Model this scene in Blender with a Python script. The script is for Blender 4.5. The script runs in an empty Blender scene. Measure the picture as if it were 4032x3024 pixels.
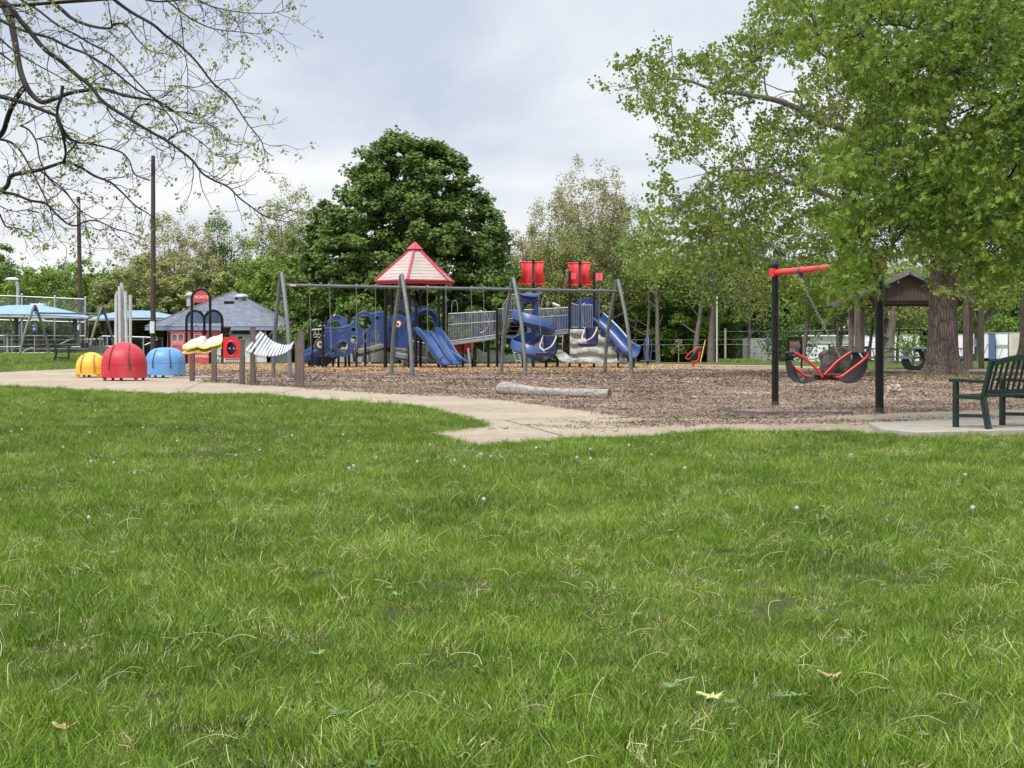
import bpy, math, random
import numpy as np
from mathutils import Vector, Matrix, noise as mnoise
from mathutils.geometry import tessellate_polygon, delaunay_2d_cdt
R = math.radians
sc = bpy.context.scene
COL = sc.collection

# ------------------------------------------------------------------ camera
F, CX, HZ, CAMZ = 5590.0, 2016.0, 1358.0, 1.1
cam_d = bpy.data.cameras.new('camera')
cam = bpy.data.objects.new('camera', cam_d)
COL.objects.link(cam)
cam.location = (0, 0, CAMZ)
cam.rotation_euler = (R(90), 0, 0)
cam_d.sensor_width = 36.0
cam_d.lens = 36.0 * F / 4032.0
cam_d.shift_y = -(1512.0 - HZ) / 4032.0
cam_d.clip_end = 2500
cam_d.dof.use_dof = False
sc.camera = cam

# ------------------------------------------------------------------ world
SUN_EL, SUN_AZ = 52.0, 215.0          # azimuth measured clockwise from +Y
w = bpy.data.worlds.new('World'); sc.world = w; w.use_nodes = True
nt = w.node_tree; nt.nodes.clear()
def WN(t, **k):
    n = nt.nodes.new(t)
    for a, b in k.items(): setattr(n, a, b)
    return n
sky = WN('ShaderNodeTexSky', sky_type='NISHITA', sun_disc=False)
sky.sun_elevation = R(SUN_EL); sky.sun_rotation = R(SUN_AZ)
sky.air_density = 1.4; sky.dust_density = 2.0
bg1 = WN('ShaderNodeBackground'); bg1.inputs[1].default_value = 0.08
nt.links.new(sky.outputs[0], bg1.inputs[0])
tc = WN('ShaderNodeTexCoord')
sep = WN('ShaderNodeSeparateXYZ'); nt.links.new(tc.outputs['Generated'], sep.inputs[0])
# cloud deck: project the direction on a flat layer so clouds flatten to the horizon
zz = WN('ShaderNodeMath', operation='ADD'); zz.inputs[1].default_value = 0.22
nt.links.new(sep.outputs[2], zz.inputs[0])
dx = WN('ShaderNodeMath', operation='DIVIDE'); nt.links.new(sep.outputs[0], dx.inputs[0]); nt.links.new(zz.outputs[0], dx.inputs[1])
dy = WN('ShaderNodeMath', operation='DIVIDE'); nt.links.new(sep.outputs[1], dy.inputs[0]); nt.links.new(zz.outputs[0], dy.inputs[1])
cmb = WN('ShaderNodeCombineXYZ'); nt.links.new(dx.outputs[0], cmb.inputs[0]); nt.links.new(dy.outputs[0], cmb.inputs[1]); cmb.inputs[2].default_value = 3.7
n1 = WN('ShaderNodeTexNoise'); n1.inputs['Scale'].default_value = 1.25; n1.inputs['Detail'].default_value = 5; n1.inputs['Roughness'].default_value = 0.5; n1.inputs['Distortion'].default_value = 0.5
nt.links.new(cmb.outputs[0], n1.inputs[0])
ramp = WN('ShaderNodeValToRGB'); nt.links.new(n1.outputs[0], ramp.inputs[0])
e = ramp.color_ramp.elements
e[0].position = 0.32; e[0].color = (0.50, 0.555, 0.665, 1)
e[1].position = 0.62; e[1].color = (0.82, 0.82, 0.83, 1)
m = e.new(0.47); m.color = (0.65, 0.69, 0.755, 1)
# overcast luminance: dimmer at the horizon, brighter towards the zenith
mr = WN('ShaderNodeMapRange'); nt.links.new(sep.outputs[2], mr.inputs[0])
mr.inputs[1].default_value = 0.26; mr.inputs[2].default_value = 0.9
mr.inputs[3].default_value = 1.0; mr.inputs[4].default_value = 2.5
bg2 = WN('ShaderNodeBackground'); nt.links.new(ramp.outputs[0], bg2.inputs[0]); nt.links.new(mr.outputs[0], bg2.inputs[1])
mix = WN('ShaderNodeMixShader'); mix.inputs[0].default_value = 0.93
nt.links.new(bg1.outputs[0], mix.inputs[1]); nt.links.new(bg2.outputs[0], mix.inputs[2])
out = WN('ShaderNodeOutputWorld'); nt.links.new(mix.outputs[0], out.inputs[0])
w.cycles.sampling_method = 'MANUAL'; w.cycles.sample_map_resolution = 512

sun_d = bpy.data.lights.new('sun', 'SUN'); sun_d.energy = 2.6; sun_d.angle = R(11); sun_d.color = (1.0, 0.955, 0.88)
sun = bpy.data.objects.new('sun', sun_d); COL.objects.link(sun)
az, el = R(SUN_AZ), R(SUN_EL)
sd = Vector((math.sin(az) * math.cos(el), math.cos(az) * math.cos(el), math.sin(el)))
sun.rotation_euler = sd.to_track_quat('Z', 'Y').to_euler()
sc.view_settings.view_transform = 'Standard'; sc.view_settings.look = 'None'
sc.view_settings.exposure = 0.33; sc.view_settings.gamma = 1.0
sc.cycles.max_bounces = 7; sc.cycles.transparent_max_bounces = 12
sc.cycles.diffuse_bounces = 3; sc.cycles.glossy_bounces = 2; sc.cycles.transmission_bounces = 3

# ------------------------------------------------------------------ terrain
def sm(t):
    t = min(1.0, max(0.0, t)); return t * t * (3 - 2 * t)
def gz(x, y):
    a = -x / y if y > 5 else 0
    z = 0.60 * sm((y - 44) / 22) * sm((a - .252) / .045) * (1 - .3 * sm((y - 70) / 12))
    if y > 90:
        z -= min(1.3, (y - 90) * .017)
        z -= 1.15 * sm((y - 93) / 8) * sm((-a - .05) / .02) * sm((.14 + a) / .02) * (1 - sm((y - 118) / 10))
    return z
def P(u, v, Y): return Vector(((u - CX) / F * Y, Y, CAMZ - (v - HZ) / F * Y))
def X(u, Y): return (u - CX) / F * Y
def G(u, v):
    """first point of the terrain seen through image position u, v"""
    Y = 3.0
    while Y < 140:
        p = P(u, v, Y)
        if p.z <= gz(p.x, p.y): break
        Y += .1
    return Vector((p.x, p.y, gz(p.x, p.y)))
def sY(h): return h

# ------------------------------------------------------------------ materials
MAT = {}
def L(c): return (c[0], c[1], c[2], 1)
def newmat(name):
    m = bpy.data.materials.new(name); m.use_nodes = True
    MAT[name] = m; nt = m.node_tree
    b = nt.nodes['Principled BSDF']
    return m, nt, b
def pm(name, c, c2=None, rough=.55, scale=6, bump=0, bscale=60, metal=0, spec=.5, stretch=(1, 1, 1), detail=5, lo=.35, hi=.65, coat=0, dirt=0.0, dirtcol=(.12, .10, .07)):
    """noise-varied paint / wood / plastic"""
    m, nt, b = newmat(name)
    if c2 is None: c2 = tuple(x * .8 for x in c)
    N = nt.nodes; K = nt.links
    tc = N.new('ShaderNodeTexCoord'); mp = N.new('ShaderNodeMapping'); mp.inputs['Scale'].default_value = stretch
    K.new(tc.outputs['Object'], mp.inputs[0])
    n = N.new('ShaderNodeTexNoise'); n.inputs['Scale'].default_value = scale; n.inputs['Detail'].default_value = detail
    n.inputs['Roughness'].default_value = .6
    K.new(mp.outputs[0], n.inputs[0])
    r = N.new('ShaderNodeValToRGB'); K.new(n.outputs[0], r.inputs[0])
    r.color_ramp.elements[0].position = lo; r.color_ramp.elements[0].color = L(c2)
    r.color_ramp.elements[1].position = hi; r.color_ramp.elements[1].color = L(c)
    col = r.outputs[0]
    if dirt:
        n3 = N.new('ShaderNodeTexNoise'); n3.inputs['Scale'].default_value = scale * .35; n3.inputs['Detail'].default_value = 8
        n3.inputs['Roughness'].default_value = .75
        K.new(tc.outputs['Object'], n3.inputs[0])
        mr = N.new('ShaderNodeMapRange'); K.new(n3.outputs[0], mr.inputs[0]); mr.inputs[1].default_value = .5; mr.inputs[2].default_value = .75
        mr.inputs[4].default_value = dirt
        mx = N.new('ShaderNodeMix'); mx.data_type = 'RGBA'; K.new(mr.outputs[0], mx.inputs[0]); K.new(col, mx.inputs[6]); mx.inputs[7].default_value = L(dirtcol)
        col = mx.outputs[2]
    K.new(col, b.inputs['Base Color'])
    b.inputs['Roughness'].default_value = rough; b.inputs['Metallic'].default_value = metal
    b.inputs['Specular IOR Level'].default_value = spec; b.inputs['Coat Weight'].default_value = coat
    if bump:
        n2 = N.new('ShaderNodeTexNoise'); n2.inputs['Scale'].default_value = bscale; n2.inputs['Detail'].default_value = 4
        K.new(mp.outputs[0], n2.inputs[0])
        bp = N.new('ShaderNodeBump'); bp.inputs['Strength'].default_value = bump; bp.inputs['Distance'].default_value = .02
        K.new(n2.outputs[0], bp.inputs['Height']); K.new(bp.outputs[0], b.inputs['Normal'])
    return m
def leafmat(name, cd, cl, trans=.35, rough=.55, yellow=None, patch=.5, pscale=.5):
    """leaf: colour by per-leaf random value and a slow noise; part of the light passes through"""
    m, nt, b = newmat(name); N = nt.nodes; K = nt.links
    at = N.new('ShaderNodeAttribute'); at.attribute_name = 'rnd'
    geo = N.new('ShaderNodeNewGeometry')
    n = N.new('ShaderNodeTexNoise'); n.inputs['Scale'].default_value = pscale; n.inputs['Detail'].default_value = 3
    K.new(geo.outputs['Position'], n.inputs[0])
    s = N.new('ShaderNodeMapRange'); K.new(n.outputs[0], s.inputs[0]); s.inputs[1].default_value = .3; s.inputs[2].default_value = .7
    mxv = N.new('ShaderNodeMix'); mxv.data_type = 'FLOAT'; mxv.inputs[0].default_value = patch
    K.new(at.outputs['Fac'], mxv.inputs[2]); K.new(s.outputs[0], mxv.inputs[3])
    r = N.new('ShaderNodeValToRGB'); K.new(mxv.outputs[0], r.inputs[0])
    r.color_ramp.elements[0].position = .1; r.color_ramp.elements[0].color = L(cd)
    r.color_ramp.elements[1].position = .8; r.color_ramp.elements[1].color = L(cl)
    if yellow: q = r.color_ramp.elements.new(.95); q.color = L(yellow)
    K.new(r.outputs[0], b.inputs['Base Color']); b.inputs['Roughness'].default_value = rough
    b.inputs['Specular IOR Level'].default_value = .3
    tr = N.new('ShaderNodeBsdfTranslucent'); K.new(r.outputs[0], tr.inputs[0])
    mx = N.new('ShaderNodeMixShader'); mx.inputs[0].default_value = trans
    K.new(b.outputs[0], mx.inputs[1]); K.new(tr.outputs[0], mx.inputs[2])
    K.new(mx.outputs[0], N['Material Output'].inputs[0])
    return m

# ------------------------------------------------------------------ objects
ORG = {}
def org(o):
    return ORG.get(o.name, Vector((0, 0, 0)))
def tag(o, label=None, cat=None, group=None, kind=None):
    if label: o['label'] = label
    if cat: o['category'] = cat
    if group: o['group'] = group
    if kind: o['kind'] = kind
    return o
def root(name, loc, label, cat, group=None):
    o = bpy.data.objects.new(name, None); COL.objects.link(o)
    o.location = loc; o.empty_display_size = .2; ORG[o.name] = Vector(loc)
    return tag(o, label, cat, group)
def copy_tree(o, loc=None, rz=None, label=None, scale=None):
    def cp(o, par):
        c = o.copy(); COL.objects.link(c); c.parent = par
        for ch in list(o.children): cp(ch, c)
        return c
    c = cp(o, None)
    if loc is not None: c.location = loc; ORG[c.name] = Vector(loc)
    if rz is not None: c.rotation_euler = (0, 0, rz)
    if scale is not None: c.scale = (scale,) * 3 if not hasattr(scale, '__len__') else scale
    if label: c['label'] = label
    return c

class MB:
    def __init__(s): s.v = []; s.f = []; s.mi = []; s.cur = 0
    def add(s, vs, fs):
        k = len(s.v); s.v += [tuple(v) for v in vs]
        s.f += [tuple(i + k for i in f) for f in fs]; s.mi += [s.cur] * len(fs)
        return s
    def box(s, c, size, rot=None):
        c = Vector(c); hx, hy, hz = size[0] / 2, size[1] / 2, size[2] / 2
        vs = [Vector((x, y, z)) for x in (-hx, hx) for y in (-hy, hy) for z in (-hz, hz)]
        if rot is not None: vs = [rot @ v for v in vs]
        return s.add([c + v for v in vs], [(0, 1, 3, 2), (4, 6, 7, 5), (0, 4, 5, 1), (2, 3, 7, 6), (0, 2, 6, 4), (1, 5, 7, 3)])
    def beam(s, a, b, wd, th, up=(0, 0, 1)):
        """rectangular bar from a to b, wd across, th along up"""
        a = Vector(a); b = Vector(b); d = (b - a); ln = d.length; d.normalize()
        up = Vector(up); sd = d.cross(up)
        if sd.length < 1e-4: sd = d.cross(Vector((0, 1, 0)))
        sd.normalize(); u = sd.cross(d)
        M = Matrix((d, sd, u)).transposed()
        return s.box((a + b) / 2, (ln, wd, th), M)
    def tube(s, pts, r, n=8, caps=True, closed=False):
        pts = [Vector(p) for p in pts]; m = len(pts)
        rr = [r] * m if not hasattr(r, '__len__') else list(r)
        tang = []
        for i in range(m):
            if closed: d = pts[(i + 1) % m] - pts[i - 1]
            else: d = pts[min(i + 1, m - 1)] - pts[max(i - 1, 0)]
            if d.length < 1e-9: d = Vector((0, 0, 1))
            tang.append(d.normalized())
        ref = Vector((0, 0, 1)) if abs(tang[0].z) < .9 else Vector((1, 0, 0))
        nx = tang[0].cross(ref).normalized(); vs = []
        for i in range(m):
            t = tang[i]; nx = (nx - t * nx.dot(t))
            if nx.length < 1e-6: nx = t.orthogonal()
            nx.normalize(); ny = t.cross(nx)
            for k in range(n):
                a = 2 * math.pi * k / n
                vs.append(pts[i] + (nx * math.cos(a) + ny * math.sin(a)) * rr[i])
        fs = []
        for i in range(m if closed else m - 1):
            j = (i + 1) % m
            for k in range(n):
                l = (k + 1) % n; fs.append((i * n + k, i * n + l, j * n + l, j * n + k))
        if caps and not closed:
            fs.append(tuple(range(n))[::-1]); fs.append(tuple((m - 1) * n + k for k in range(n)))
        return s.add(vs, fs)
    def lathe(s, prof, c=(0, 0, 0), n=24, M=None, sx=1, sy=1):
        c = Vector(c); vs = []; fs = []; m = len(prof)
        for r, z in prof:
            for k in range(n):
                a = 2 * math.pi * k / n; v = Vector((r * math.cos(a) * sx, r * math.sin(a) * sy, z))
                if M is not None: v = M @ v
                vs.append(c + v)
        for i in range(m - 1):
            for k in range(n):
                l = (k + 1) % n; fs.append((i * n + k, i * n + l, (i + 1) * n + l, (i + 1) * n + k))
        if prof[0][0] > 1e-5: fs.append(tuple(range(n))[::-1])
        if prof[-1][0] > 1e-5: fs.append(tuple((m - 1) * n + k for k in range(n)))
        return s.add(vs, fs)
    def plate(s, loops, o, ax, ay, th):
        """flat plate with holes: loops of 2-D points (first is the outline), frame o, ax, ay, thickness th along ax x ay"""
        o = Vector(o); ax = Vector(ax).normalized(); ay = Vector(ay).normalized(); az = ax.cross(ay)
        fl = [p for lp in loops for p in lp]; n = len(fl)
        tris = tessellate_polygon([[Vector((p[0], p[1], 0)) for p in lp] for lp in loops])
        vs = [o + ax * p[0] + ay * p[1] - az * (th / 2) for p in fl] + [o + ax * p[0] + ay * p[1] + az * (th / 2) for p in fl]
        fs = []
        for t in tris:
            a, b, c = t
            A, B, C = fl[a], fl[b], fl[c]
            if (B[0] - A[0]) * (C[1] - A[1]) - (B[1] - A[1]) * (C[0] - A[0]) < 0: b, c = c, b
            fs.append((a + n, b + n, c + n)); fs.append((c, b, a))
        k = 0
        for lp in loops:
            m = len(lp)
            for i in range(m):
                j = (i + 1) % m; fs.append((k + i, k + j, k + j + n, k + i + n))
            k += m
        return s.add(vs, fs)
    def sweep(s, path, secs, ups, closed_sec=True):
        """cross-section polygons (x across, y along up) along a path"""
        m = len(path); n = len(secs[0]); vs = []
        for i in range(m):
            t = (Vector(path[min(i + 1, m - 1)]) - Vector(path[max(i - 1, 0)])).normalized()
            u = Vector(ups[i]); sd = t.cross(u).normalized(); u = sd.cross(t).normalized()
            for x, y in secs[i]: vs.append(Vector(path[i]) + sd * x + u * y)
        fs = []
        for i in range(m - 1):
            for k in range(n):
                l = (k + 1) % n; fs.append((i * n + k, i * n + l, (i + 1) * n + l, (i + 1) * n + k))
        fs.append(tuple(range(n))[::-1]); fs.append(tuple((m - 1) * n + k for k in range(n)))
        return s.add(vs, fs)
    def build(s, name, mat, parent=None, smooth=None, bevel=0, loc=None, **tg):
        me = bpy.data.meshes.new(name)
        off = org(parent) if parent else (Vector(loc) if loc is not None else Vector((0, 0, 0)))
        me.from_pydata([(v[0] - off[0], v[1] - off[1], v[2] - off[2]) for v in s.v], [], s.f)
        mats = mat if isinstance(mat, (list, tuple)) else [mat]
        for m in mats: me.materials.append(MAT[m])
        if len(mats) > 1: me.polygons.foreach_set('material_index', s.mi)
        me.update(); me.validate(); fixn(me)
        o = bpy.data.objects.new(name, me); COL.objects.link(o)
        if parent: o.parent = parent; ORG[o.name] = off
        else:
            o.location = off; ORG[o.name] = off
        if smooth:
            me.polygons.foreach_set('use_smooth', [True] * len(me.polygons))
            try: me.set_sharp_from_angle(angle=R(smooth))
            except Exception: pass
        if bevel:
            b = o.modifiers.new('bevel', 'BEVEL'); b.width = bevel; b.segments = 2; b.limit_method = 'ANGLE'
        tag(o, **tg)
        return o
import bmesh
def fixn(me):
    if len(me.polygons) > 60000: return
    bm = bmesh.new(); bm.from_mesh(me); bmesh.ops.recalc_face_normals(bm, faces=bm.faces); bm.to_mesh(me); bm.free()
def circ(cx, cy, r, n=24, ry=None):
    ry = ry or r
    return [(cx + r * math.cos(2 * math.pi * k / n), cy + ry * math.sin(2 * math.pi * k / n)) for k in range(n)]
def smooth_pts(pts, k=4, closed=False):
    """Catmull-Rom resample"""
    pts = [Vector(p) for p in pts]; n = len(pts); out = []
    for i in range(n if closed else n - 1):
        if closed: p0, p1, p2, p3 = pts[i - 1], pts[i], pts[(i + 1) % n], pts[(i + 2) % n]
        else: p0, p1, p2, p3 = pts[max(i - 1, 0)], pts[i], pts[i + 1], pts[min(i + 2, n - 1)]
        for j in range(k):
            t = j / k
            out.append(.5 * ((2 * p1) + (p2 - p0) * t + (2 * p0 - 5 * p1 + 4 * p2 - p3) * t * t + (3 * p1 - p0 - 3 * p2 + p3) * t ** 3))
    if not closed: out.append(pts[-1])
    return out
def rotz(a): return Matrix.Rotation(a, 3, 'Z')
def text_part(name, txt, size, o, ax, ay, mat, parent, align='CENTER', depth=.004, spacing=1.0):
    cu = bpy.data.curves.new(name, 'FONT'); cu.body = txt; cu.size = size; cu.extrude = depth; cu.offset = size * .03
    cu.align_x = align; cu.align_y = 'CENTER'; cu.space_character = spacing
    ob = bpy.data.objects.new('tmp_text', cu)
    me = bpy.data.meshes.new_from_object(ob); bpy.data.objects.remove(ob)
    ax = Vector(ax).normalized(); ay = Vector(ay).normalized(); az = ax.cross(ay)
    off = org(parent)
    for v in me.vertices: v.co = Vector(o) + ax * v.co.x + ay * v.co.y + az * v.co.z - off
    me.materials.append(MAT[mat])
    t = bpy.data.objects.new(name, me); COL.objects.link(t); t.parent = parent; ORG[t.name] = off
    return t

# ------------------------------------------------------------------ leaves (numpy)
LEAF = {
 'oval': np.array([(0, 0), (.32, .3), (.3, .7), (0, 1), (-.3, .7), (-.32, .3)], float),
 'kite': np.array([(0, 0), (.34, .45), (0, 1), (-.34, .45)], float),
 'heart': np.array([(0, 0), (.38, .05), (.5, .45), (0, 1), (-.5, .45), (-.38, .05)], float),
 'oak': np.array([(0, 0), (.05, .2), (.42, .1), (.09, .4), (.56, .55), (.09, .62), (.3, .95), (0, 1.05),
                  (-.3, .95), (-.09, .62), (-.56, .55), (-.09, .4), (-.42, .1), (-.05, .2)], float)}
def leaves(name, pos, out_dir, size, shape, mat, parent, rng, up=.6, rand=.8, rnd=None, droop=.3, loc=None, **tg):
    pos = np.asarray(pos, float); n = len(pos)
    off = org(parent) if parent else (Vector(loc) if loc is not None else Vector((0, 0, 0)))
    nr = out_dir * .5 + np.array([0, 0, up]) + rng.normal(0, rand, (n, 3))
    nr /= np.linalg.norm(nr, axis=1)[:, None] + 1e-9
    t = rng.normal(0, 1, (n, 3)) + np.array([0, 0, -droop * 2]) + out_dir * .4
    t -= nr * (t * nr).sum(1)[:, None]; t /= np.linalg.norm(t, axis=1)[:, None] + 1e-9
    b = np.cross(nr, t)
    T = LEAF[shape]; m = len(T)
    sz = (np.full(n, size) if np.isscalar(size) else size) * rng.uniform(.65, 1.25, n)
    co = pos[:, None, :] + (b[:, None, :] * T[None, :, 0:1] + t[:, None, :] * T[None, :, 1:2] - nr[:, None, :] * (np.abs(T[None, :, 0:1]) * .35)) * sz[:, None, None]
    co = co.reshape(-1, 3) - np.array(off)
    me = bpy.data.meshes.new(name)
    me.vertices.add(n * m); me.vertices.foreach_set('co', co.ravel())
    me.loops.add(n * m); me.loops.foreach_set('vertex_index', np.arange(n * m, dtype=np.int32))
    me.polygons.add(n); me.polygons.foreach_set('loop_start', np.arange(0, n * m, m, dtype=np.int32))
    me.update(calc_edges=True)
    a = me.attributes.new('rnd', 'FLOAT', 'POINT')
    rv = rng.uniform(0, 1, n) if rnd is None else rnd
    a.data.foreach_set('value', np.repeat(rv, m).astype(np.float32))
    me.materials.append(MAT[mat])
    o = bpy.data.objects.new(name, me); COL.objects.link(o)
    if parent: o.parent = parent
    else: o.location = off
    ORG[o.name] = off
    return tag(o, **tg)
# ================================================================== ground
def groundmat(name, cols, scales, rough=.95, bump=.4, bscale=40, extra=None, stretch=(1, 1, 1)):
    """three-scale noise of world position through a ramp of colours"""
    m, nt, b = newmat(name); N = nt.nodes; K = nt.links
    geo = N.new('ShaderNodeNewGeometry')
    mp = N.new('ShaderNodeMapping'); mp.inputs['Scale'].default_value = stretch; K.new(geo.outputs['Position'], mp.inputs[0])
    acc = None
    for i, (s, wgt) in enumerate(scales):
        n = N.new('ShaderNodeTexNoise'); n.inputs['Scale'].default_value = s; n.inputs['Detail'].default_value = 6; n.inputs['Roughness'].default_value = .65
        K.new(mp.outputs[0], n.inputs[0])
        mu = N.new('ShaderNodeMath'); mu.operation = 'MULTIPLY'; mu.inputs[1].default_value = wgt; K.new(n.outputs[0], mu.inputs[0])
        if acc is None: acc = mu
        else:
            ad = N.new('ShaderNodeMath'); ad.operation = 'ADD'; K.new(acc.outputs[0], ad.inputs[0]); K.new(mu.outputs[0], ad.inputs[1]); acc = ad
    r = N.new('ShaderNodeValToRGB'); K.new(acc.outputs[0], r.inputs[0])
    el = r.color_ramp.elements
    el[0].position = cols[0][0]; el[0].color = L(cols[0][1]); el[1].position = cols[-1][0]; el[1].color = L(cols[-1][1])
    for p, c in cols[1:-1]: q = el.new(p); q.color = L(c)
    K.new(r.outputs[0], b.inputs['Base Color']); b.inputs['Roughness'].default_value = rough; b.inputs['Specular IOR Level'].default_value = .15
    n2 = N.new('ShaderNodeTexNoise'); n2.inputs['Scale'].default_value = bscale; n2.inputs['Detail'].default_value = 6; K.new(mp.outputs[0], n2.inputs[0])
    bp = N.new('ShaderNodeBump'); bp.inputs['Strength'].default_value = bump; bp.inputs['Distance'].default_value = .04
    K.new(n2.outputs[0], bp.inputs['Height']); K.new(bp.outputs[0], b.inputs['Normal'])
    return m, nt, b, r, geo
groundmat('lawn_soil', [(.36, (.035, .04, .016)), (.5, (.085, .115, .03)), (.62, (.21, .21, .09))], [(.5, .15), (6, .25), (90, .6)], bump=1, bscale=120)
groundmat('mulch', [(.34, (.075, .048, .036)), (.45, (.20, .135, .10)), (.54, (.33, .245, .19)), (.66, (.47, .37, .30))], [(.5, .26), (7, .28), (38, .46)], bump=1.0, bscale=35, stretch=(1, .45, 1))
groundmat('fresh_mulch', [(.36, (.24, .15, .075)), (.5, (.42, .275, .145)), (.66, (.56, .41, .25))], [(.8, .25), (8, .3), (35, .45)], bump=1.0, bscale=35, stretch=(1, .45, 1))
# concrete
mm, nt_, b_, r_, geo_ = groundmat('concrete', [(.34, (.19, .15, .11)), (.48, (.32, .265, .20)), (.62, (.40, .34, .265))], [(.35, .35), (3, .35), (25, .3)], bump=.25, bscale=80)
groundmat('pad_concrete', [(.34, (.25, .225, .19)), (.48, (.38, .35, .305)), (.64, (.45, .42, .37))], [(.5, .3), (4, .35), (30, .35)], bump=.25, bscale=80)

# base terrain
def terrain():
    xs = list(np.arange(-60, 60.1, 1.0)); xs = [-900, -500, -250, -120, -80] + xs + [80, 120, 250, 500, 900]
    ys = [-60, -20, -5] + list(np.arange(0, 130.1, 1.0)) + [140, 160, 200, 280, 400, 700, 1200]
    vs = []; fs = []
    for y in ys:
        for x in xs: vs.append((x, y, gz(x, y) if y > 1 else 0))
    n = len(xs)
    for j in range(len(ys) - 1):
        for i in range(n - 1): fs.append((j * n + i, j * n + i + 1, (j + 1) * n + i + 1, (j + 1) * n + i))
    mb = MB(); mb.add(vs, fs)
    return mb.build('ground', 'lawn_soil', smooth=60, kind='structure')
terrain()
def inside(px, py, poly):
    """vectorised point in polygon"""
    px = np.asarray(px); py = np.asarray(py); r = np.zeros(px.shape, bool); n = len(poly)
    for i in range(n):
        x1, y1 = poly[i][0], poly[i][1]; x2, y2 = poly[i - 1][0], poly[i - 1][1]
        if y1 == y2: continue
        c = ((y1 > py) != (y2 > py)) & (px < (x2 - x1) * (py - y1) / (y2 - y1) + x1)
        r ^= c
    return r
def drape(name, img, mat, dz, step=2.0, wig=0, label=None, kind='structure'):
    """sheet following the terrain inside an outline seen at the given image points"""
    pl = [G(u, v) for u, v in img]
    pts = []
    rnd = random.Random(5)
    for i in range(len(pl)):
        a, b = pl[i], pl[(i + 1) % len(pl)]; k = max(1, min(60, int((b - a).length / (step * .5))))
        for j in range(k):
            q = a.lerp(b, j / k)
            pts.append(Vector((q.x + rnd.uniform(-wig, wig), q.y + rnd.uniform(-wig, wig) * 2)))
    m = len(pts); edges = [(i, (i + 1) % m) for i in range(m)]
    x0 = min(p.x for p in pts); x1 = max(p.x for p in pts); y0 = min(p.y for p in pts); y1 = max(p.y for p in pts)
    gx, gy = np.meshgrid(np.arange(x0, x1, step), np.arange(y0, y1, step)); gx = gx.ravel(); gy = gy.ravel()
    ins = inside(gx, gy, pts)
    allp = pts + [Vector((a, b)) for a, b in zip(gx[ins], gy[ins])]
    r = delaunay_2d_cdt(allp, edges, [], 0, 1e-4)
    vv, ff = r[0], r[2]
    cx = [sum(vv[i].x for i in f) / len(f) for f in ff]; cy = [sum(vv[i].y for i in f) / len(f) for f in ff]
    ok = inside(cx, cy, pts)
    mb = MB(); fs = []
    for f, k in zip(ff, ok):
        if not k: continue
        a, b, c = vv[f[0]], vv[f[1]], vv[f[2]]
        if (b - a).cross(c - a) < 0: f = f[::-1]
        fs.append(f)
    mb.add([(p.x, p.y, gz(p.x, p.y) + dz) for p in vv], fs)
    me = mb.build(name, mat, kind=kind)
    return me, [(p.x, p.y) for p in pts]
BACK = [(830, 1506), (949, 1514), (999, 1519), (1187, 1529), (1446, 1548), (1873, 1570), (1996, 1581), (2213, 1610), (2430, 1641), (2524, 1653), (2800, 1656), (2980, 1656), (3250, 1646), (3580, 1630), (4032, 1614), (4700, 1596)]
FRONT = [(0, 1523), (253, 1533), (297, 1539), (683, 1555), (1012, 1553), (1202, 1574), (1468, 1593), (1634, 1602), (1706, 1617), (1779, 1637), (1851, 1651), (1900, 1671), (1918, 1681), (1851, 1690), (1696, 1708), (1780, 1740), (1851, 1766), (1923, 1755), (2213, 1741), (2242, 1729), (2538, 1725), (2800, 1703), (3000, 1705), (3354, 1702), (3432, 1716), (3611, 1728), (4032, 1720), (4700, 1706)]
path_img = [(-500, 1512)] + FRONT + [(4700, 1592)] + BACK[::-1] + [(817, 1486), (767, 1484), (700, 1480), (640, 1441), (560, 1444), (304, 1454), (152, 1460), (0, 1468), (-500, 1484)]
path_ob, PATHPOLY = drape('path', path_img, 'concrete', .016, 2.0, .015)
mulch_img = [(700, 1482), (760, 1490), (825, 1490)] + [(u, v + 1) for u, v in BACK] + [(4700, 1470), (3580, 1466), (3066, 1446), (2500, 1437), (1200, 1434.5), (729, 1434), (640, 1441)]
mulch_ob, MULCHPOLY = drape('mulch_ground', mulch_img, 'mulch', .008, 2.5, .05)
fresh_img = [(690, 1470), (1000, 1466), (1500, 1470), (1900, 1466), (2300, 1462), (2700, 1452), (2950, 1446), (2500, 1438), (1200, 1435.5), (732, 1435), (650, 1442)]
fresh_ob, FRESHPOLY = drape('fresh_mulch_ground', fresh_img, 'fresh_mulch', .012, 3, .35)
drape('far_path', [(729, 1433.8), (1200, 1434.2), (2500, 1436.5), (3066, 1445.5), (3580, 1465.5), (4700, 1469), (4700, 1451), (3580, 1455), (3064, 1441), (2500, 1434.6), (1200, 1432.6), (729, 1432.4)], 'concrete', .02, 4)
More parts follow.
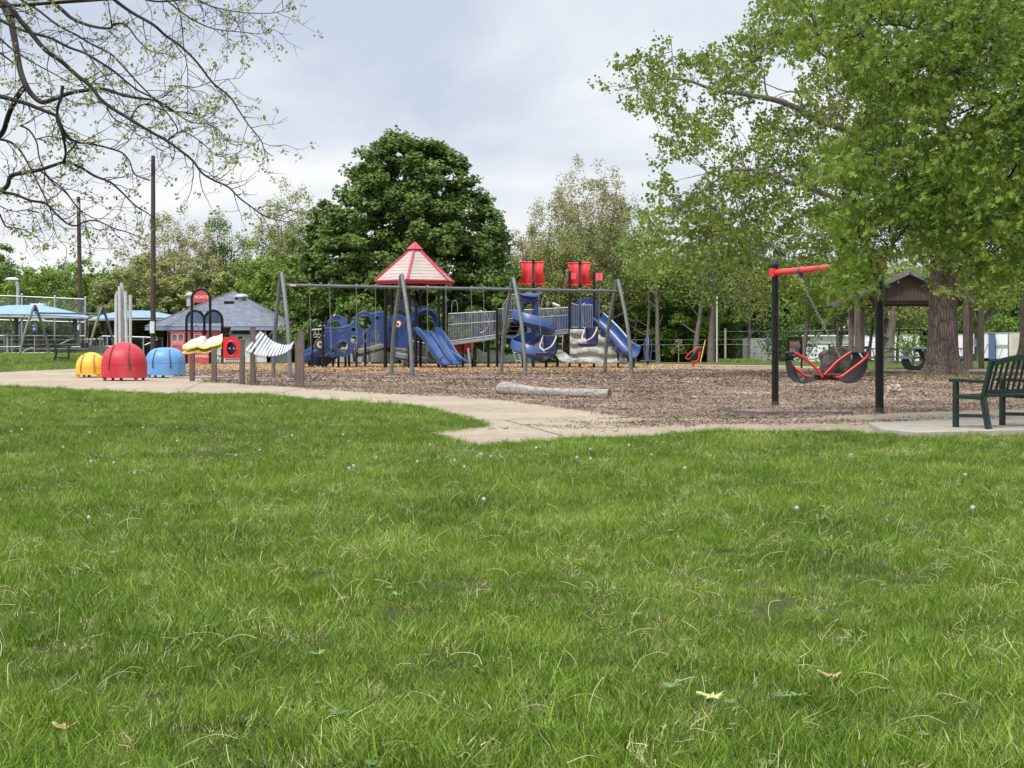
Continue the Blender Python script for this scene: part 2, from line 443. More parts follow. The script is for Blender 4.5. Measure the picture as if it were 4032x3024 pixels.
# joints in the path: thin dark grooves laid as narrow sheets
groundmat('joint', [(.3, (.16, .14, .11)), (.7, (.24, .21, .17))], [(2, .5), (20, .5)])
def strip(name, img, wd, mat, dz):
    pl = [G(u, v) for u, v in img]; mb = MB(); vs = []
    for i, p in enumerate(pl):
        d = (pl[min(i + 1, len(pl) - 1)] - pl[max(i - 1, 0)]).normalized(); s = Vector((-d.y, d.x, 0)) * wd / 2
        vs += [(p + s) + Vector((0, 0, dz)), (p - s) + Vector((0, 0, dz))]
    mb.add(vs, [(2 * i, 2 * i + 1, 2 * i + 3, 2 * i + 2) for i in range(len(pl) - 1)])
    return mb
js = MB()
for img in ([(1480, 1583), (1700, 1577), (1880, 1572)], [(1900, 1663), (2200, 1651), (2420, 1641)], [(1990, 1660), (2100, 1690), (2213, 1722)], [(240, 1525), (400, 1518), (640, 1503)], [(1187, 1530), (1130, 1545), (1080, 1556)],
            [(800, 1508), (760, 1520), (720, 1548)], [(2700, 1690), (2720, 1672), (2740, 1657)], [(3432, 1684), (3700, 1678), (4032, 1667)]):
    s_ = strip('joint', img, .028, 'joint', .021); js.add(s_.v, s_.f)
js.build('path_joints', 'joint', kind='structure')
# bench pad: a slab standing a step above the lawn
pad = [G(u, v) for u, v in [(3420, 1688), (3470, 1714), (3611, 1729), (4032, 1719), (4600, 1704), (4600, 1652), (4032, 1667), (3700, 1678)]]
mb = MB(); mb.plate([[(p.x, p.y) for p in pad]], (0, 0, .03), (1, 0, 0), (0, 1, 0), .10)
mb.build('bench_pad', 'pad_concrete', kind='structure', bevel=.008)

# ------------------------------------------------------------------ grass, chips: instanced stuff
SRC = bpy.data.collections.new('grass_sources')
leafmat('grass', (.040, .088, .008), (.225, .345, .034), trans=.28, rough=.55, yellow=(.50, .52, .17), patch=.38, pscale=.9)
leafmat('dry_grass', (.42, .40, .18), (.62, .58, .34), trans=.2, rough=.7, patch=.2)
leafmat('broad_weed', (.07, .16, .05), (.20, .34, .12), trans=.3, patch=.3)
def tuft(i, nb, rad, h, wd, rng, mat='grass', lean=.5):
    """blades: 3-segment tapering strips bending outwards"""
    vs = []; fs = []; rv = []
    for k in range(nb):
        a = rng.uniform(0, 2 * math.pi); r = rad * math.sqrt(rng.uniform(0, 1)); x, y = r * math.cos(a), r * math.sin(a)
        hh = h * rng.uniform(.45, 1.25); d = rng.uniform(0, 2 * math.pi); ln = hh * lean * rng.uniform(.2, 1.3)
        dx, dy = math.cos(d) * ln, math.sin(d) * ln; wx, wy = -math.sin(d) * wd / 2, math.cos(d) * wd / 2
        if rng.uniform() < .5: wx, wy = wd / 2, 0
        b = len(vs)
        for t, ww in ((0, 1), (.45, .85), (.8, .5)):
            cx, cy, cz = x + dx * t * t, y + dy * t * t, hh * (t - .15 * t * t) - .01
            vs += [(cx - wx * ww, cy - wy * ww, cz), (cx + wx * ww, cy + wy * ww, cz)]
        vs.append((x + dx, y + dy, hh * .88))
        fs += [(b, b + 1, b + 3, b + 2), (b + 2, b + 3, b + 5, b + 4), (b + 4, b + 5, b + 6)]
        rv += [rng.uniform(0, 1)] * 7
    me = bpy.data.meshes.new('tuft'); me.from_pydata(vs, [], fs)
    at = me.attributes.new('rnd', 'FLOAT', 'POINT'); at.data.foreach_set('value', rv)
    me.materials.append(MAT[mat]); o = bpy.data.objects.new('%s_%02d' % (mat, i), me)
    return o
def scatter(name, pts, rot, scl, idx, coll, label, mat):
    me = bpy.data.meshes.new(name); n = len(pts)
    me.vertices.add(n); me.vertices.foreach_set('co', np.asarray(pts, np.float32).ravel())
    for nm, ty, da, key in (('rot', 'FLOAT_VECTOR', rot, 'vector'), ('scl', 'FLOAT', scl, 'value'), ('idx', 'INT', idx, 'value')):
        a = me.attributes.new(nm, ty, 'POINT'); a.data.foreach_set(key, np.asarray(da, np.int32 if ty == 'INT' else np.float32).ravel())
    me.materials.append(MAT[mat])
    o = bpy.data.objects.new(name, me); COL.objects.link(o)
    g = bpy.data.node_groups.new(name + '_scatter', 'GeometryNodeTree')
    g.interface.new_socket('Geometry', in_out='INPUT', socket_type='NodeSocketGeometry')
    g.interface.new_socket('Geometry', in_out='OUTPUT', socket_type='NodeSocketGeometry')
    N = g.nodes; K = g.links
    gi = N.new('NodeGroupInput'); go = N.new('NodeGroupOutput')
    ci = N.new('GeometryNodeCollectionInfo'); ci.inputs[0].default_value = coll; ci.inputs[1].default_value = True; ci.inputs[2].default_value = True
    ip = N.new('GeometryNodeInstanceOnPoints'); ip.inputs['Pick Instance'].default_value = True
    def att(nm, ty):
        q = N.new('GeometryNodeInputNamedAttribute'); q.data_type = ty; q.inputs[0].default_value = nm
        return q.outputs[0]
    m2p = N.new('GeometryNodeMeshToPoints')
    K.new(gi.outputs[0], m2p.inputs[0]); K.new(m2p.outputs[0], ip.inputs['Points']); K.new(ci.outputs[0], ip.inputs['Instance'])
    e2r = N.new('FunctionNodeEulerToRotation'); K.new(att('rot', 'FLOAT_VECTOR'), e2r.inputs[0])
    K.new(att('idx', 'INT'), ip.inputs['Instance Index']); K.new(e2r.outputs[0], ip.inputs['Rotation']); K.new(att('scl', 'FLOAT'), ip.inputs['Scale'])
    K.new(ip.outputs[0], go.inputs[0])
    md = o.modifiers.new('scatter', 'NODES'); md.node_group = g
    tag(o, label, name.replace('_', ' '), kind='stuff')
    return o
rng = np.random.default_rng(11)
cg = bpy.data.collections.new('grass_tufts')
for i in range(10): cg.objects.link(tuft(i, 64, .085,   .040 + .004 * (i % 4), .0029, rng, lean=.4 + .12 * (i % 4)))          # short turf
for i in range(10, 14): cg.objects.link(tuft(i, 40, .075, .056, .0034, rng, lean=.95))               # longer turf
for i in range(18, 21): cg.objects.link(tuft(i, 34, .09, .022, .0022, rng, 'dry_grass', lean=2.2))  # dead thatch lying low
for i in range(14, 18): cg.objects.link(tuft(i, 16, .05, .075, .0052, rng, lean=.9))                # coarse clump
HARD = [PATHPOLY, MULCHPOLY]
farp = [(-60, 83.5), (60, 83.5)]
padpoly = [(p.x, p.y) for p in pad]
def sample(y0, y1, dens, x_pad=1.18, xr=None):
    """points on the lawn in front of the camera between two depths"""
    wm = .3607 * x_pad * y1 + 2.6; n = int(2 * wm * (y1 - y0) * dens)
    y = rng.uniform(y0, y1, n); x = rng.uniform(-wm, wm, n); k = np.abs(x) < .3607 * x_pad * y + 2.6; x, y = x[k], y[k]; n = len(x)
    bad = np.zeros(n, bool)
    for pl in HARD: bad |= inside(x, y, pl)
    bad |= inside(x, y, padpoly)
    bad |= (y > 81) & (y < 84.5)
    return x[~bad], y[~bad]
def vn(x, y, s, seed=0):
    return np.array([mnoise.noise(Vector((a * s, b * s, seed))) for a, b in zip(x, y)])
bare = [(G(3290, 2250), .4), (G(3050, 2400), .2), (G(1350, 1775), .4), (G(1790, 1790), .5)]
PX = []; PR = []; PS = []; PI = []
for y0, y1, dens, sc_ in ((-.5, 2.4, 220, 1.2), (2.4, 5, 560, 1.0), (5, 8, 420, 1.0), (8, 13, 260, 1.08), (13, 22, 115, 1.15), (22, 40, 60, 1.4), (40, 75, 16, 2.0)):
    x, y = sample(y0, y1, dens)
    if y0 > 22: k = (y < 36) | (x < -14); x, y = x[k], y[k]
    big = vn(x, y, .55, 3.1); mid = vn(x, y, 2.2, 7.7)
    keep = np.ones(len(x), bool)
    for c, rr in bare:
        d = np.hypot(x - c.x, (y - c.y) * .7); keep &= ~((d < rr) & (rng.uniform(0, 1, len(x)) < .75 * (1 - d / rr) + .25))
    keep &= (mid > -.38) | (rng.uniform(0, 1, len(x)) < .7)
    x, y, big, mid = x[keep], y[keep], big[keep], mid[keep]
    n = len(x); s = sc_ * (1 + .55 * mid + .25 * big) * rng.uniform(.75, 1.25, n)
    q = rng.uniform(0, 1, n) + .25 * big
    idx = np.where(q < .82, rng.integers(0, 10, n), np.where(q < 1.04, rng.integers(10, 14, n), rng.integers(14, 18, n)))
    idx = np.where((rng.uniform(0, 1, n) < .07 + .12 * (mid < -.25)), rng.integers(18, 21, n), idx)
    z = np.array([gz(a, b) for a, b in zip(x, y)])
    PX.append(np.stack([x, y, z], 1)); PS.append(s); PI.append(idx)
    PR.append(np.stack([rng.normal(0, .30, n), rng.normal(0, .30, n), rng.uniform(0, 6.28, n)], 1))
# taller fringe along the path edge
fr = [G(u, v + 2) for u, v in [(-300, 1515)] + FRONT]
ex = []
for i in range(len(fr) - 1):
    a, b = fr[i], fr[i + 1]; k = int((b - a).length * 34)
    for _ in range(k):
        p = a.lerp(b, rng.uniform()); ex.append((p.x + rng.normal(0, .05), p.y - abs(rng.normal(0, .16)), 0))
ex = np.array(ex); ok = ~inside(ex[:, 0], ex[:, 1], padpoly); ex = ex[ok]; n = len(ex)
PX.append(ex); PS.append(rng.uniform(.5, 1.15, n)); PI.append(rng.integers(6, 18, n)); PR.append(np.stack([rng.normal(0, .2, n), rng.normal(0, .2, n), rng.uniform(0, 6.28, n)], 1))
# sparse weeds along the mulch edge and by the big trunk
def weed_patch(img, n, rad, s0=.7, s1=1.3):
    c = G(*img); x = c.x + rng.normal(0, rad[0], n); y = c.y + rng.normal(0, rad[1], n)
    PX.append(np.stack([x, y, np.zeros(n)], 1)); PS.append(rng.uniform(s0, s1, n)); PI.append(rng.integers(0, 18, n)); PR.append(np.stack([rng.normal(0, .2, n), rng.normal(0, .2, n), rng.uniform(0, 6.28, n)], 1))
for im, n_, rd in (((1225, 1524), 14, (.2, .25)), ((1295, 1528), 14, (.25, .25)), ((1400, 1535), 10, (.5, .2)), ((1560, 1543), 40, (.55, .35)), ((1900, 1571), 6, (.2, .2)),
                   ((3700, 1488), 420, (1.7, 2.0)), ((3880, 1484), 260, (1.2, 1.6)), ((3300, 1476), 160, (.8, .9)), ((3160, 1577), 30, (.5, .5)), ((2680, 1650), 6, (.1, .1)), ((3270, 1672), 6, (.12, .12)), ((3560, 1474), 150, (1.2, .8))):
    weed_patch(im, n_, rd)
PX = np.concatenate(PX); PS = np.concatenate(PS); PI = np.concatenate(PI); PR = np.concatenate(PR)
scatter('grass', PX, PR, PS, PI, cg, 'thick green lawn grass covering the foreground up to the path', 'grass')
print('grass tufts', len(PX))
# dry stalks lying in the lawn
cd = bpy.data.collections.new('dry_stalks')
for i in range(8):
    m_ = MB(); a = rng.uniform(-1, 1); hh = rng.uniform(.05, .13)
    pts = [(0, 0, .02), (.25 * hh * a, .1 * hh, hh * .35), (.9 * hh * a, .2 * hh, hh * .5), (1.5 * hh * a, .1 * hh, hh * .4)] if i % 2 else [(0, 0, 0), (.1 * hh, 0, hh * .5), (.35 * hh, .05, hh * .85)]
    m_.tube(smooth_pts(pts, 4), .0009, n=4)
    me = bpy.data.meshes.new('stalk'); me.from_pydata(m_.v, [], m_.f); at = me.attributes.new('rnd', 'FLOAT', 'POINT'); at.data.foreach_set('value', [rng.uniform()] * len(m_.v))
    me.materials.append(MAT['dry_grass']); cd.objects.link(bpy.data.objects.new('stalk_%d' % i, me))
xs = []; 
for y0, y1, de in ((2.8, 8, 16), (8, 16, 7), (16, 24, 4)):
    x, y = sample(y0, y1, de); xs.append(np.stack([x, y, np.full(len(x), .035)], 1))
xs = np.concatenate(xs); n = len(xs)
scatter('dry_grass_stalks', xs, np.stack([rng.normal(0, .3, n), rng.normal(0, .3, n), rng.uniform(0, 6.28, n)], 1), rng.uniform(.6, 1.3, n), rng.integers(0, 8, n), cd, 'pale dry grass stalks scattered through the green lawn', 'dry_grass')
# broad-leaved weeds
cw = bpy.data.collections.new('weed_rosettes')
for i in range(5):
    vs = []; fs = []; k = 5 + i
    for j in range(k):
        a = 2 * math.pi * j / k + rng.uniform(-.3, .3); ln = rng.uniform(.016, .032); d = Vector((math.cos(a), math.sin(a), .55)); s_ = Vector((-math.sin(a), math.cos(a), 0))
        b = len(vs)
        for x_, y_ in ((0, 0), (.2, .4), (.28, .7), (0, 1), (-.28, .7), (-.2, .4)):
            q = d * (y_ * ln) + s_ * (x_ * ln); q.z += .028 - .3 * y_ * y_ * ln; vs.append(tuple(q))
        fs.append(tuple(range(b, b + 6)))
    me = bpy.data.meshes.new('rosette'); me.from_pydata(vs, [], fs); at = me.attributes.new('rnd', 'FLOAT', 'POINT'); at.data.foreach_set('value', list(np.repeat(rng.uniform(0, 1, k), 6)))
    me.materials.append(MAT['broad_weed']); cw.objects.link(bpy.data.objects.new('rosette_%d' % i, me))
xs = []
for y0, y1, de in ((2.8, 6, 5), (6, 12, 3), (12, 22, 1.6)):
    x, y = sample(y0, y1, de); k = vn(x, y, 1.1, 9.) > .02; xs.append(np.stack([x[k], y[k], np.full(k.sum(), .012)], 1))
xs = np.concatenate(xs); n = len(xs)
scatter('lawn_weeds', xs, np.stack([np.zeros(n), np.zeros(n), rng.uniform(0, 6.28, n)], 1), rng.uniform(.7, 1.3, n), rng.integers(0, 5, n), cw, 'broad leaved weeds growing low among the lawn grass', 'broad_weed')
# wood chips
leafmat('chip', (.045, .029, .022), (.33, .25, .19), trans=0, rough=.9, yellow=(.58, .48, .39), patch=.5, pscale=.45)
leafmat('orange_chip', (.20, .125, .06), (.48, .325, .17), trans=0, rough=.9, yellow=(.68, .54, .36), patch=.2, pscale=.6)
def chips(cname, mat):
    c = bpy.data.collections.new(cname)
    for i in range(8):
        vs = []; fs = []; rv = []
        for k in range(40):
            x, y = rng.normal(0, .16, 2); a = rng.uniform(0, 6.28); ln, wd = rng.uniform(.02, .065), rng.uniform(.005, .015)
            tl = rng.normal(0, .3); d = Vector((math.cos(a), math.sin(a), tl)) * ln / 2; s_ = Vector((-math.sin(a), math.cos(a), rng.normal(0, .4))) * wd / 2; c0 = Vector((x, y, rng.uniform(.004, .022)))
            b = len(vs); vs += [tuple(c0 - d - s_), tuple(c0 + d - s_ * .6), tuple(c0 + d * .9 + s_), tuple(c0 - d * .8 + s_)]
            fs.append((b, b + 1, b + 2, b + 3)); rv += [rng.uniform()] * 4
        me = bpy.data.meshes.new('chips'); me.from_pydata(vs, [], fs); at = me.attributes.new('rnd', 'FLOAT', 'POINT'); at.data.foreach_set('value', rv)
        me.materials.append(MAT[mat]); c.objects.link(bpy.data.objects.new('%s_%d' % (cname, i), me))
    return c
cc = chips('chips', 'chip'); co = chips('orange_chips', 'orange_chip')
def chip_points(poly, y0, y1, dens, jit=0):
    n = int(.36 * 1.15 * (y1 ** 2 - y0 ** 2) * dens); y = np.sqrt(rng.uniform(y0 ** 2, y1 ** 2, n)); x = rng.uniform(-1, 1, n) * .3607 * 1.15 * y
    k = inside(x + rng.normal(0, jit, n), y + rng.normal(0, jit * 1.5, n), poly); return x[k], y[k]
xs = []; sl = []
for y0, y1, de, s_ in ((18, 28, 17, 1.0), (28, 40, 10, 1.3), (40, 62, 4.5, 2.0)):
    x, y = chip_points(MULCHPOLY, y0, y1, de, .0); xs.append(np.stack([x, y, np.full(len(x), .008)], 1)); sl.append(rng.uniform(.8, 1.2, len(x)) * s_)
# spill of chips onto the path
for im, n_, rd in (((2560, 1668), 26, (.6, .45)), ((2700, 1668), 20, (.5, .3)), ((2380, 1690), 5, (.5, .3)), ((3500, 1668), 3, (1.2, .5)), ((2900, 1672), 26, (.9, .25)), ((3150, 1668), 16, (.7, .3)), ((3300, 1664), 14, (.6, .3)), ((2480, 1680), 18, (.5, .4)), ((3650, 1655), 5, (.8, .4))):
    c = G(*im); xs.append(np.stack([c.x + rng.normal(0, rd[0], n_), c.y + rng.normal(0, rd[1], n_), np.full(n_, .014)], 1)); sl.append(rng.uniform(.8, 1.3, n_))
xs = np.concatenate(xs); sl = np.concatenate(sl); n = len(xs)
scatter('wood_chips', xs, np.stack([np.zeros(n), np.zeros(n), rng.uniform(0, 6.28, n)], 1), sl, rng.integers(0, 8, n), cc, 'weathered brown wood chips of the play area', 'chip')
x, y = chip_points(FRESHPOLY, 50, 80, 2.6, .5); n = len(x)
scatter('fresh_wood_chips', np.stack([x, y, np.full(n, .014)], 1), np.stack([np.zeros(n), np.zeros(n), rng.uniform(0, 6.28, n)], 1), rng.uniform(1.6, 2.4, n), rng.integers(0, 8, n), co, 'fresh orange wood chips under the play structure', 'orange_chip')
# ================================================================== materials for objects
pm('red_plastic', (.50, .020, .040), (.40, .014, .028), rough=.5, scale=3, bump=.05, dirt=.45, dirtcol=(.52, .17, .16))
pm('yellow_plastic', (.83, .44, .045), (.76, .37, .03), rough=.45, scale=4, dirt=.3, dirtcol=(.45, .25, .06))
pm('sky_plastic', (.12, .30, .60), (.09, .245, .52), rough=.45, scale=4, dirt=.5, dirtcol=(.22, .30, .22))
pm('dark_strap', (.05, .035, .03), (.12, .07, .05), rough=.7, scale=30)
pm('black_metal', (.006, .006, .007), (.012, .011, .011), rough=.42, scale=8, spec=.3)
pm('grey_metal', (.165, .178, .178), (.12, .13, .13), rough=.45, scale=4, metal=.15, dirt=.3, dirtcol=(.11, .12, .09))
pm('dark_cap', (.045, .05, .052), (.03, .033, .035), rough=.6, scale=10)
pm('galv', (.47, .49, .50), (.36, .38, .39), rough=.45, scale=6, metal=.4)
pm('galv_yellow', (.50, .50, .38), (.40, .41, .33), rough=.5, scale=6, metal=.2)
pm('pale_pipe', (.55, .56, .55), (.43, .45, .45), rough=.4, scale=3, metal=.2, stretch=(6, 6, 1), dirt=.35, dirtcol=(.30, .33, .29))
pm('silver', (.60, .62, .65), (.50, .52, .56), rough=.32, scale=8, metal=.5)
pm('brown_post', (.135, .10, .09), (.095, .07, .062), rough=.75, scale=5, stretch=(4, 4, .6), bump=.2)
pm('pale_yellow', (.80, .68, .20), (.70, .56, .14), rough=.5, scale=6)
pm('pale_strip', (.72, .70, .56), (.62, .58, .42), rough=.45, scale=14)
pm('green_metal', (.005, .026, .018), (.003, .017, .012), rough=.4, scale=8, spec=.5, dirt=.2, dirtcol=(.06, .08, .06))
pm('canopy', (.22, .345, .55), (.185, .30, .49), rough=.75, scale=1.5)
pm('white_paint', (.68, .69, .70), (.58, .59, .61), rough=.6, scale=3, dirt=.3, dirtcol=(.45, .44, .40))
pm('pole_wood', (.085, .06, .045), (.045, .033, .026), rough=.9, scale=6, stretch=(8, 8, .5), bump=.6, bscale=18)
pm('pink_panel', (.46, .075, .095), (.40, .06, .08), rough=.5, scale=3)
pm('pink_letter', (.80, .52, .52), (.70, .42, .42), rough=.6, scale=10)
pm('bright_red', (.68, .02, .025), (.55, .014, .018), rough=.38, scale=5)
pm('navy', (.018, .03, .12), (.013, .02, .085), rough=.4, scale=5)
pm('white_dot', (.8, .8, .82), (.7, .7, .72), rough=.4)
pm('dark_window', (.06, .045, .04), (.03, .022, .02), rough=.3, scale=3)
pm('smoked', (.10, .15, .27), (.08, .12, .22), rough=.2, scale=2)
pm('sign_blue', (.05, .16, .45), (.04, .13, .40), rough=.5, scale=9)
pm('slab_grey', (.34, .33, .31), (.26, .25, .24), rough=.9, scale=5, bump=.2)
def shingle():
    m, nt, b = newmat('shingle'); N = nt.nodes; K = nt.links
    tc = N.new('ShaderNodeTexCoord'); sp = N.new('ShaderNodeSeparateXYZ'); K.new(tc.outputs['Object'], sp.inputs[0])
    cm = N.new('ShaderNodeCombineXYZ'); K.new(sp.outputs[0], cm.inputs[0])
    ad = N.new('ShaderNodeMath'); ad.operation = 'MULTIPLY'; ad.inputs[1].default_value = 2.1; K.new(sp.outputs[2], ad.inputs[0]); K.new(ad.outputs[0], cm.inputs[1])
    br = N.new('ShaderNodeTexBrick'); K.new(cm.outputs[0], br.inputs[0])
    br.inputs['Color1'].default_value = (.17, .19, .245, 1); br.inputs['Color2'].default_value = (.255, .275, .335, 1); br.inputs['Mortar'].default_value = (.085, .095, .125, 1)
    br.inputs['Scale'].default_value = 1.0; br.inputs['Brick Width'].default_value = .33; br.inputs['Row Height'].default_value = .19; br.inputs['Mortar Size'].default_value = .022; br.inputs['Mortar Smooth'].default_value = .3
    n = N.new('ShaderNodeTexNoise'); n.inputs['Scale'].default_value = 3; n.inputs['Detail'].default_value = 6; K.new(tc.outputs['Object'], n.inputs[0])
    mx = N.new('ShaderNodeMix'); mx.data_type = 'RGBA'; mx.blend_type = 'MULTIPLY'; mx.inputs[0].default_value = .35; K.new(br.outputs[0], mx.inputs[6]); K.new(n.outputs[0], mx.inputs[7])
    K.new(mx.outputs[2], b.inputs['Base Color']); b.inputs['Roughness'].default_value = .9
    bp = N.new('ShaderNodeBump'); bp.inputs['Strength'].default_value = .5; bp.inputs['Distance'].default_value = .02; K.new(br.outputs['Fac'], bp.inputs['Height']); bp.invert = True; K.new(bp.outputs[0], b.inputs['Normal'])
shingle()
def meshwire(name='chainlink', cell=.07, wire=.085, col=(.28, .30, .29)):
    """woven wire: diagonal diamonds, open between the wires"""
    m, nt, b = newmat(name); N = nt.nodes; K = nt.links
    tc = N.new('ShaderNodeTexCoord'); sp = N.new('ShaderNodeSeparateXYZ'); K.new(tc.outputs['Object'], sp.inputs[0])
    outs = []
    for sg in ('ADD', 'SUBTRACT'):
        a = N.new('ShaderNodeMath'); a.operation = sg; K.new(sp.outputs[0], a.inputs[0]); K.new(sp.outputs[2], a.inputs[1])
        d = N.new('ShaderNodeMath'); d.operation = 'DIVIDE'; d.inputs[1].default_value = cell; K.new(a.outputs[0], d.inputs[0])
        fr = N.new('ShaderNodeMath'); fr.operation = 'FRACT'; K.new(d.outputs[0], fr.inputs[0])
        lt = N.new('ShaderNodeMath'); lt.operation = 'LESS_THAN'; lt.inputs[1].default_value = wire; K.new(fr.outputs[0], lt.inputs[0]); outs.append(lt)
    mxx = N.new('ShaderNodeMath'); mxx.operation = 'MAXIMUM'; K.new(outs[0].outputs[0], mxx.inputs[0]); K.new(outs[1].outputs[0], mxx.inputs[1])
    b.inputs['Base Color'].default_value = L(col); b.inputs['Roughness'].default_value = .5; b.inputs['Metallic'].default_value = .3
    K.new(mxx.outputs[0], b.inputs['Alpha'])
meshwire()

# ------------------------------------------------------------------ domes on the concrete
def dome(name, c, rx, ry, h, wall, mat, label, kind='round', yaw=0.3):
    rt = root(name, c, label, 'music dome', 'domes standing on the concrete')
    mb = MB(); c = Vector(c); foot = .085
    prof = [(1.0, foot)] + [(1.0, foot + (wall - foot) * t) for t in (.3, .6, 1)]
    for k in range(1, 15):
        a = k / 14 * math.pi / 2; ee = 1.0 if kind == 'round' else .7
        prof.append((max(.0, math.cos(a)) ** ee, wall + (h - wall) * math.sin(a) ** (1.0 if kind == 'round' else .85)))
    prof[-1] = (0.0, h)
    n = 40
    vs = []; fs = []
    def sq(a):      # rounded-square plan
        e = .93; ca, sa = math.cos(a), math.sin(a)
        return math.copysign(abs(ca) ** e, ca), math.copysign(abs(sa) ** e, sa)
    for r, z in prof:
        for k in range(n):
            x, y = sq(2 * math.pi * k / n); vs.append(c + rotz(yaw) @ Vector((x * r * rx, y * r * ry, z)))
    m = len(prof)
    for i in range(m - 1):
        for k in range(n):
            l = (k + 1) % n; fs.append((i * n + k, i * n + l, (i + 1) * n + l, (i + 1) * n + k))
    fs.append(tuple(range(n))); mb.add(vs, fs)
    mb.build('shell', mat, rt, smooth=50)
    mb = MB(); pts = [c + rotz(yaw) @ Vector((sq(a)[0] * (rx + .004), sq(a)[1] * (ry + .004), wall * 1.0)) for a in [2 * math.pi * k / 40 for k in range(40)]]
    mb.tube(pts, .008, 6, closed=True); mb.build('seam', mat, rt, smooth=60)
    for k in range(4):
        a = math.pi / 4 + k * math.pi / 2; x, y = sq(a); p = c + rotz(yaw) @ Vector((x * (rx - .03), y * (ry - .03), 0))
        mb = MB(); mb.lathe([(.035, 0), (.04, .02), (.05, .06), (.09, .10), (.095, .13)], p, 12); mb.build('foot', mat, rt, smooth=50)
    mb = MB(); q = c + Vector((0, -ry * .55, 0))
    mb.lathe([(.045, -.02), (.045, .02)], q + Vector((0, 0, .045)), 14, Matrix.Rotation(R(90), 3, 'X')); mb.box(q + Vector((0, 0, .085)), (.07, .06, .05))
    mb.build('caster', 'dark_strap', rt)
    for s in (-1, 1):       # straps hanging down the front
        mb = MB(); pts = []
        for k in range(12):
            t = k / 11; a = (1 - t) * 1.02; ee = 1.0 if kind == 'round' else .7
            rr = math.cos(a) ** ee if a > 0 else 1
            z = wall + (h - wall) * math.sin(a) ** .95 if a > 0 else wall
            xx = s * (.34 + .12 * t) * rx; yy = -math.sqrt(max(.02, 1 - min(.98, (abs(xx) / (rx * max(rr, .3))) ** 2.4))) * rr * ry
            pts.append(c + Vector((xx, yy - .012, z)))
        pts.append(pts[-1] + Vector((0, 0, -.10)))
        mb.tube(pts, .019, 6); mb.tube([pts[-1], pts[-1] + Vector((0, 0, -.05))], .03, 8); mb.build('strap', 'dark_strap' if mat != 'yellow_plastic' else 'rust_yellow', rt, smooth=60)
    return rt
pm('rust_yellow', (.45, .20, .03), (.25, .12, .03), rough=.6, scale=20)
p = P(360, 1490, 46.6); p.z = gz(p.x, p.y) + .016
dome('percussion_dome', p, .49, .47, .82, .33, 'yellow_plastic', 'small yellow dome drum, left of the big red dome', yaw=0)
p = P(489.5, 1500, 43.2); p.z = .016
dome('percussion_dome', p, .675, .62, 1.17, .50, 'red_plastic', 'large red dome drum with faded top between yellow and blue', yaw=0)
p = P(652, 1489, 47.0); p.z = .016
dome('percussion_dome', p, .64, .58, 1.0, .50, 'sky_plastic', 'wide sky blue drum with flattened mossy top', kind='flat', yaw=0)

# ------------------------------------------------------------------ tall chime pipes
Yc = 50.0; rt = root('tubular_chimes', P(486, 1481, Yc), 'cluster of six tall pale chime pipes standing behind the red dome', 'chimes')
for i, (x0, x1, top, dy_, tilt) in enumerate(((1440, 1482, 508, 0, 0), (1455, 1492, 470, .16, 0), (1480, 1520, 405, -.05, 0), (1507, 1552, 365, .12, 0), (1555, 1596, 472, -.04, -.02), (1616, 1658, 517, .05, .05))):
    xc = (x0 + x1) / 2 / 3.19 + 0; t = P(xc, 1000 + top / 3.19, Yc + dy_); rr = (x1 - x0) / 3.19 / (F / Yc) / 2
    b0 = Vector((t.x - tilt + (-.06 if i < 2 else 0) + .04, t.y, 0.0)); mb = MB(); mb.tube([b0, t], rr, 16); mb.tube([t - Vector((0, 0, .02)), t + Vector((0, 0, .006))], rr * 1.04, 16)
    mb.build('pipe', 'pale_pipe', rt, smooth=40)
mb = MB(); c = P(486, 1481, Yc); mb.lathe([(.55, 0), (.55, .05), (.5, .07)], (c.x, c.y, 0), 28); mb.build('base_plate', 'slab_grey', rt)

# ------------------------------------------------------------------ brown posts with bar instruments
def post(mb, u, v, top, Y, wd):
    c = P(u, v, Y); z1 = CAMZ - (top - HZ) / F * Y
    mb.box((c.x, c.y, z1 / 2 - .01), (wd, wd, z1 + .02)); mb.box((c.x, c.y, z1 + .008), (wd + .012, wd + .012, .03)); return c
def at(u, v, Y): return P(u, v, Y)
rt = root('outdoor_xylophone', P(800, 1505, 41.6), 'yellow butterfly shaped xylophone on two brown posts', 'xylophone')
for u, v, tp, Y in ((757, 1502, 1374, 42.5), (843, 1508, 1368, 41.0)):
    mb = MB(); post(mb, u, v, tp, Y, .14); mb.build('post', 'brown_post', rt, bevel=.01)
def z2(x, y, Y): return P(560 + x / 3.19, 1040 + y / 3.19, Y)
def wavy(edge_lo, edge_hi, n, amp, Y0, Y1):
    """zig-zag outline between a near lower edge and a far upper edge"""
    lo = smooth_pts([z2(x, y, Y0) for x, y in edge_lo], 8); hi = smooth_pts([z2(x, y, Y1) for x, y in edge_hi], 8)
    return lo, hi
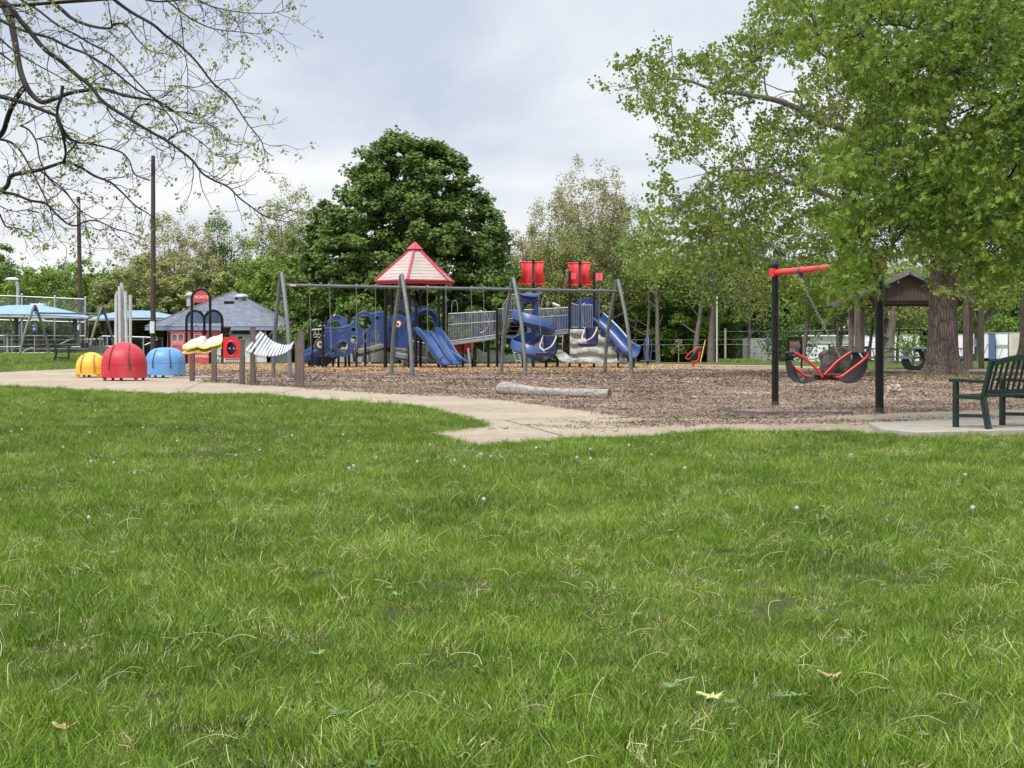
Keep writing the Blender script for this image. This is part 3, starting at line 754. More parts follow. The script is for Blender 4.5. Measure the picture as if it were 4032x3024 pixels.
for (lo, hi, yy) in (([(505, 1050), (580, 1055), (640, 1045), (700, 1030), (740, 1050)], [(620, 965), (700, 940), (740, 925), (785, 920), (800, 950)], 0),
                     ([(720, 1045), (800, 1050), (870, 1025), (940, 1010), (1000, 985)], [(790, 985), (850, 945), (900, 925), (950, 915), (1000, 893)], 0)):
    for lay, mat, dz in ((0, 'pale_yellow', 0), (1, 'pale_yellow', -.135)):
        mb = MB(); A = smooth_pts([z2(x, y, 41.2) for x, y in lo], 9); B = smooth_pts([z2(x, y, 42.2) for x, y in hi], 9); n = len(A)
        for i in range(n):
            w_ = .028 * (1 if i % 2 else -1); d = (A[i] - B[i]).normalized(); A[i] = A[i] + d * (w_ + .03); B[i] = B[i] - d * w_
        vs = []
        for a, b in zip(A, B): vs += [a + Vector((0, 0, dz)), b + Vector((0, 0, dz)), b + Vector((0, 0, dz - .03)), a + Vector((0, 0, dz - .03))]
        fs = []
        for i in range(n - 1):
            k = 4 * i; fs += [(k, k + 4, k + 5, k + 1), (k + 3, k + 2, k + 6, k + 7), (k, k + 3, k + 7, k + 4), (k + 1, k + 5, k + 6, k + 2)]
        fs += [(0, 1, 2, 3), (4 * n - 4, 4 * n - 1, 4 * n - 2, 4 * n - 3)]; mb.add(vs, fs); mb.build('sound_board', mat, rt)
    A = smooth_pts([z2(x, y, 41.25) for x, y in lo], 3); B = smooth_pts([z2(x, y, 42.1) for x, y in hi], 3)
    for i in range(len(A)):
        mb = MB(); a = A[i] + Vector((0, 0, .03)); b = B[i] + Vector((0, 0, .03)); mb.beam(a, b, .033, .02); mb.build('bar', 'pale_strip', rt)
rt = root('hanging_metallophone', P(1080, 1520, 38), 'silver bar metallophone sagging between brown posts', 'metallophone')
for u, v, tp, Y in ((953.5, 1515, 1340, 39.2), (995.5, 1518, 1289, 38.3), (1172.5, 1526, 1345, 37.0), (1185.5, 1528, 1310, 36.4)):
    mb = MB(); post(mb, u, v, tp, Y, .13 if u != 1185.5 else .155); mb.build('post', 'brown_post', rt, bevel=.01)
UP = [(1490, 852), (1560, 900), (1620, 955), (1680, 988), (1740, 1008), (1800, 1016), (1850, 1008), (1898, 972)]
LO = [(1305, 1085), (1410, 1132), (1500, 1152), (1590, 1156), (1680, 1150), (1760, 1130), (1820, 1098), (1862, 1068)]
A = smooth_pts([z2(x, y, 38.9) for x, y in UP], 2); B = smooth_pts([z2(x, y, 37.7) for x, y in LO], 2)
for i in range(len(A)):
    wd_ = .062 if i < 9 else .045
    mb = MB(); d = (A[min(i + 1, len(A) - 1)] - A[max(i - 1, 0)]).normalized(); n_ = d.cross(A[i] - B[i]).normalized(); mb.beam(B[i], A[i], wd_, .018, up=n_); mb.build('bar', 'silver', rt, bevel=.003)
mb = MB(); pu = [z2(1415, 850, 38.4)] + [q + Vector((0, 0, -.03)) for q in A] + [z2(1945, 930, 37.2)]; mb.tube(pu, .008, 5)
pl_ = [z2(1285, 1010, 39.1)] + [q + Vector((0, 0, -.03)) for q in B] + [z2(1925, 1040, 37.0)]; mb.tube(pl_, .008, 5); mb.build('cable', 'dark_cap', rt)
for i, (pts) in enumerate(([(1290, 1150, 39), (1290, 1330, 39), (1280, 1400, 39)], [(1925, 1120, 37), (1922, 1380, 37)], [(1440, 1150, 38.2), (1425, 1480, 38.2)])):
    mb = MB(); pp = [z2(x, y, Y) for x, y, Y in pts]; mb.tube(pp, .006, 5); 
    if i < 2: mb.tube([pp[-1], pp[-1] + Vector((0, 0, -.2))], .022, 8)
    mb.build('mallet', 'dark_cap', rt)
mb = MB(); mb.tube(smooth_pts([z2(x, y, 38.2) for x, y in ((1600, 905), (1600, 880), (1650, 840), (1672, 790))], 3), .016, 6); mb.build('handle', 'brown_post', rt)
mb = MB(); c = G(775, 1490); mb.lathe([(.9, 0), (.9, .05)], (c.x, c.y, .012), 32); mb.build('path_circle', 'concrete', kind='structure')

# ------------------------------------------------------------------ swing frames
def bow(a, b, out, n=8):
    """leg from foot a to head b, bulging along out"""
    return [Vector(a).lerp(Vector(b), i / n) + Vector(out) * math.sin(math.pi * (i / n) ** .9) for i in range(n + 1)]
def swing_frame(rt, tops, beam_z, head_z, half, perp, bulge=.22, r_leg=.070, gzf=lambda x, y: 0):
    for i, (x, y) in enumerate(tops):
        for s in (1, -1):
            foot = Vector((x, y, 0)) + perp * (half * s); foot.z = gzf(foot.x, foot.y) - .02
            mb = MB(); mb.tube(bow(foot, (x + perp.x * s * .03, y + perp.y * s * .03, head_z), perp * (s * bulge), 10), r_leg, 10); mb.build('leg', 'grey_metal', rt, smooth=50)
        mb = MB(); mb.tube([(x, y, head_z - .32), (x, y, head_z - .08), (x, y, head_z + .01), (x, y, head_z + .06)], [.085, .095, .088, .035], 12); mb.build('cap', 'dark_cap', rt, smooth=50)
    for a, b in zip(tops[:-1], tops[1:]):
        mb = MB(); mb.tube([(a[0], a[1], beam_z), (b[0], b[1], beam_z)], .056, 10); mb.build('beam', 'grey_metal', rt, smooth=50)
def chain(mb, a, b, r=.007, link=.055):
    """welded chain: alternating flattened loops"""
    a = Vector(a); b = Vector(b); d = b - a; n = max(2, int(d.length / link)); d.normalize(); s = d.orthogonal().normalized(); t = d.cross(s)
    for i in range(n):
        c = a.lerp(b, (i + .5) / n); ax = s if i % 2 else t; hl = (b - a).length / n * .62
        pts = [c + d * (hl * q) + ax * (r * 1.7 * w_) for q, w_ in ((-1, 0), (-.7, 1), (.7, 1), (1, 0), (.7, -1), (-.7, -1))]
        mb.tube(pts, r * .62, 4, closed=True)
T4 = [(-7.68, 47.3), (-3.82, 49.15), (.04, 51.0), (3.93, 52.7)]
sw = root('swing_set', (T4[0][0], T4[0][1], 0), 'long grey three bay swing frame with curved legs', 'swing frame')
dirb = (Vector((T4[3][0], T4[3][1], 0)) - Vector((T4[0][0], T4[0][1], 0))).normalized(); perp = Vector((-dirb.y, dirb.x, 0))
swing_frame(sw, T4, 3.09, 3.50, 1.0, perp)
def on_beam(u):      # point of the beam seen at image x
    k = (u - CX) / F; a = T4[0]; t = (k * a[1] - a[0]) / (dirb.x - k * dirb.y); return Vector((a[0] + dirb.x * t, a[1] + dirb.y * t, 3.09))
p0 = on_beam(1150); mb = MB(); mb.box(p0 + dirb * .03 + Vector((0, -.058, 0)), (.22, .012, .05), Matrix((dirb, Vector((-dirb.y, dirb.x, 0)), Vector((0, 0, 1)))).transposed()); mb.build('name_plate', 'white_paint', sw)
def hanger(parent, p):
    mb = MB(); mb.lathe([(.068, -.03), (.068, .03)], p, 12, Matrix((dirb.orthogonal(), dirb.cross(dirb.orthogonal()), dirb)).transposed()); mb.box(p + Vector((0, 0, -.085)), (.03, .03, .07)); mb.build('clevis', 'grey_metal', parent)
pm('chain_metal', (.28, .30, .24), (.18, .19, .15), rough=.5, scale=30, metal=.5)
pm('rubber', (.012, .012, .013), (.02, .02, .021), rough=.7, scale=12)
z3 = lambda x, y: (1160 + x / 2.86, 920 + y / 2.86)
belts = [(165, 390, (185, 1330), (300, 1378), (415, 1312), 'far left belt swing beside the blue slide, hung under the grey frame'),
         (695, 910, (697, 1330), (800, 1362), (915, 1300), 'belt swing in front of the dark lower ramp'),
         (1495, 1705, (1500, 1330), (1595, 1424), (1705, 1350), 'belt swing hanging in front of the blue double slide'),
         (1990, 2130, (2000, 1400), (2060, 1430), (2130, 1385), 'belt swing hanging right of the blue double slide')]
for hx0, hx1, a, b, c, lab in belts:
    h0 = on_beam(z3(hx0, 0)[0]); h1 = on_beam(z3(hx1, 0)[0]); Ym = (h0.y + h1.y) / 2
    pts = [P(*z3(*a), h0.y), P(*z3(*b), Ym), P(*z3(*c), h1.y)]
    rt = root('belt_swing', h0, lab, 'swing', 'belt swings on the grey frame')
    s = smooth_pts([pts[0], pts[0].lerp(pts[1], .55) + Vector((0, 0, -.07)), pts[1], pts[2].lerp(pts[1], .55) + Vector((0, 0, -.07)), pts[2]], 4)
    mb = MB(); mb.sweep(s, [[(-.07, -.008), (.07, -.008), (.07, .008), (-.07, .008)]] * len(s), [(0, 0, 1)] * len(s)); mb.build('seat', 'rubber', rt, smooth=60)
    for h, e_ in ((h0, s[0]), (h1, s[-1])):
        mb = MB(); chain(mb, h + Vector((0, 0, -.1)), e_ + Vector((0, 0, .01)), .009, .07); mb.build('chain', 'chain_metal', rt); hanger(rt, h)
# molded high-back swing seats with a tan harness
pm('tan_plastic', (.60, .52, .40), (.52, .44, .32), rough=.5, scale=8)
pm('seat_blue', (.022, .045, .13), (.015, .03, .09), rough=.45, scale=5)
def bucket_seat(u0, u1, vt, vb, hu0, hu1, lab):
    h0 = on_beam(hu0); h1 = on_beam(hu1); Ym = (h0.y + h1.y) / 2; k = F / Ym
    c = P((u0 + u1) / 2, vb, Ym); wd = (u1 - u0) / k * .85; H = (vb - vt) / k
    rt = root('high_back_swing', h0, lab, 'swing seat', 'high backed swing seats on the grey frame')
    cx = c.x + .07; z0 = c.z
    # shell: a curved board (back and seat) swept across
    prof = [(0.0, H), (.03, H * .75), (.05, H * .45), (.03, H * .26), (-.10, H * .13), (-.26, H * .10), (-.38, H * .16), (-.44, H * .24)]
    path = smooth_pts([Vector((cx + x * .75, Ym + x * .6, z0 + z)) for x, z in prof], 4)
    ups = [Vector((.78, .62, 0)).cross(Vector((0, 0, 1)))] * len(path)
    mb = MB(); sec = [(-wd * .5, -.02), (wd * .5, -.02), (wd * .5, .07), (wd * .42, .07), (wd * .40, .02), (-wd * .40, .02), (-wd * .42, .07), (-wd * .5, .07)]
    upl = []
    for i in range(len(path)):
        t = (path[min(i + 1, len(path) - 1)] - path[max(i - 1, 0)]).normalized(); upl.append(Vector((-.62, .78, 0)).cross(t))
    mb.sweep(path, [sec] * len(path), upl); mb.build('seat_shell', 'seat_blue', rt, smooth=40)
    mb = MB()
    for i in range(7):
        p = path[2 + i * 2]; mb.beam(p + Vector((-.62, .78, 0)) * wd * .38 - upl[2 + 2 * i] * -.03, p - Vector((-.62, .78, 0)) * wd * .38 - upl[2 + 2 * i] * -.03, .018, .018)
    mb.build('ribs', 'navy', rt)
    top = path[0]; s = Vector((-.62, .78, 0))
    mb = MB(); mb.tube([top - s * wd * .62, top + s * wd * .62], .022, 8); mb.build('top_bar', 'dark_cap', rt)
    f = Vector((-.78, -.62, 0)); mb = MB()
    for q in (-1, 1):
        a = top + s * (q * wd * .55)
        mb.tube(smooth_pts([a, a + f * .10 + Vector((0, 0, -H * .25)), a + f * .22 + Vector((0, 0, -H * .5)) - s * q * wd * .1, top + f * .28 + Vector((0, 0, -H * .66))], 5), [.03] * 16, 8)
    mb.tube([top + f * .28 + Vector((0, 0, -H * .66)), top + f * .22 + Vector((0, 0, -H * .95))], .035, 8); mb.build('harness', 'tan_plastic', rt, smooth=50)
    for h, q in ((h0, -1), (h1, 1)):
        e_ = top + Vector((q * wd * .5, q * .1, .02)); mb = MB(); chain(mb, h + Vector((0, 0, -.1)), e_, .009, .07); mb.build('chain', 'chain_metal', rt); hanger(rt, h)
z4 = lambda x, y: (1780 + x / 2.765, 1000 + y / 2.765)
bucket_seat(z4(925, 0)[0], z4(1165, 0)[0], z4(0, 892)[1], z4(0, 1132)[1], z4(940, 0)[0], z4(1165, 0)[0], 'navy high backed swing seat with tan harness by the spiral slide')
bucket_seat(z4(1395, 0)[0], z4(1600, 0)[0], z4(0, 800)[1], z4(0, 1028)[1], z4(1390, 0)[0], z4(1605, 0)[0], 'navy high backed swing seat in front of the grey climbing rock')

# small swing frame at far left
T2 = [(X(137, 79), 79.0), (X(403, 82), 82.0)]
sw2 = root('swing_set', (T2[0][0], T2[0][1], gz(*T2[0])), 'small grey one bay swing frame before the shade canopies', 'swing frame')
d2 = (Vector((T2[1][0], T2[1][1], 0)) - Vector((T2[0][0], T2[0][1], 0))).normalized(); p2 = Vector((-d2.y * .9 + .35, d2.x, 0)).normalized()
swing_frame(sw2, T2, 2.88, 3.28, 1.0, Vector((.55, .83, 0)), bulge=.12, r_leg=.075, gzf=gz)
rt = root('bucket_swing', (X(332, 81), 81, 2.8), 'small black toddler bucket swing left of the chime pipes', 'swing seat')
mb = MB(); c = P(332, 1362, 81); q = [(-.20, .16), (.20, .16), (.13, -.12), (-.13, -.12)]
mb.plate([[(-.21, .17), (-.12, .17), (.12, .17), (.21, .17), (.19, 0), (.12, -.14), (-.12, -.14), (-.19, 0)][::-1], circ(0, .01, .08, 10)], c, (1, 0, 0), (0, 0, 1), .26); mb.build('seat', 'rubber', rt)
for s in (-1, 1):
    mb = MB(); chain(mb, (c.x + s * .25, 81, 2.85), (c.x + s * .19, 81, c.z + .17), .01, .09); mb.build('chain', 'chain_metal', rt)

# ------------------------------------------------------------------ benches
def bench(name, label, origin, along, back_dir, length, slat_n, arch=.06, legs=2, scale=1.0, open_end=False):
    """slatted park bench: origin = foot of the near rear leg, along = length direction, back_dir = from the front to the back"""
    o = Vector(origin); al = Vector(along).normalized(); bk = Vector(back_dir).normalized(); U = Vector((0, 0, 1)); S = scale
    rt = root(name, o, label, 'bench')
    def q(a, b, z): return o + (al * a - bk * b + U * z) * S       # a along, b forward, z up
    for a in [0, length] + ([length / 2] if length > 1.7 else []):
        mb = MB()
        mb.beam(q(a, -.03, 0), q(a, .06, .42), .055 * S, .075 * S, up=bk); mb.beam(q(a, .06, .40), q(a, -.09, .90), .055 * S, .06 * S, up=bk)
        mb.build('rear_leg', 'green_metal', rt, bevel=.004)
        mb = MB(); mb.beam(q(a, .52, 0), q(a, .52, .60), .055 * S, .07 * S, up=bk); mb.build('front_leg', 'green_metal', rt, bevel=.004)
        mb = MB(); mb.beam(q(a, -.0, .615), q(a, .62, .625), .06 * S, .045 * S); mb.build('armrest', 'green_metal', rt, bevel=.006)
        mb = MB(); mb.beam(q(a, .03, .40), q(a, .52, .41), .05 * S, .05 * S); mb.beam(q(a, .0, .17), q(a, .52, .155), .04 * S, .045 * S); mb.build('side_rail', 'green_metal', rt, bevel=.004)
    for i in range(7):
        b = .06 + i * .068; z = .415 + .012 * abs(i - 3) / 3
        mb = MB(); mb.beam(q(.02, b, z), q(length - .02, b, z), .05 * S, .022 * S); mb.build('seat_slat', 'green_metal', rt, bevel=.003)
    mb = MB(); n = 16; top = [q(length * k / n, -.085, .855 + arch * math.sin(math.pi * k / n)) for k in range(n + 1)]
    mb.sweep(top, [[(-.025 * S, -.035 * S), (.025 * S, -.035 * S), (.025 * S, .035 * S), (-.025 * S, .035 * S)]] * (n + 1), [U] * (n + 1)); mb.build('top_rail', 'green_metal', rt, bevel=.005)
    mb = MB(); mb.beam(q(0, .035, .485), q(length, .035, .485), .04 * S, .055 * S); mb.build('lower_rail', 'green_metal', rt, bevel=.004)
    for k in range(1, slat_n):
        a = length * k / slat_n; h = .855 + arch * math.sin(math.pi * k / slat_n) - .03
        mb = MB(); mb.beam(q(a, .035, .50), q(a, -.083, h), .036 * S, .014 * S, up=bk); mb.build('back_slat', 'green_metal', rt)
    return rt
fr_ = Vector((-.25, .43, 0)).normalized()
b0 = P(3885, 1690, 17.2); b0.z = .08
bench('park_bench', 'dark green slatted bench on the concrete pad at right', b0, (.864, .503, 0), -fr_, 1.8, 17, arch=.10, scale=.93)
g0 = G(285, 1426); g0 = Vector((X(216, 57.7), 57.7, gz(X(230, 57.7), 57.7)))
bench('park_bench', 'dark green bench seen end-on, on the grass at left', g0, (-.29, .957, 0), (-.957, -.29, 0), 1.5, 12, arch=.03, scale=1.02)
bench('park_bench', 'dark green bench far off behind the boulder and shelter posts', (X(3412, 66), 66, 0), (-1, .1, 0), (.1, -1, 0), 1.5, 12, arch=.03, scale=1.15)
# ================================================================== left background
def canopy(label, corners, zc, drop, posts, Yp):
    """four-corner tensile roof: corners (x, y, z), middle raised"""
    c0 = Vector((sum(c[0] for c in corners) / 4, sum(c[1] for c in corners) / 4, 0))
    rt = root('shade_canopy', (c0.x, c0.y, 0), label, 'shade canopy', 'blue shade canopies')
    n = 14; vs = []; fs = []
    A, B, C, D = [Vector(c) for c in corners]
    for j in range(n + 1):
        for i in range(n + 1):
            s, t = i / n, j / n; p = A.lerp(B, s).lerp(D.lerp(C, s), t)
            k = min(1, 1.45 * min(s, 1 - s) * 2) ** .8 * min(1, 1.45 * min(t, 1 - t) * 2) ** .8
            p.z += (zc - p.z) * (.9 * min(1, 2 * min(s, 1 - s, t, 1 - t) * 1.3) ** .75)
            if j in (0, n): p.z += drop * 4 * s * (1 - s); p.y += (1 if j == 0 else -1) * .5 * 4 * s * (1 - s) * .6
            vs.append(p)
    for j in range(n):
        for i in range(n): a = j * (n + 1) + i; fs.append((a, a + 1, a + n + 2, a + n + 1))
    m = len(vs); vs += [v - Vector((0, 0, .04)) for v in vs]; fs += [tuple(i + m for i in f)[::-1] for f in fs]
    MB().add(vs, fs).build('fabric', 'canopy', rt, smooth=40)
    mb = MB(); q = [Vector(c) + Vector((0, 0, -.06)) for c in corners]
    for a, b in zip(q, q[1:] + q[:1]): mb.tube([a, b], .06, 8)
    mb.build('edge_frame', 'grey_metal', rt)
    for (x, y, zt) in posts:
        mb = MB(); mb.tube([(x, y, gz(x, y) - .1), (x, y, zt)], .14, 14)
        for s in (-1, 1): mb.tube(smooth_pts([(x, y, zt - .55), (x + s * .25, y, zt - .35), (x + s * .5, y, zt + .05)], 4), .04, 6)
        mb.build('post', 'grey_metal', rt, smooth=50)
Ya = 88.0
k = F / Ya
def zz(v, Y): return CAMZ - (v - HZ) / F * Y
canopy('larger blue shade canopy over the bleachers at far left', [(X(-160, 85), 85, zz(1240, 85)), (X(345, 85), 85, zz(1250, 85)), (X(350, 92), 92, zz(1245, 92)), (X(-130, 92), 92, zz(1240, 92))], zz(1196, 88), .12,
       [(X(64, 88), 88, zz(1246, 88)), (X(295, 88), 88, zz(1250, 88))], 88)
canopy('second blue shade canopy behind the pipes and snack building', [(X(348, 96), 96, zz(1258, 96)), (X(720, 96), 96, zz(1254, 96)), (X(700, 104), 104, zz(1250, 104)), (X(380, 104), 104, zz(1250, 104))], zz(1218, 99), .1,
       [(X(420, 99), 99, zz(1255, 99)), (X(680, 99), 99, zz(1250, 99))], 99)
# chain link fence
def z6(x, y): return (x / 5.53, 1140 + y / 5.53)
Yf = 93.0; rt = root('chain_link_fence', (X(150, Yf), Yf, .3), 'tall grey chain link backstop fence behind the blue canopy', 'fence')
for x, top in ((-500, 100), (478, 118), (1192, 155), (1858, 185)):
    u, v = z6(x, top); mb = MB(); mb.tube([(X(u, Yf), Yf, .1), (X(u, Yf), Yf, zz(v, Yf))], .055, 8); mb.lathe([(.075, 0), (.075, .05), (.02, .1)], (X(u, Yf), Yf, zz(v, Yf)), 10); mb.build('post', 'galv', rt, smooth=50)
for y0, y1 in ((118, 210), (655, 712), (1000, 1012)):
    mb = MB(); a = z6(-500, y0 - (10 if y0 < 900 else 0)); b = z6(1858, y1); mb.tube([P(*a, Yf), P(*b, Yf)], .032, 6); mb.build('rail', 'galv', rt)
mb = MB(); a = P(*z6(-500, 108), Yf); b = P(*z6(1858, 208), Yf); mb.add([(a.x, Yf + .03, .35), (b.x, Yf + .03, .35), (b.x, Yf + .03, b.z), (a.x, Yf + .03, a.z)], [(0, 1, 2, 3)]); mb.build('wire_mesh', 'chainlink', rt)
rt = root('chain_link_fence', (X(480, 99), 99, 0), 'low chain link fence behind the chime pipes', 'fence')
mb = MB(); a = P(330, 1336, 99); b = P(640, 1331, 99); mb.add([(a.x, 99, 0), (b.x, 99, 0), (b.x, 99, b.z), (a.x, 99, a.z)], [(0, 1, 2, 3)]); mb.build('wire_mesh', 'chainlink', rt)
mb = MB(); mb.tube([a, b], .04, 6); mb.build('rail', 'galv', rt)
for u in (345, 420, 500, 562, 640):
    mb = MB(); mb.tube([(X(u, 98.9), 98.9, -.2), (X(u, 98.9), 98.9, zz(1329, 98.9))], .045, 6); mb.build('post', 'galv', rt)
# bleacher stairs and railings
Yb = 86.5; rt = root('bleacher', (X(150, Yb), Yb, .4), 'metal bleachers with pipe railings under the blue canopy', 'bleachers')
for i in range(4):
    z = .58 + i * .28; y = Yb + .35 * i
    mb = MB(); mb.box((X(120, y), y, z), (7.6, .28, .06)); mb.build('seat_plank', 'galv', rt, bevel=.01)
for pts, mt in (([(-60, 1025), (150, 1003), (1620, 1008)], 'galv'), ([(-40, 1245), (480, 1245)], 'galv'), ([(0, 1078), (155, 1000)], 'galv_yellow'), ([(165, 945), (170, 1440)], 'galv_yellow'), ([(90, 1060), (95, 1385), (1150, 1380)], 'galv'),
                ([(140, 1040), (150, 1390)], 'galv'), ([(260, 1020), (265, 1440)], 'galv'), ([(440, 1390), (560, 1320), (700, 1262), (745, 1290), (745, 1480)], 'galv'), ([(1610, 1050), (1320, 1185), (1330, 1250), (1755, 1248)], 'galv'),
                ([(755, 1010), (755, 1290)], 'galv'), ([(40, 1440), (160, 1380)], 'galv_yellow'), ([(600, 1410), (650, 1400), (670, 1430), (670, 1480)], 'galv'), ([(1080, 1395), (1150, 1410), (1152, 1500)], 'galv')):
    mb = MB(); mb.tube([P(*z6(x, y), Yb - .3) for x, y in pts], .035, 6); mb.build('rail', mt, rt)
mb = MB(); a = P(*z6(880, 1440), 90); mb.box((a.x - .2, 90, .75), (9, .3, .55)); mb.build('bench_wall', 'slab_grey', rt)
rt = root('handrail', (X(430, 90), 90, 0), 'sloping pipe handrail behind the chime pipes', 'handrail')
def z1(x, y): return (x / 3.19, 1000 + y / 3.19)
for pts in ([(1090, 1120), (1290, 1032), (1450, 1035), (1978, 1050)], [(1800, 1055), (1805, 1260)], [(1820, 1145), (1978, 1075)], [(1255, 1060), (1262, 1240)], [(1290, 1045), (1300, 1240)], [(1350, 1040), (1350, 1230)], [(1170, 1290), (1300, 1240), (1400, 1240)], [(1010, 1080), (1010, 1330)], [(1090, 1090), (1095, 1300)], [(1010, 1160), (1450, 1160)]):
    mb = MB(); mb.tube([P(*z1(x, y), 90) for x, y in pts], .04, 6); mb.build('rail', 'galv', rt)
rt = root('metal_cabinet', (X(307, 91), 91, .3), 'slim grey metal cabinet mounted by the right canopy post', 'cabinet')
mb = MB(); a = P(*z6(1700, 880), 91); b = P(*z6(1700, 1100), 91); mb.box((a.x, 91, (a.z + b.z) / 2), (.17, .15, a.z - b.z)); mb.build('box', 'galv', rt, bevel=.02)
mb = MB(); mb.box((a.x, 91, b.z / 2), (.07, .07, b.z)); mb.build('stand', 'galv', rt)
# hanging signs, flood light and vent box on the canopy
for x0, y0, x1, y1, lab, tilt in ((702, 762, 792, 906, 'tall blue sign with a white emblem hung on the fence', .08), (930, 768, 1012, 862, 'short blue sign hung on the fence, right of the tall one', -.08)):
    a = P(*z6(x0, y0), 92.9); b = P(*z6(x1, y1), 92.9); c = (a + b) / 2; rt = root('fence_sign', (c.x, 92.9, c.z), lab, 'sign')
    M = Matrix.Rotation(tilt, 3, 'Y'); mb = MB(); mb.box(c, (b.x - a.x, .03, a.z - b.z), M); mb.build('board', 'sign_blue', rt)
    mb = MB(); mb.box(c + Vector((0, -.02, (a.z - b.z) * .33)), ((b.x - a.x) * .8, .012, .04), M)
    if lab.startswith('tall'): mb.lathe([(.075, 0), (.075, .012)], c + Vector((0, -.02, -.08)), 14, Matrix.Rotation(R(90), 3, 'X'))
    else: mb.box(c + Vector((0, -.02, -.03)), ((b.x - a.x) * .7, .012, .1), M)
    mb.build('print', 'white_paint', rt)
rt = root('scoreboard', P(*z6(830, 640), 92.6), 'white scoreboard box hanging just below the canopy edge', 'scoreboard')
mb = MB(); a = P(*z6(695, 575), 92.6); b = P(*z6(885, 678), 92.6); c = (a + b) / 2; mb.box(c, (b.x - a.x, .25, a.z - b.z)); mb.box((b.x + .13, 92.6, b.z + .06), (.27, .2, .12)); mb.build('box', 'white_paint', rt, bevel=.02)
mb = MB(); mb.tube([(c.x, 92.7, b.z - 2.6), (c.x, 92.7, b.z + .1)], .02, 8); mb.tube([(b.x + .13, 92.7, b.z - 2.6), (b.x + .13, 92.7, b.z + .1)], .02, 8); mb.build('mount', 'galv', rt)
rt = root('flood_light', P(*z6(850, 250), 90), 'small black flood light on a white box above the canopy', 'flood light')
a = P(*z6(855, 235), 90); mb = MB(); mb.box(a, (.2, .08, .27), Matrix.Rotation(-.2, 3, 'Y')); mb.build('lamp_head', 'dark_cap', rt, bevel=.01)
mb = MB(); a = P(*z6(832, 330), 90); mb.box(a, (.85, .6, .12)); mb.box(P(*z6(860, 285), 90), (.06, .06, .2)); mb.build('mount_box', 'white_paint', rt, bevel=.02)
# street lamp
Yl = 94.4; rt = root('street_lamp', (X(71.5, Yl), Yl, 0), 'pale street lamp with curved arm above the left canopy', 'street lamp')
mb = MB(); mb.tube([(X(71.5, Yl), Yl, -.5), P(*z1(225, 380), Yl)], [.16, .11], 10); mb.build('pole', 'galv', rt, smooth=50)
mb = MB(); mb.tube(smooth_pts([P(*z1(x, y), Yl) for x, y in ((225, 380), (205, 350), (185, 322), (160, 315))], 4), .07, 8); mb.tube([P(*z1(x, y), Yl) for x, y in ((224, 450), (206, 400), (190, 345))], .05, 6); mb.build('arm', 'galv', rt, smooth=50)
mb = MB(); a = P(*z1(148, 316), Yl); mb.lathe([(.0, -.1), (.2, -.09), (.32, -.02), (.2, .1), (0, .12)], a, 14, sx=1.5, sy=.7); mb.build('lamp_head', 'white_paint', rt, smooth=50)
# wooden utility poles
for u, top, ub, Y, rr, lab, lampx, lampz in ((603, 613, 603, 90, .155, 'tall wooden pole with a round lamp, right of the chime pipes', 573, 632), (309, 775, 319, 97, .15, 'wooden pole with a round lamp, left of the chime pipes', 281, 816)):
    rt = root('utility_pole', (X(ub, Y), Y, 0), lab, 'utility pole', 'wooden light poles')
    t = P(u, top, Y); mb = MB(); mb.tube([(X(ub, Y), Y, -.6), ((X(ub, Y) + t.x) / 2, Y, t.z / 2), t], [rr * 1.15, rr, rr * .8], 14); mb.build('pole', 'pole_wood', rt, smooth=50)
    l = P(lampx, lampz, Y - .3); mb = MB(); mb.lathe([(.05, -.16), (.14, -.12), (.25, .0), (.27, .04), (.0, .05)], l, 16, Matrix.Rotation(R(65), 3, 'X') @ Matrix.Rotation(R(-20), 3, 'Y')); mb.build('flood_lamp', 'galv', rt, smooth=50)
    mb = MB(); mb.tube([l, (t.x, Y, l.z + .05), P(lampx + 66 if lampx > 500 else lampx + 30, lampz - 6, Y)], .03, 6); mb.box(P(lampx + 62 if lampx > 500 else lampx + 26, lampz - 8, Y - .2), (.16, .2, .3)); mb.build('bracket', 'galv', rt)
    mb = MB(); mb.box((t.x, Y - .22, 2.2), (.28, .14, .75)); mb.build('meter_box', 'white_paint', rt, bevel=.02)
# ------------------------------------------------------------------ snack building
Yb = 91.0
rt = root('park_building', (X(850, Yb), Yb, -.05), 'white park building with grey shingled hip roof', 'building')
ex0, ex1 = X(572.5, Yb), X(1124, Yb); ze = zz(1284, Yb); half = (ex1 - ex0) / 2; cx = (ex0 + ex1) / 2; cy = Yb + half; zt = zz(1147, Yb + half)
ap = (cx + .25, cy, zt); co = [(ex0, Yb, ze), (ex1, Yb, ze), (ex1, Yb + 2 * half, ze), (ex0, Yb + 2 * half, ze)]
mb = MB(); mb.add(co + [ap] + [(x, y, z - .06) for x, y, z in co], [(0, 1, 4), (1, 2, 4), (2, 3, 4), (3, 0, 4), (8, 7, 6, 5), (0, 5, 6, 1), (1, 6, 7, 2), (2, 7, 8, 3), (3, 8, 5, 0)]); roof = mb.build('roof', 'shingle', rt)
mb = MB()
for c in co: mb.beam(c, ap, .16, .05)
mb.build('hip_cap', 'shingle', roof)
mb = MB()
for a, b in zip(co, co[1:] + co[:1]): mb.beam(Vector(a) + Vector((0, 0, -.17)), Vector(b) + Vector((0, 0, -.17)), .06, .20)
pm('fascia', (.25, .30, .42), (.20, .25, .36), rough=.5); mb.build('fascia', 'fascia', rt)
wx0, wx1 = X(646, Yb + .7), X(1062, Yb + .7); wy = Yb + .75; depth = 2 * half - 1.5
mb = MB()
def wall_x(x0, x1, z0, z1): mb.box(((x0 + x1) / 2, wy + .1, (z0 + z1) / 2), (x1 - x0, .2, z1 - z0))
zw0, zw1 = zz(1316, Yb), zz(1289, Yb)
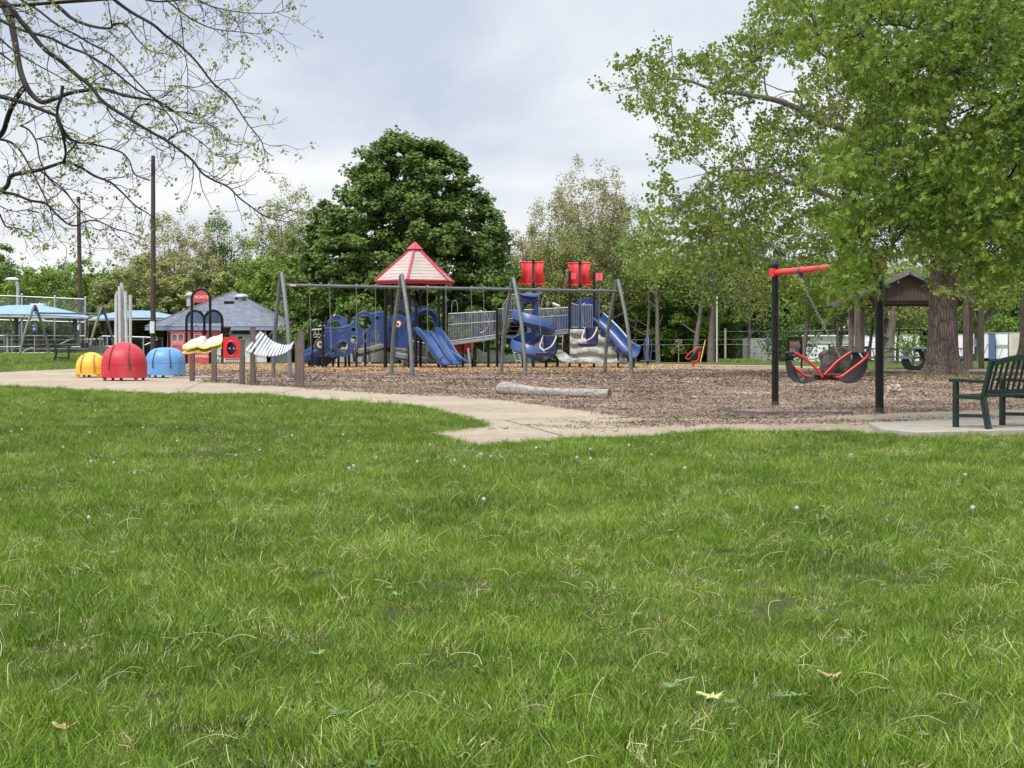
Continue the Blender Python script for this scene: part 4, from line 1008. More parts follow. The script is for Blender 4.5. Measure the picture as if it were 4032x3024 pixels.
d0, d1 = X(676, Yb), X(806, Yb); e0, e1 = X(905, Yb), X(1034, Yb)
wall_x(wx0, wx1, -.2, zw0); wall_x(wx0, d0, zw0, ze - .1); wall_x(d1, e0, zw0, ze - .1); wall_x(e1, wx1, zw0, ze - .1)
mb.box((wx0 + .1, wy + depth / 2, ze / 2 - .1), (.2, depth, ze)); mb.box((wx1 - .1, wy + depth / 2, ze / 2 - .1), (.2, depth, ze)); mb.box(((wx0 + wx1) / 2, wy + depth, ze / 2 - .1), (wx1 - wx0, .2, ze))
mb.build('wall', 'white_paint', rt)
for a, b in ((d0, d1), (e0, e1)):
    w_ = MB(); w_.box(((a + b) / 2, wy + .22, (zw0 + ze) / 2 - .05), (b - a, .05, ze - zw0)); wo = w_.build('window', 'dark_window', rt)
    w_ = MB(); w_.box(((a + b) / 2, wy + .03, zw0 + .03), (b - a + .1, .12, .07)); w_.box(((a + b) / 2, wy + .03, (zw0 + ze) / 2), (.06, .06, ze - zw0)); w_.build('window_frame', 'brown_post', wo)
mb = MB(); mb.box((X(1012, Yb), wy - .04, .95), (1.0, .06, 2.0)); mb.build('door', 'white_paint', rt, bevel=.01)
for u, v, s in ((951, 1172, 1.0), (750, 1166, .75)):
    p_ = P(u, v, cy - 1.0 if s == 1 else cy + 2); mb = MB(); mb.box(p_ + Vector((0, 0, -.45)), (.6 * s, .6 * s, .5)); mb.lathe([(.26 * s, -.3), (.26 * s, 0), (.5 * s, .03), (.48 * s, .12), (.25 * s, .24), (0, .27)], p_, 18); mb.build('vent_cap', 'galv', rt, smooth=40)
# pitch-following little vent
mb = MB(); q = P(903, 1193, Yb + 3.0); mb.box(q, (.62, .4, .24)); mb.build('roof_vent', 'black_metal', rt)

# ------------------------------------------------------------------ play train
Yt = 80.0; rt = root('play_train', (X(790, Yt), Yt, 0), 'red play train panels with black hoops and a ticket arch', 'play train')
def z7(x, y, Y=Yt): return P(640 + x / 5.184, 1120 + y / 5.184, Y)
def hoop(x0, x1, ytop, ybot, Y, r=.075):
    a = z7(x0, ytop, Y); b = z7(x1, ytop, Y); rad = (b.x - a.x) / 2; zc = z7(0, ytop, Y).z - rad * 1.15; cxx = (a.x + b.x) / 2
    pts = [(a.x, Y, z7(0, ybot, Y).z - .05)] + [(cxx - rad * math.cos(t), Y, zc + rad * 1.15 * math.sin(t)) for t in [math.pi * k / 14 for k in range(15)]] + [(b.x, Y, z7(0, ybot, Y).z - .05)]
    mb = MB(); mb.tube(pts, r, 10); mb.build('hoop', 'black_metal', rt, smooth=50); return a.x, b.x, zc, rad
def half_panel(x0, x1, zc, rad, zb, Y, mat, name='panel', th=.05):
    cxx = (x0 + x1) / 2; pl = [(-rad, zb - zc), (rad, zb - zc)] + [(rad * math.cos(t), rad * 1.12 * math.sin(t)) for t in [math.pi * k / 14 for k in range(15)]]
    mb = MB(); mb.plate([pl], (cxx, Y, zc), (1, 0, 0), (0, 0, 1), th); return mb.build(name, mat, rt)
x0, x1, zc, rad = hoop(598, 972, 90, 1600, Yt - .9)
sg = half_panel(x0, x1, zc, rad - .06, z7(0, 365, Yt - .9).z, Yt - .9, 'pink_panel', 'ticket_sign')
text_part('lettering', 'TICKETS', .215, ((x0 + x1) / 2 + .02, Yt - .94, z7(0, 262, Yt - .9).z), (1, 0, 0), (0, 0, 1), 'pink_letter', sg)
x0, x1, zc, rad = hoop(487, 852, 530, 1600, Yt + .6); half_panel(x0, x1, zc, rad - .05, z7(0, 790, Yt + .6).z, Yt + .6, 'smoked', 'window_panel')
x2, x3, zc2, rad2 = hoop(852, 1220, 530, 1600, Yt); half_panel(x2, x3, zc2, rad2 - .05, z7(0, 795, Yt).z, Yt, 'smoked', 'window_panel')
mb = MB(); cx_ = (x0 + x1) / 2; mb.tube([(cx_, Yt + .6, zc + rad * 1.1), ((x2 + x3) / 2, Yt, zc2 + rad2 * 1.1)], .03, 6); mb.build('roof_tube', 'smoked', rt)
def plate7(loops, Y, th, mat, name, parent=None):
    o_ = z7(0, 0, Y); mb = MB(); s = Y / F / 5.184
    mb.plate([[(x * s, -y * s) for x, y in lp] for lp in loops], o_, (1, 0, 0), (0, 0, 1), th); return mb.build(name, mat, parent or rt)
def rect(x0, y0, x1, y1): return [(x0, y1), (x1, y1), (x1, y0), (x0, y0)]
cp = plate7([rect(160, 975, 465, 1600), rect(198, 1020, 292, 1150), rect(322, 1015, 425, 1150)], Yt, .06, 'pink_panel', 'carriage_panel')
plate7([rect(155, 960, 470, 992)], Yt, .12, 'pink_panel', 'cornice', cp)
for r_ in ((188, 1010, 302, 1160), (312, 1005, 435, 1160), (180, 1215, 435, 1590)):
    x0_, y0_, x1_, y1_ = r_; plate7([rect(x0_, y0_, x1_, y1_), rect(x0_ + 9, y0_ + 9, x1_ - 9, y1_ - 9)[::-1]], Yt - .035, .01, 'pink_letter', 'trim', cp)
for i, xx in enumerate((190, 228, 262, 300, 338, 372, 405)): plate7([rect(xx, 1172, xx + 20, 1203)], Yt - .035, .01, 'pink_letter', 'trim', cp)
cp = plate7([rect(515, 985, 815, 1600), rect(550, 1030, 640, 1200), rect(668, 1035, 752, 1200)], Yt, .06, 'pink_panel', 'carriage_panel')
plate7([rect(505, 970, 820, 998)], Yt, .12, 'pink_panel', 'cornice', cp)
plate7([rect(640, 1012, 790, 1215), rect(650, 1022, 780, 1205)[::-1]], Yt - .035, .01, 'pink_letter', 'trim', cp)
cp = plate7([rect(655, 1250, 952, 1605)], Yt - .88, .06, 'pink_panel', 'ticket_counter')
a = z7(802, 1468, Yt - .92); text_part('lettering', 'EXPRESS', .20, a, (1, 0, 0), (0, 0, 1), 'pink_letter', cp)
a = z7(812, 1378, Yt - .92); text_part('lettering', 'ISLAND', .19, a, (1, 0, 0), (0, 0, 1), 'pink_letter', cp)
cp = plate7([rect(895, 980, 1200, 1230), rect(1050, 1045, 1160, 1140)], Yt + .4, .06, 'pink_panel', 'engine_cab')
ed = plate7([rect(1240, 1095, 1565, 1510), circ(1408, 1308, 104, 28, 150)], Yt - .3, .10, 'bright_red', 'engine_front')
plate7([[(1240, 1095), (1290, 1098), (1340, 1082), (1400, 1072), (1470, 1082), (1510, 1096), (1565, 1095)][::-1] + []], Yt - .3, .10, 'bright_red', 'engine_crest', ed)
mb = MB(); o_ = z7(1408, 1308, Yt - .3); s = Yt / F / 5.184; mb.tube([(o_ + Vector((104 * s * math.cos(t), -.05, 150 * s * math.sin(t)))) for t in [2 * math.pi * k / 28 for k in range(28)]], .035, 6, closed=True); mb.build('rim', 'bright_red', ed, smooth=50)
mb = MB(); mb.lathe([(.34, 0), (.34, .9)], z7(1408, 1308, Yt + .95) , 24, Matrix.Rotation(R(90), 3, 'X'), sy=1.35); mb.build('boiler', 'navy', rt, smooth=50)
for xx in (1370, 1455): mb = MB(); mb.lathe([(.055, 0), (.055, .02)], z7(xx, 1305, Yt - .06), 12, Matrix.Rotation(R(90), 3, 'X')); mb.build('lamp_dot', 'white_dot', rt)
mb = MB(); mb.lathe([(.22, 0), (.24, .14), (.17, .2), (.28, .48), (.29, .55), (.24, .56)], z7(1290, 1072, Yt - .1), 20); mb.build('funnel', 'black_metal', rt, smooth=40)
mb = MB(); mb.lathe([(.11, 0), (.12, .1), (.1, .14)], z7(1585, 1110, Yt - .3), 12); mb.build('bell', 'black_metal', rt)
for xx in (1140,):
    c = z7(xx, 1560, Yt - .2); mb = MB(); mb.tube([c + Vector((.26 * math.cos(t), 0, .30 * math.sin(t))) for t in [2 * math.pi * k / 20 for k in range(20)]], .035, 6, closed=True)
    for k in range(5): mb.tube([c, c + Vector((.25 * math.cos(k * 1.256), 0, .29 * math.sin(k * 1.256)))], .02, 5)
    mb.build('wheel', 'brown_post', rt)
mb = MB()
for k in range(7): mb.beam(z7(1300 + k * 38, 1530, Yt - .35), z7(1290 + k * 42, 1600, Yt - .6), .04, .03)
mb.beam(z7(1280, 1525, Yt - .35), z7(1570, 1525, Yt - .35), .05, .05); mb.beam(z7(1275, 1602, Yt - .6), z7(1575, 1602, Yt - .6), .05, .04); mb.build('cowcatcher', 'dark_cap', rt)
for xx, yt_ in ((135, 960), (487, 1450), (1225, 1080)):
    mb = MB(); a = z7(xx, yt_, Yt + .05); mb.tube([(a.x, a.y, -.05), a], .07, 10); mb.build('post', 'black_metal', rt)
mb = MB(); mb.tube(smooth_pts([z7(x, y, Yt + .9) for x, y in ((640, 980), (645, 880), (690, 828), (735, 880), (740, 980))], 4), .025, 6); mb.build('grab_hoop', 'galv', rt)
# ================================================================== main play structure
pm('play_blue', (.021, .048, .16), (.015, .037, .13), rough=.36, scale=2.5, spec=.5, dirt=.12, dirtcol=(.08, .12, .22))
pm('slide_blue', (.034, .08, .225), (.024, .06, .185), rough=.33, scale=2.5, dirt=.35, dirtcol=(.16, .24, .42))
pm('roof_beige', (.42, .355, .32), (.365, .30, .27), rough=.7, scale=2)
pm('roof_red', (.46, .06, .085), (.40, .045, .065), rough=.5, scale=3)
pm('sail_red', (.66, .035, .04), (.52, .02, .028), rough=.45, scale=3)
pm('flag_red', (.75, .10, .13), (.7, .08, .11), rough=.6)
pm('rail_grey', (.30, .32, .345), (.24, .26, .28), rough=.45, scale=6, metal=.3)
pm('deck_grey', (.10, .105, .11), (.06, .062, .066), rough=.6, scale=6)
pm('deck_brown', (.05, .035, .038), (.03, .022, .024), rough=.6, scale=6)
pm('orange_ring', (.72, .36, .12), (.66, .30, .10), rough=.5); pm('cream', (.78, .66, .52), (.7, .58, .45), rough=.5)
pm('rock_grey', (.44, .435, .42), (.27, .265, .25), rough=.85, scale=2.2, bump=.9, bscale=9, detail=8, lo=.38, hi=.6)
Yp = 67.0
PS_ = root('play_structure', (-1.0, Yp, 0), 'large blue and grey play structure with red and beige hexagonal roof', 'play structure')
def part(mb, name, mat, sub=None, **k): return mb.build(name, mat, sub or PS_, **k)
def Z3(x, y, Y=Yp): return P(1160 + x / 2.86, 920 + y / 2.86, Y)
def Z4(x, y, Y=Yp): return P(1780 + x / 2.765, 1000 + y / 2.765, Y)
def ZW(x, y, Y=Yp): return P(1180 + x / 5.529, 1180 + y / 5.529, Y)      # bubble wall zoom
def ZS(x, y, Y=Yp): return P(1940 + x / 5.028, 1130 + y / 5.028, Y)      # spiral zoom
def bpost(p, r=.062, top=None, name='post', cap=True):
    mb = MB(); z = p.z if top is None else top
    mb.tube([(p.x, p.y, -.05), (p.x, p.y, z)], r, 12)
    o = part(mb, name, 'black_metal', smooth=50)
    if cap: mb = MB(); mb.tube([(p.x, p.y, z), (p.x, p.y, z + .03), (p.x, p.y, z + .05)], [r * 1.08, r * 1.08, r * .6], 12); mb.build('post_cap', 'black_metal', o, smooth=50)
    return o
# ---- hexagonal tower
hc = Vector((X(1634, 68), 68, 0)); HR = 1.47; a0 = R(-6.7)
def hexv(k, r=HR, z=0): a = a0 + R(60) * k; return hc + Vector((r * math.sin(a), -r * math.cos(a), z))
zap, zev = 6.02, 4.13; dk = 1.56
for k in range(6): bpost(hexv(k), r=.075 if k in (5,) else .068, top=zev + .15, cap=False)
mb = MB(); mb.plate([[(hexv(k).x, hexv(k).y) for k in range(6)]], (0, 0, dk - .05), (1, 0, 0), (0, 1, 0), .10); part(mb, 'deck', 'deck_brown')
mb = MB(); mb.plate([[(hexv(k, HR + .03).x, hexv(k, HR + .03).y) for k in range(6)], [(hexv(k, HR - .05).x, hexv(k, HR - .05).y) for k in range(6)][::-1]], (0, 0, dk - .14), (1, 0, 0), (0, 1, 0), .2); part(mb, 'deck_rim', 'deck_grey')
RR = 2.0; ap = hc + Vector((0, 0, zap - .16))
for k in range(6):      # roof panels built as overlapping courses
    A, B = hexv(k, RR, zev), hexv(k + 1, RR, zev); mb = MB(); n = 11
    nrm = (B - A).cross(ap - A).normalized()
    if nrm.z < 0: nrm = -nrm
    for i in range(n):
        t0, t1 = i / n, (i + 1) / n; lift = nrm * .013
        q = [A.lerp(ap, t0) + lift, B.lerp(ap, t0) + lift, B.lerp(ap, t1), A.lerp(ap, t1), A.lerp(ap, t0), B.lerp(ap, t0)]
        mb.add(q, [(0, 1, 2, 3), (4, 5, 1, 0)])
    rp = part(mb, 'roof_panel', 'roof_beige')
    w_ = MB(); w_.beam(A + nrm * .03, ap + nrm * .02, .11, .05, up=(0, 0, 1)); w_.beam(A + nrm * .06, ap + nrm * .05, .05, .04, up=(0, 0, 1)); part(w_, 'roof_ridge', 'roof_red')
    w_ = MB(); w_.beam(A, B, .07, .07); inn = [hexv(k, RR - .12, zev - .09), hexv(k + 1, RR - .12, zev - .09)]; w_.beam(inn[0], inn[1], .05, .13); part(w_, 'eave_rail', 'roof_red')
mb = MB(); mb.lathe([(.42, -.34), (.10, -.04), (.02, .02)], hc + Vector((0, 0, zap)), 6, rotz(a0 - R(90))); part(mb, 'roof_cap', 'roof_red')
for k in range(6): mb = MB(); mb.beam(hexv(k, HR, zev - .12), hexv(k, RR - .1, zev - .06), .06, .08); part(mb, 'bracket', 'roof_red')
def face(k):
    A, B = hexv(k), hexv(k + 1); ax = (B - A).normalized(); return A, B, ax, (A + B) / 2
# paddle panel: front-left face (vertex 5 -> vertex 0)
A, B, ax, mid = face(5); W = (B - A).length; U = Vector((0, 0, 1))
def hood_outline(w, h, side):
    return [(-w, 0), (w, 0), (w, side), (w * .62, side + .12), (w * .32, h), (0, h + .03), (-w * .32, h), (-w * .62, side + .12), (-w, side)]
o_ = Vector((mid.x, mid.y, .98)) - Vector((0, .05, 0))
slots = []
for i, (x, y0, y1) in enumerate(((-.44, .75, 1.25), (-.17, .42, .95), (.04, .42, .90), (.30, .62, 1.08), (.52, .8, 1.2))):
    slots.append([(x - .035, y0), (x + .035, y0), (x + .035, y1), (x - .035, y1)])
wl = hood_outline(W / 2 - .05, 1.56, 1.35)
mb = MB(); mb.plate([wl], o_, ax, U, .06); pp = part(mb, 'paddle_panel', 'play_blue', bevel=.015)
for s_ in slots: mb = MB(); nn = ax.cross(U); mb.tube([o_ + ax * s_[0][0] + U * s_[0][1] + nn * .035 + ax * .03, o_ + ax * s_[0][0] + U * s_[2][1] + nn * .035 + ax * .03], .038, 8); mb.build('raised_finger', 'navy', pp, smooth=50)
nn = ax.cross(U)
em = o_ + ax * .12 + U * 1.10 + nn * .03
for r_, th, mt in ((.155, .03, 'orange_ring'), (.125, .045, 'cream'), (.06, .09, 'deck_brown')):
    mb = MB(); mb.lathe([(r_, 0), (r_, th)], em, 22, Matrix((ax, U, nn)).transposed()); mb.build('emblem', mt, pp)
# hood panel + double slide: front-right face (vertex 0 -> 1)
A, B, ax, mid = face(0); nn = ax.cross(U); W = (B - A).length
def arch_hole(w, h0, h1): return [(-w, h0), (w, h0)] + [(w * math.cos(t), h1 - w * .8 + w * .8 * math.sin(t)) for t in [math.pi * k / 12 for k in range(13)]]
o_ = Vector((mid.x, mid.y, dk)) + nn * .02
out_ = [(-.72, .0), (.72, .0), (.72, .98), (.52, 1.12), (.36, 1.20), (.26, 1.30), (.0, 1.34), (-.26, 1.30), (-.36, 1.20), (-.52, 1.12), (-.72, .98)]
mb = MB(); mb.plate([out_, arch_hole(.50, .02, 1.0)], o_, ax, U, .07); hp = part(mb, 'slide_hood', 'play_blue', bevel=.015)
vs = []
for t, sc__ in ((0, 1), (1, .86)):      # visor that leans out over the slide
    vs.append([o_ + ax * (x * (1 if t == 0 else 1.05)) + U * (y + .04 * t) + nn * (.04 + .34 * t * max(0, (y - .35)) ** .5) for x, y in [(.62 * math.cos(a), .42 + .72 * math.sin(a)) for a in [math.pi * k / 16 for k in range(17)]]])
mb = MB(); q = vs[0] + vs[1]; q += [p + U * .06 + nn * .0 for p in q]; n = 17; fs = []
for i in range(n - 1): fs += [(i, i + 1, n + i + 1, n + i), (2 * n + i, 3 * n + i, 3 * n + i + 1, 2 * n + i + 1), (n + i, n + i + 1, 3 * n + i + 1, 3 * n + i)]
mb.add(q, fs); mb.build('visor', 'slide_blue', hp, smooth=50)
mb = MB(); mb.tube([o_ + ax * (.18 * math.cos(t)) + U * (1.17 + .07 * math.sin(t)) + nn * .2 for t in [2 * math.pi * k / 16 for k in range(16)]], .025, 6, closed=True); mb.build('hood_ring', 'slide_blue', hp)
def chute(name, path, ups, hw, wall, lanes=1, mat='slide_blue', th=.035, flare=None):
    """moulded slide bed: U section(s) with rolled edges along a path"""
    secs = []
    for i in range(len(path)):
        f = 1 if flare is None else flare(i / (len(path) - 1)); w_ = hw * f; h = wall * (flare(i / (len(path) - 1)) ** .5 if flare else 1); top = [(-w_ - .05, h - .02), (-w_ - .02, h + .02), (-w_ + .02, h - .01)]; s = []
        bed = []
        lw = 2 * w_ / lanes
        for l in range(lanes):
            c = -w_ + lw * (l + .5)
            bed += [(c - lw * .42, .07), (c - lw * .25, .0), (c + lw * .25, .0), (c + lw * .42, .07)]
            if l < lanes - 1: bed += [(c + lw * .5 - .03, h * .62), (c + lw * .5 + .03, h * .62)]
        s = top + bed + [(-x, y) for x, y in top[::-1]]
        s += [(w_ + .06, h - .06), (w_ * .96, -.04), (-w_ * .96, -.04), (-w_ - .06, h - .06)]
        secs.append(s[::-1])
    mb = MB(); mb.sweep(path, secs, ups); return part(mb, name, mat, smooth=38)
d2_ = nn
start = Vector((mid.x, mid.y, dk + .04)) + nn * .08; e_ = P(1776, 1432, 64.9)
hd = Vector((e_.x - start.x, e_.y - start.y, 0)); L_ = hd.length; hd.normalize()
prof = [(0, 0), (.12, -.01), (.25, -.12), (.5, -.50), (.72, -.86), (.86, -1.06), (.95, -1.14), (1.0, -1.16)]
pth = smooth_pts([start + hd * (L_ * t) + U * (z * 1.20) for t, z in prof], 3)
sd_ = hd.cross(U)
ups = []
for i in range(len(pth)):
    t = (pth[min(i + 1, len(pth) - 1)] - pth[max(i - 1, 0)]).normalized(); ups.append(sd_.cross(t))
chute('double_slide', pth, ups, .56, .33, lanes=2)
mb = MB()
for s in (-.35, .35):
    b_ = pth[-3] + sd_ * s; mb.tube([(b_.x, b_.y, -.05), (b_.x, b_.y, b_.z)], .035, 8)
part(mb, 'slide_leg', 'black_metal')
# side box and wire panel between
mb = MB(); a = Z3(1330, 835, 66.9); b = Z3(1330, 1120, 66.9); 
for q_ in ((a, b), (Z3(1345, 840, 66.7), Z3(1345, 1120, 66.7))): mb.tube([q_[0], q_[1]], .018, 6)
for yy in (835, 1118): mb.tube([Z3(1312, yy, 66.9), Z3(1350, yy, 66.9)], .018, 6)
part(mb, 'handle', 'rail_grey')
bpost(Z3(1365, 812, 66.35), r=.075, top=Z3(1365, 812, 66.35).z); bpost(Z3(1708, 815, 66.9), r=.055)
# rear hoop with tinted arch panel
Yr = 69.45; mb = MB(); a, b = Z3(1100, 870, Yr), Z3(1385, 870, Yr); rad = (b.x - a.x) / 2; zc = Z3(0, 860, Yr).z; cx_ = (a.x + b.x) / 2
mb.tube([(a.x, Yr, dk)] + [(cx_ - rad * math.cos(t), Yr, zc + rad * 1.05 * math.sin(t)) for t in [math.pi * k / 16 for k in range(17)]] + [(b.x, Yr, dk)], .06, 10); part(mb, 'hoop', 'deck_grey', smooth=50)
mb = MB(); mb.plate([[(-rad * .78, -.05), (rad * .78, -.05)] + [(rad * .85 * math.cos(t), .05 + rad * .92 * math.sin(t)) for t in [math.pi * k / 14 for k in range(15)]]], (cx_, Yr, zc), (1, 0, 0), U, .04); part(mb, 'tinted_panel', 'smoked')
mb = MB(); mb.plate([rect_ for rect_ in [[(-.7, -1.3), (.7, -1.3), (.7, -.12), (-.7, -.12)]]], (cx_, Yr, zc), (1, 0, 0), U, .04); part(mb, 'rear_panel', 'play_blue')
# ---- bubble wall
Yw = 66.6; s = Yw / F / 5.529; o_ = ZW(0, 0, Yw)
OUT = [(543, 610), (700, 605), (860, 600), (960, 585), (1060, 555), (1140, 515), (1190, 480), (1200, 400), (1240, 330), (1300, 285), (1380, 262), (1440, 262), (1510, 285), (1552, 312), (1620, 282), (1720, 262), (1835, 258),
       (1850, 935), (1740, 925), (1600, 920), (1440, 935), (1330, 965), (1250, 1000), (1195, 1045), (1165, 1110), (1120, 1175), (1040, 1230), (950, 1250), (870, 1240), (825, 1225), (760, 1250), (680, 1262), (600, 1225), (543, 1210)]
op = [(p.x * s, -p.y * s) for p in [Vector((a, b, 0)) for a, b in OUT]][::-1]
op = [(p.x, p.y) for p in smooth_pts([Vector((a, b, 0)) for a, b in op], 2, closed=True)]
HOL = [(1418, 500, 148), (1692, 403, 42), (1172, 655, 46), (1185, 880, 74), (1422, 800, 74), (1672, 790, 76), (940, 1020, 110), (695, 1120, 68)]
BL = [(668, 748, 50), (928, 740, 48)]
mb = MB(); mb.plate([op] + [circ(x * s, -y * s, r * s, 26)[::-1] for x, y, r in HOL], o_, (1, 0, 0), U, .075); bw = part(mb, 'bubble_wall', 'play_blue', bevel=.02)
for x, y, r in HOL + BL:
    c = o_ + Vector((x * s, -.04, -y * s)); mb = MB(); rr = r * s + .012
    mb.tube([c + Vector((rr * math.cos(t), 0, rr * math.sin(t))) for t in [2 * math.pi * k / 26 for k in range(26)]], .020, 6, closed=True)
    rr += .055; mb.tube([c + Vector((rr * math.cos(t), .012, rr * math.sin(t))) for t in [2 * math.pi * k / 26 for k in range(26)]], .020, 6, closed=True)
    mb.build('ring_moulding', 'slide_blue', bw, smooth=60)
mb = MB(); ed = smooth_pts([o_ + Vector((x * s, -.045, -(y + 22) * s)) for x, y in OUT[:17]], 3); mb.tube(ed, .018, 6); ed = smooth_pts([o_ + Vector((x * s, -.03, -(y) * s)) for x, y in OUT[:17]], 3); mb.tube(ed, .022, 6); mb.build('edge_moulding', 'slide_blue', bw, smooth=60)
# posts of the left part, (zoom3 x, top y, depth)
for x, y, Y in ((166, 1035, 68.6), (196, 1015, 66.4), (316, 1005, 65.8), (268, 978, 69), (355, 950, 67.6), (432, 1395, 66.8), (494, 1380, 67.0), (574, 1395, 70), (614, 942, 68.2), (697, 1290, 66.4), (798, 965, 68.5), (1022, 870, 66.3)):
    p = Z3(x, y, Y); bpost(p, r=.056 if x != 1022 else .08)
# wheel, rings, bar
mb = MB(); c = Z3(282, 1245, 66.0); M = Matrix.Rotation(R(90), 3, 'X') @ Matrix.Rotation(R(35), 3, 'Y'); mb.tube([c + M @ Vector((.22 * math.cos(t), .22 * math.sin(t) , 0)) for t in [2 * math.pi * k / 22 for k in range(22)]], .055, 8, closed=True); wh = part(mb, 'play_wheel', 'dark_cap', smooth=50)
mb = MB(); mb.lathe([(.17, -.02), (.17, .03)], c, 20, M); mb.build('wheel_face', 'cream', wh); mb = MB(); mb.lathe([(.055, -.05), (.055, .07)], c, 12, M); mb.build('wheel_hub', 'deck_brown', wh)
mb = MB(); mb.tube([Z3(196, 1082, 66.2), Z3(316, 1075, 65.9)], .035, 8); part(mb, 'trapeze_bar', 'galv')
mb = MB(); mb.tube([Z3(268, 1040, 68.6), Z3(350, 1035, 68)], .03, 8); part(mb, 'trapeze_bar', 'galv')
for x in (232, 272):
    mb = MB(); c = Z3(x, 1150, 66.05); mb.tube([c + Vector((.075 * math.cos(t), 0, .08 * math.sin(t))) for t in [2 * math.pi * k / 16 for k in range(16)]], .014, 6, closed=True); mb.tube([c + Vector((0, 0, .08)), Z3(x, 1085, 66.05)], .012, 5); part(mb, 'hanging_ring', 'galv')
# small hood tunnel behind the wall and the left slide
Yh = 69.2; mb = MB()
op2 = [Z3(x, y, Yh) for x, y in ((365, 1060), (372, 985), (400, 960), (430, 945), (455, 925), (490, 915), (530, 930), (560, 945), (600, 948), (600, 1060))]
oo = op2[0]; mb.plate([[(p.x - oo.x, p.z - oo.z) for p in op2][::-1], [((Z3(x, y, Yh).x - oo.x), (Z3(x, y, Yh).z - oo.z)) for x, y in ((390, 1058), (392, 1010), (430, 985), (480, 985), (520, 1020), (540, 1058))]], oo, (1, 0, 0), U, .5); part(mb, 'slide_hood', 'slide_blue', bevel=.03)
mb = MB(); c = Z3(470, 938, Yh - .27); mb.tube([c + Vector((.16 * math.cos(t), 0, .06 * math.sin(t))) for t in [2 * math.pi * k / 14 for k in range(14)]], .02, 5, closed=True); part(mb, 'hood_ring', 'play_blue')
mb = MB(); mb.tube([Z3(440, 930, Yh - .3), Z3(458, 905, Yh - .3)], .03, 6); part(mb, 'hood_pin', 'white_paint')
sp = [Z3(420, 1230, 68.6), Z3(330, 1262, 68.3), Z3(240, 1310, 68.0), Z3(170, 1345, 67.8), Z3(110, 1375, 67.6), Z3(60, 1395, 67.5)]
sp = smooth_pts([p + Vector((0, 0, -.20)) for p in sp], 3); sd_ = (sp[-1] - sp[0]).normalized().cross(U); chute('left_slide', sp, [U] * len(sp), .42, .30)
mb = MB(); mb.tube([(sp[-2].x, sp[-2].y, 0), sp[-2]], .04, 8); part(mb, 'slide_leg', 'black_metal')
pl = [Z3(x, y, 69.0) for x, y in ((150, 1480), (360, 1490), (410, 1445), (480, 1400), (480, 1365), (240, 1372), (145, 1400))]; mb = MB(); oo = pl[0]; mb.plate([[(p.x - oo.x, p.z - oo.z) for p in pl]], oo, (1, 0, 0), U, .5); part(mb, 'crawl_step', 'navy', bevel=.04)
# wall deck behind
mb = MB(); a, b = Z3(360, 0, 69.0), Z3(700, 0, 69.0); mb.box(((a.x + b.x) / 2, 69.2, .82), (b.x - a.x, 1.6, .12)); part(mb, 'deck', 'deck_grey')
# ---- pipe barriers with pickets
def barrier(b0, b1, h0, h1, step=.085, name='barrier', mid=None, r=.017, sub=None, mat='rail_grey', gap=.06):
    b0 = Vector(b0); b1 = Vector(b1); t0 = b0 + U * h0; t1 = b1 + U * h1; mb = MB(); mb.tube([t0, t1], .028, 6); mb.tube([b0 + U * gap, b1 + U * gap], .022, 6)
    if mid: mb.tube([b0.lerp(t0, mid), b1.lerp(t1, mid)], .018, 6)
    fr_o = part(mb, name, mat, sub)
    n = max(2, int((b1 - b0).length / step)); mb = MB()
    for i in range(n + 1):
        a = (b0 + U * gap).lerp(b1 + U * gap, i / n); b = t0.lerp(t1, i / n); mb.tube([a, b], r * .85, 4, caps=False)
    mb.build('pickets', mat, fr_o)
    return fr_o
def ramp_deck(a, b, depth, th=.16, mat='deck_grey', name='ramp'):
    """a, b: near lower edge points; deck runs depth metres back"""
    a = Vector(a); b = Vector(b); k = Vector((0, depth, 0)); mb = MB()
    q = [a, b, b + k, a + k]; mb.add([p + U * 0 for p in q] + [p - U * th for p in q], [(0, 1, 2, 3), (7, 6, 5, 4), (0, 4, 5, 1), (1, 5, 6, 2), (2, 6, 7, 3), (3, 7, 4, 0)]); part(mb, name, mat)
    mb = MB(); mb.beam(a - U * .06 - Vector((0, .02, 0)), b - U * .06 - Vector((0, .02, 0)), .04, .15); part(mb, 'ramp_edge', 'rail_grey')
# ramp behind the wall up to the tower
a, b = Z3(700, 1330, 68.6), Z3(1015, 1245, 68.9); ramp_deck(a, b, 1.5, .25); barrier(a, b, .95, .95, mid=.8); barrier(Vector(a) + Vector((0, 1.5, 0)), Vector(b) + Vector((0, 1.5, 0)), .95, .95)
a2 = Z3(360, 1290, 68.7); 
# low ramp under the tower
a, b = Z3(1135, 1358, 70.6), Z3(1470, 1420, 70.4); ramp_deck(a, b, 1.4, .22); barrier(Vector(a), Vector(b), .62, .62, mid=.5); barrier(Vector(a) + Vector((0, 1.4, 0)), Vector(b) + Vector((0, 1.4, 0)), .8, .8)
a, b = Z3(1130, 1420, 69.6), Z3(1300, 1455, 69.4)
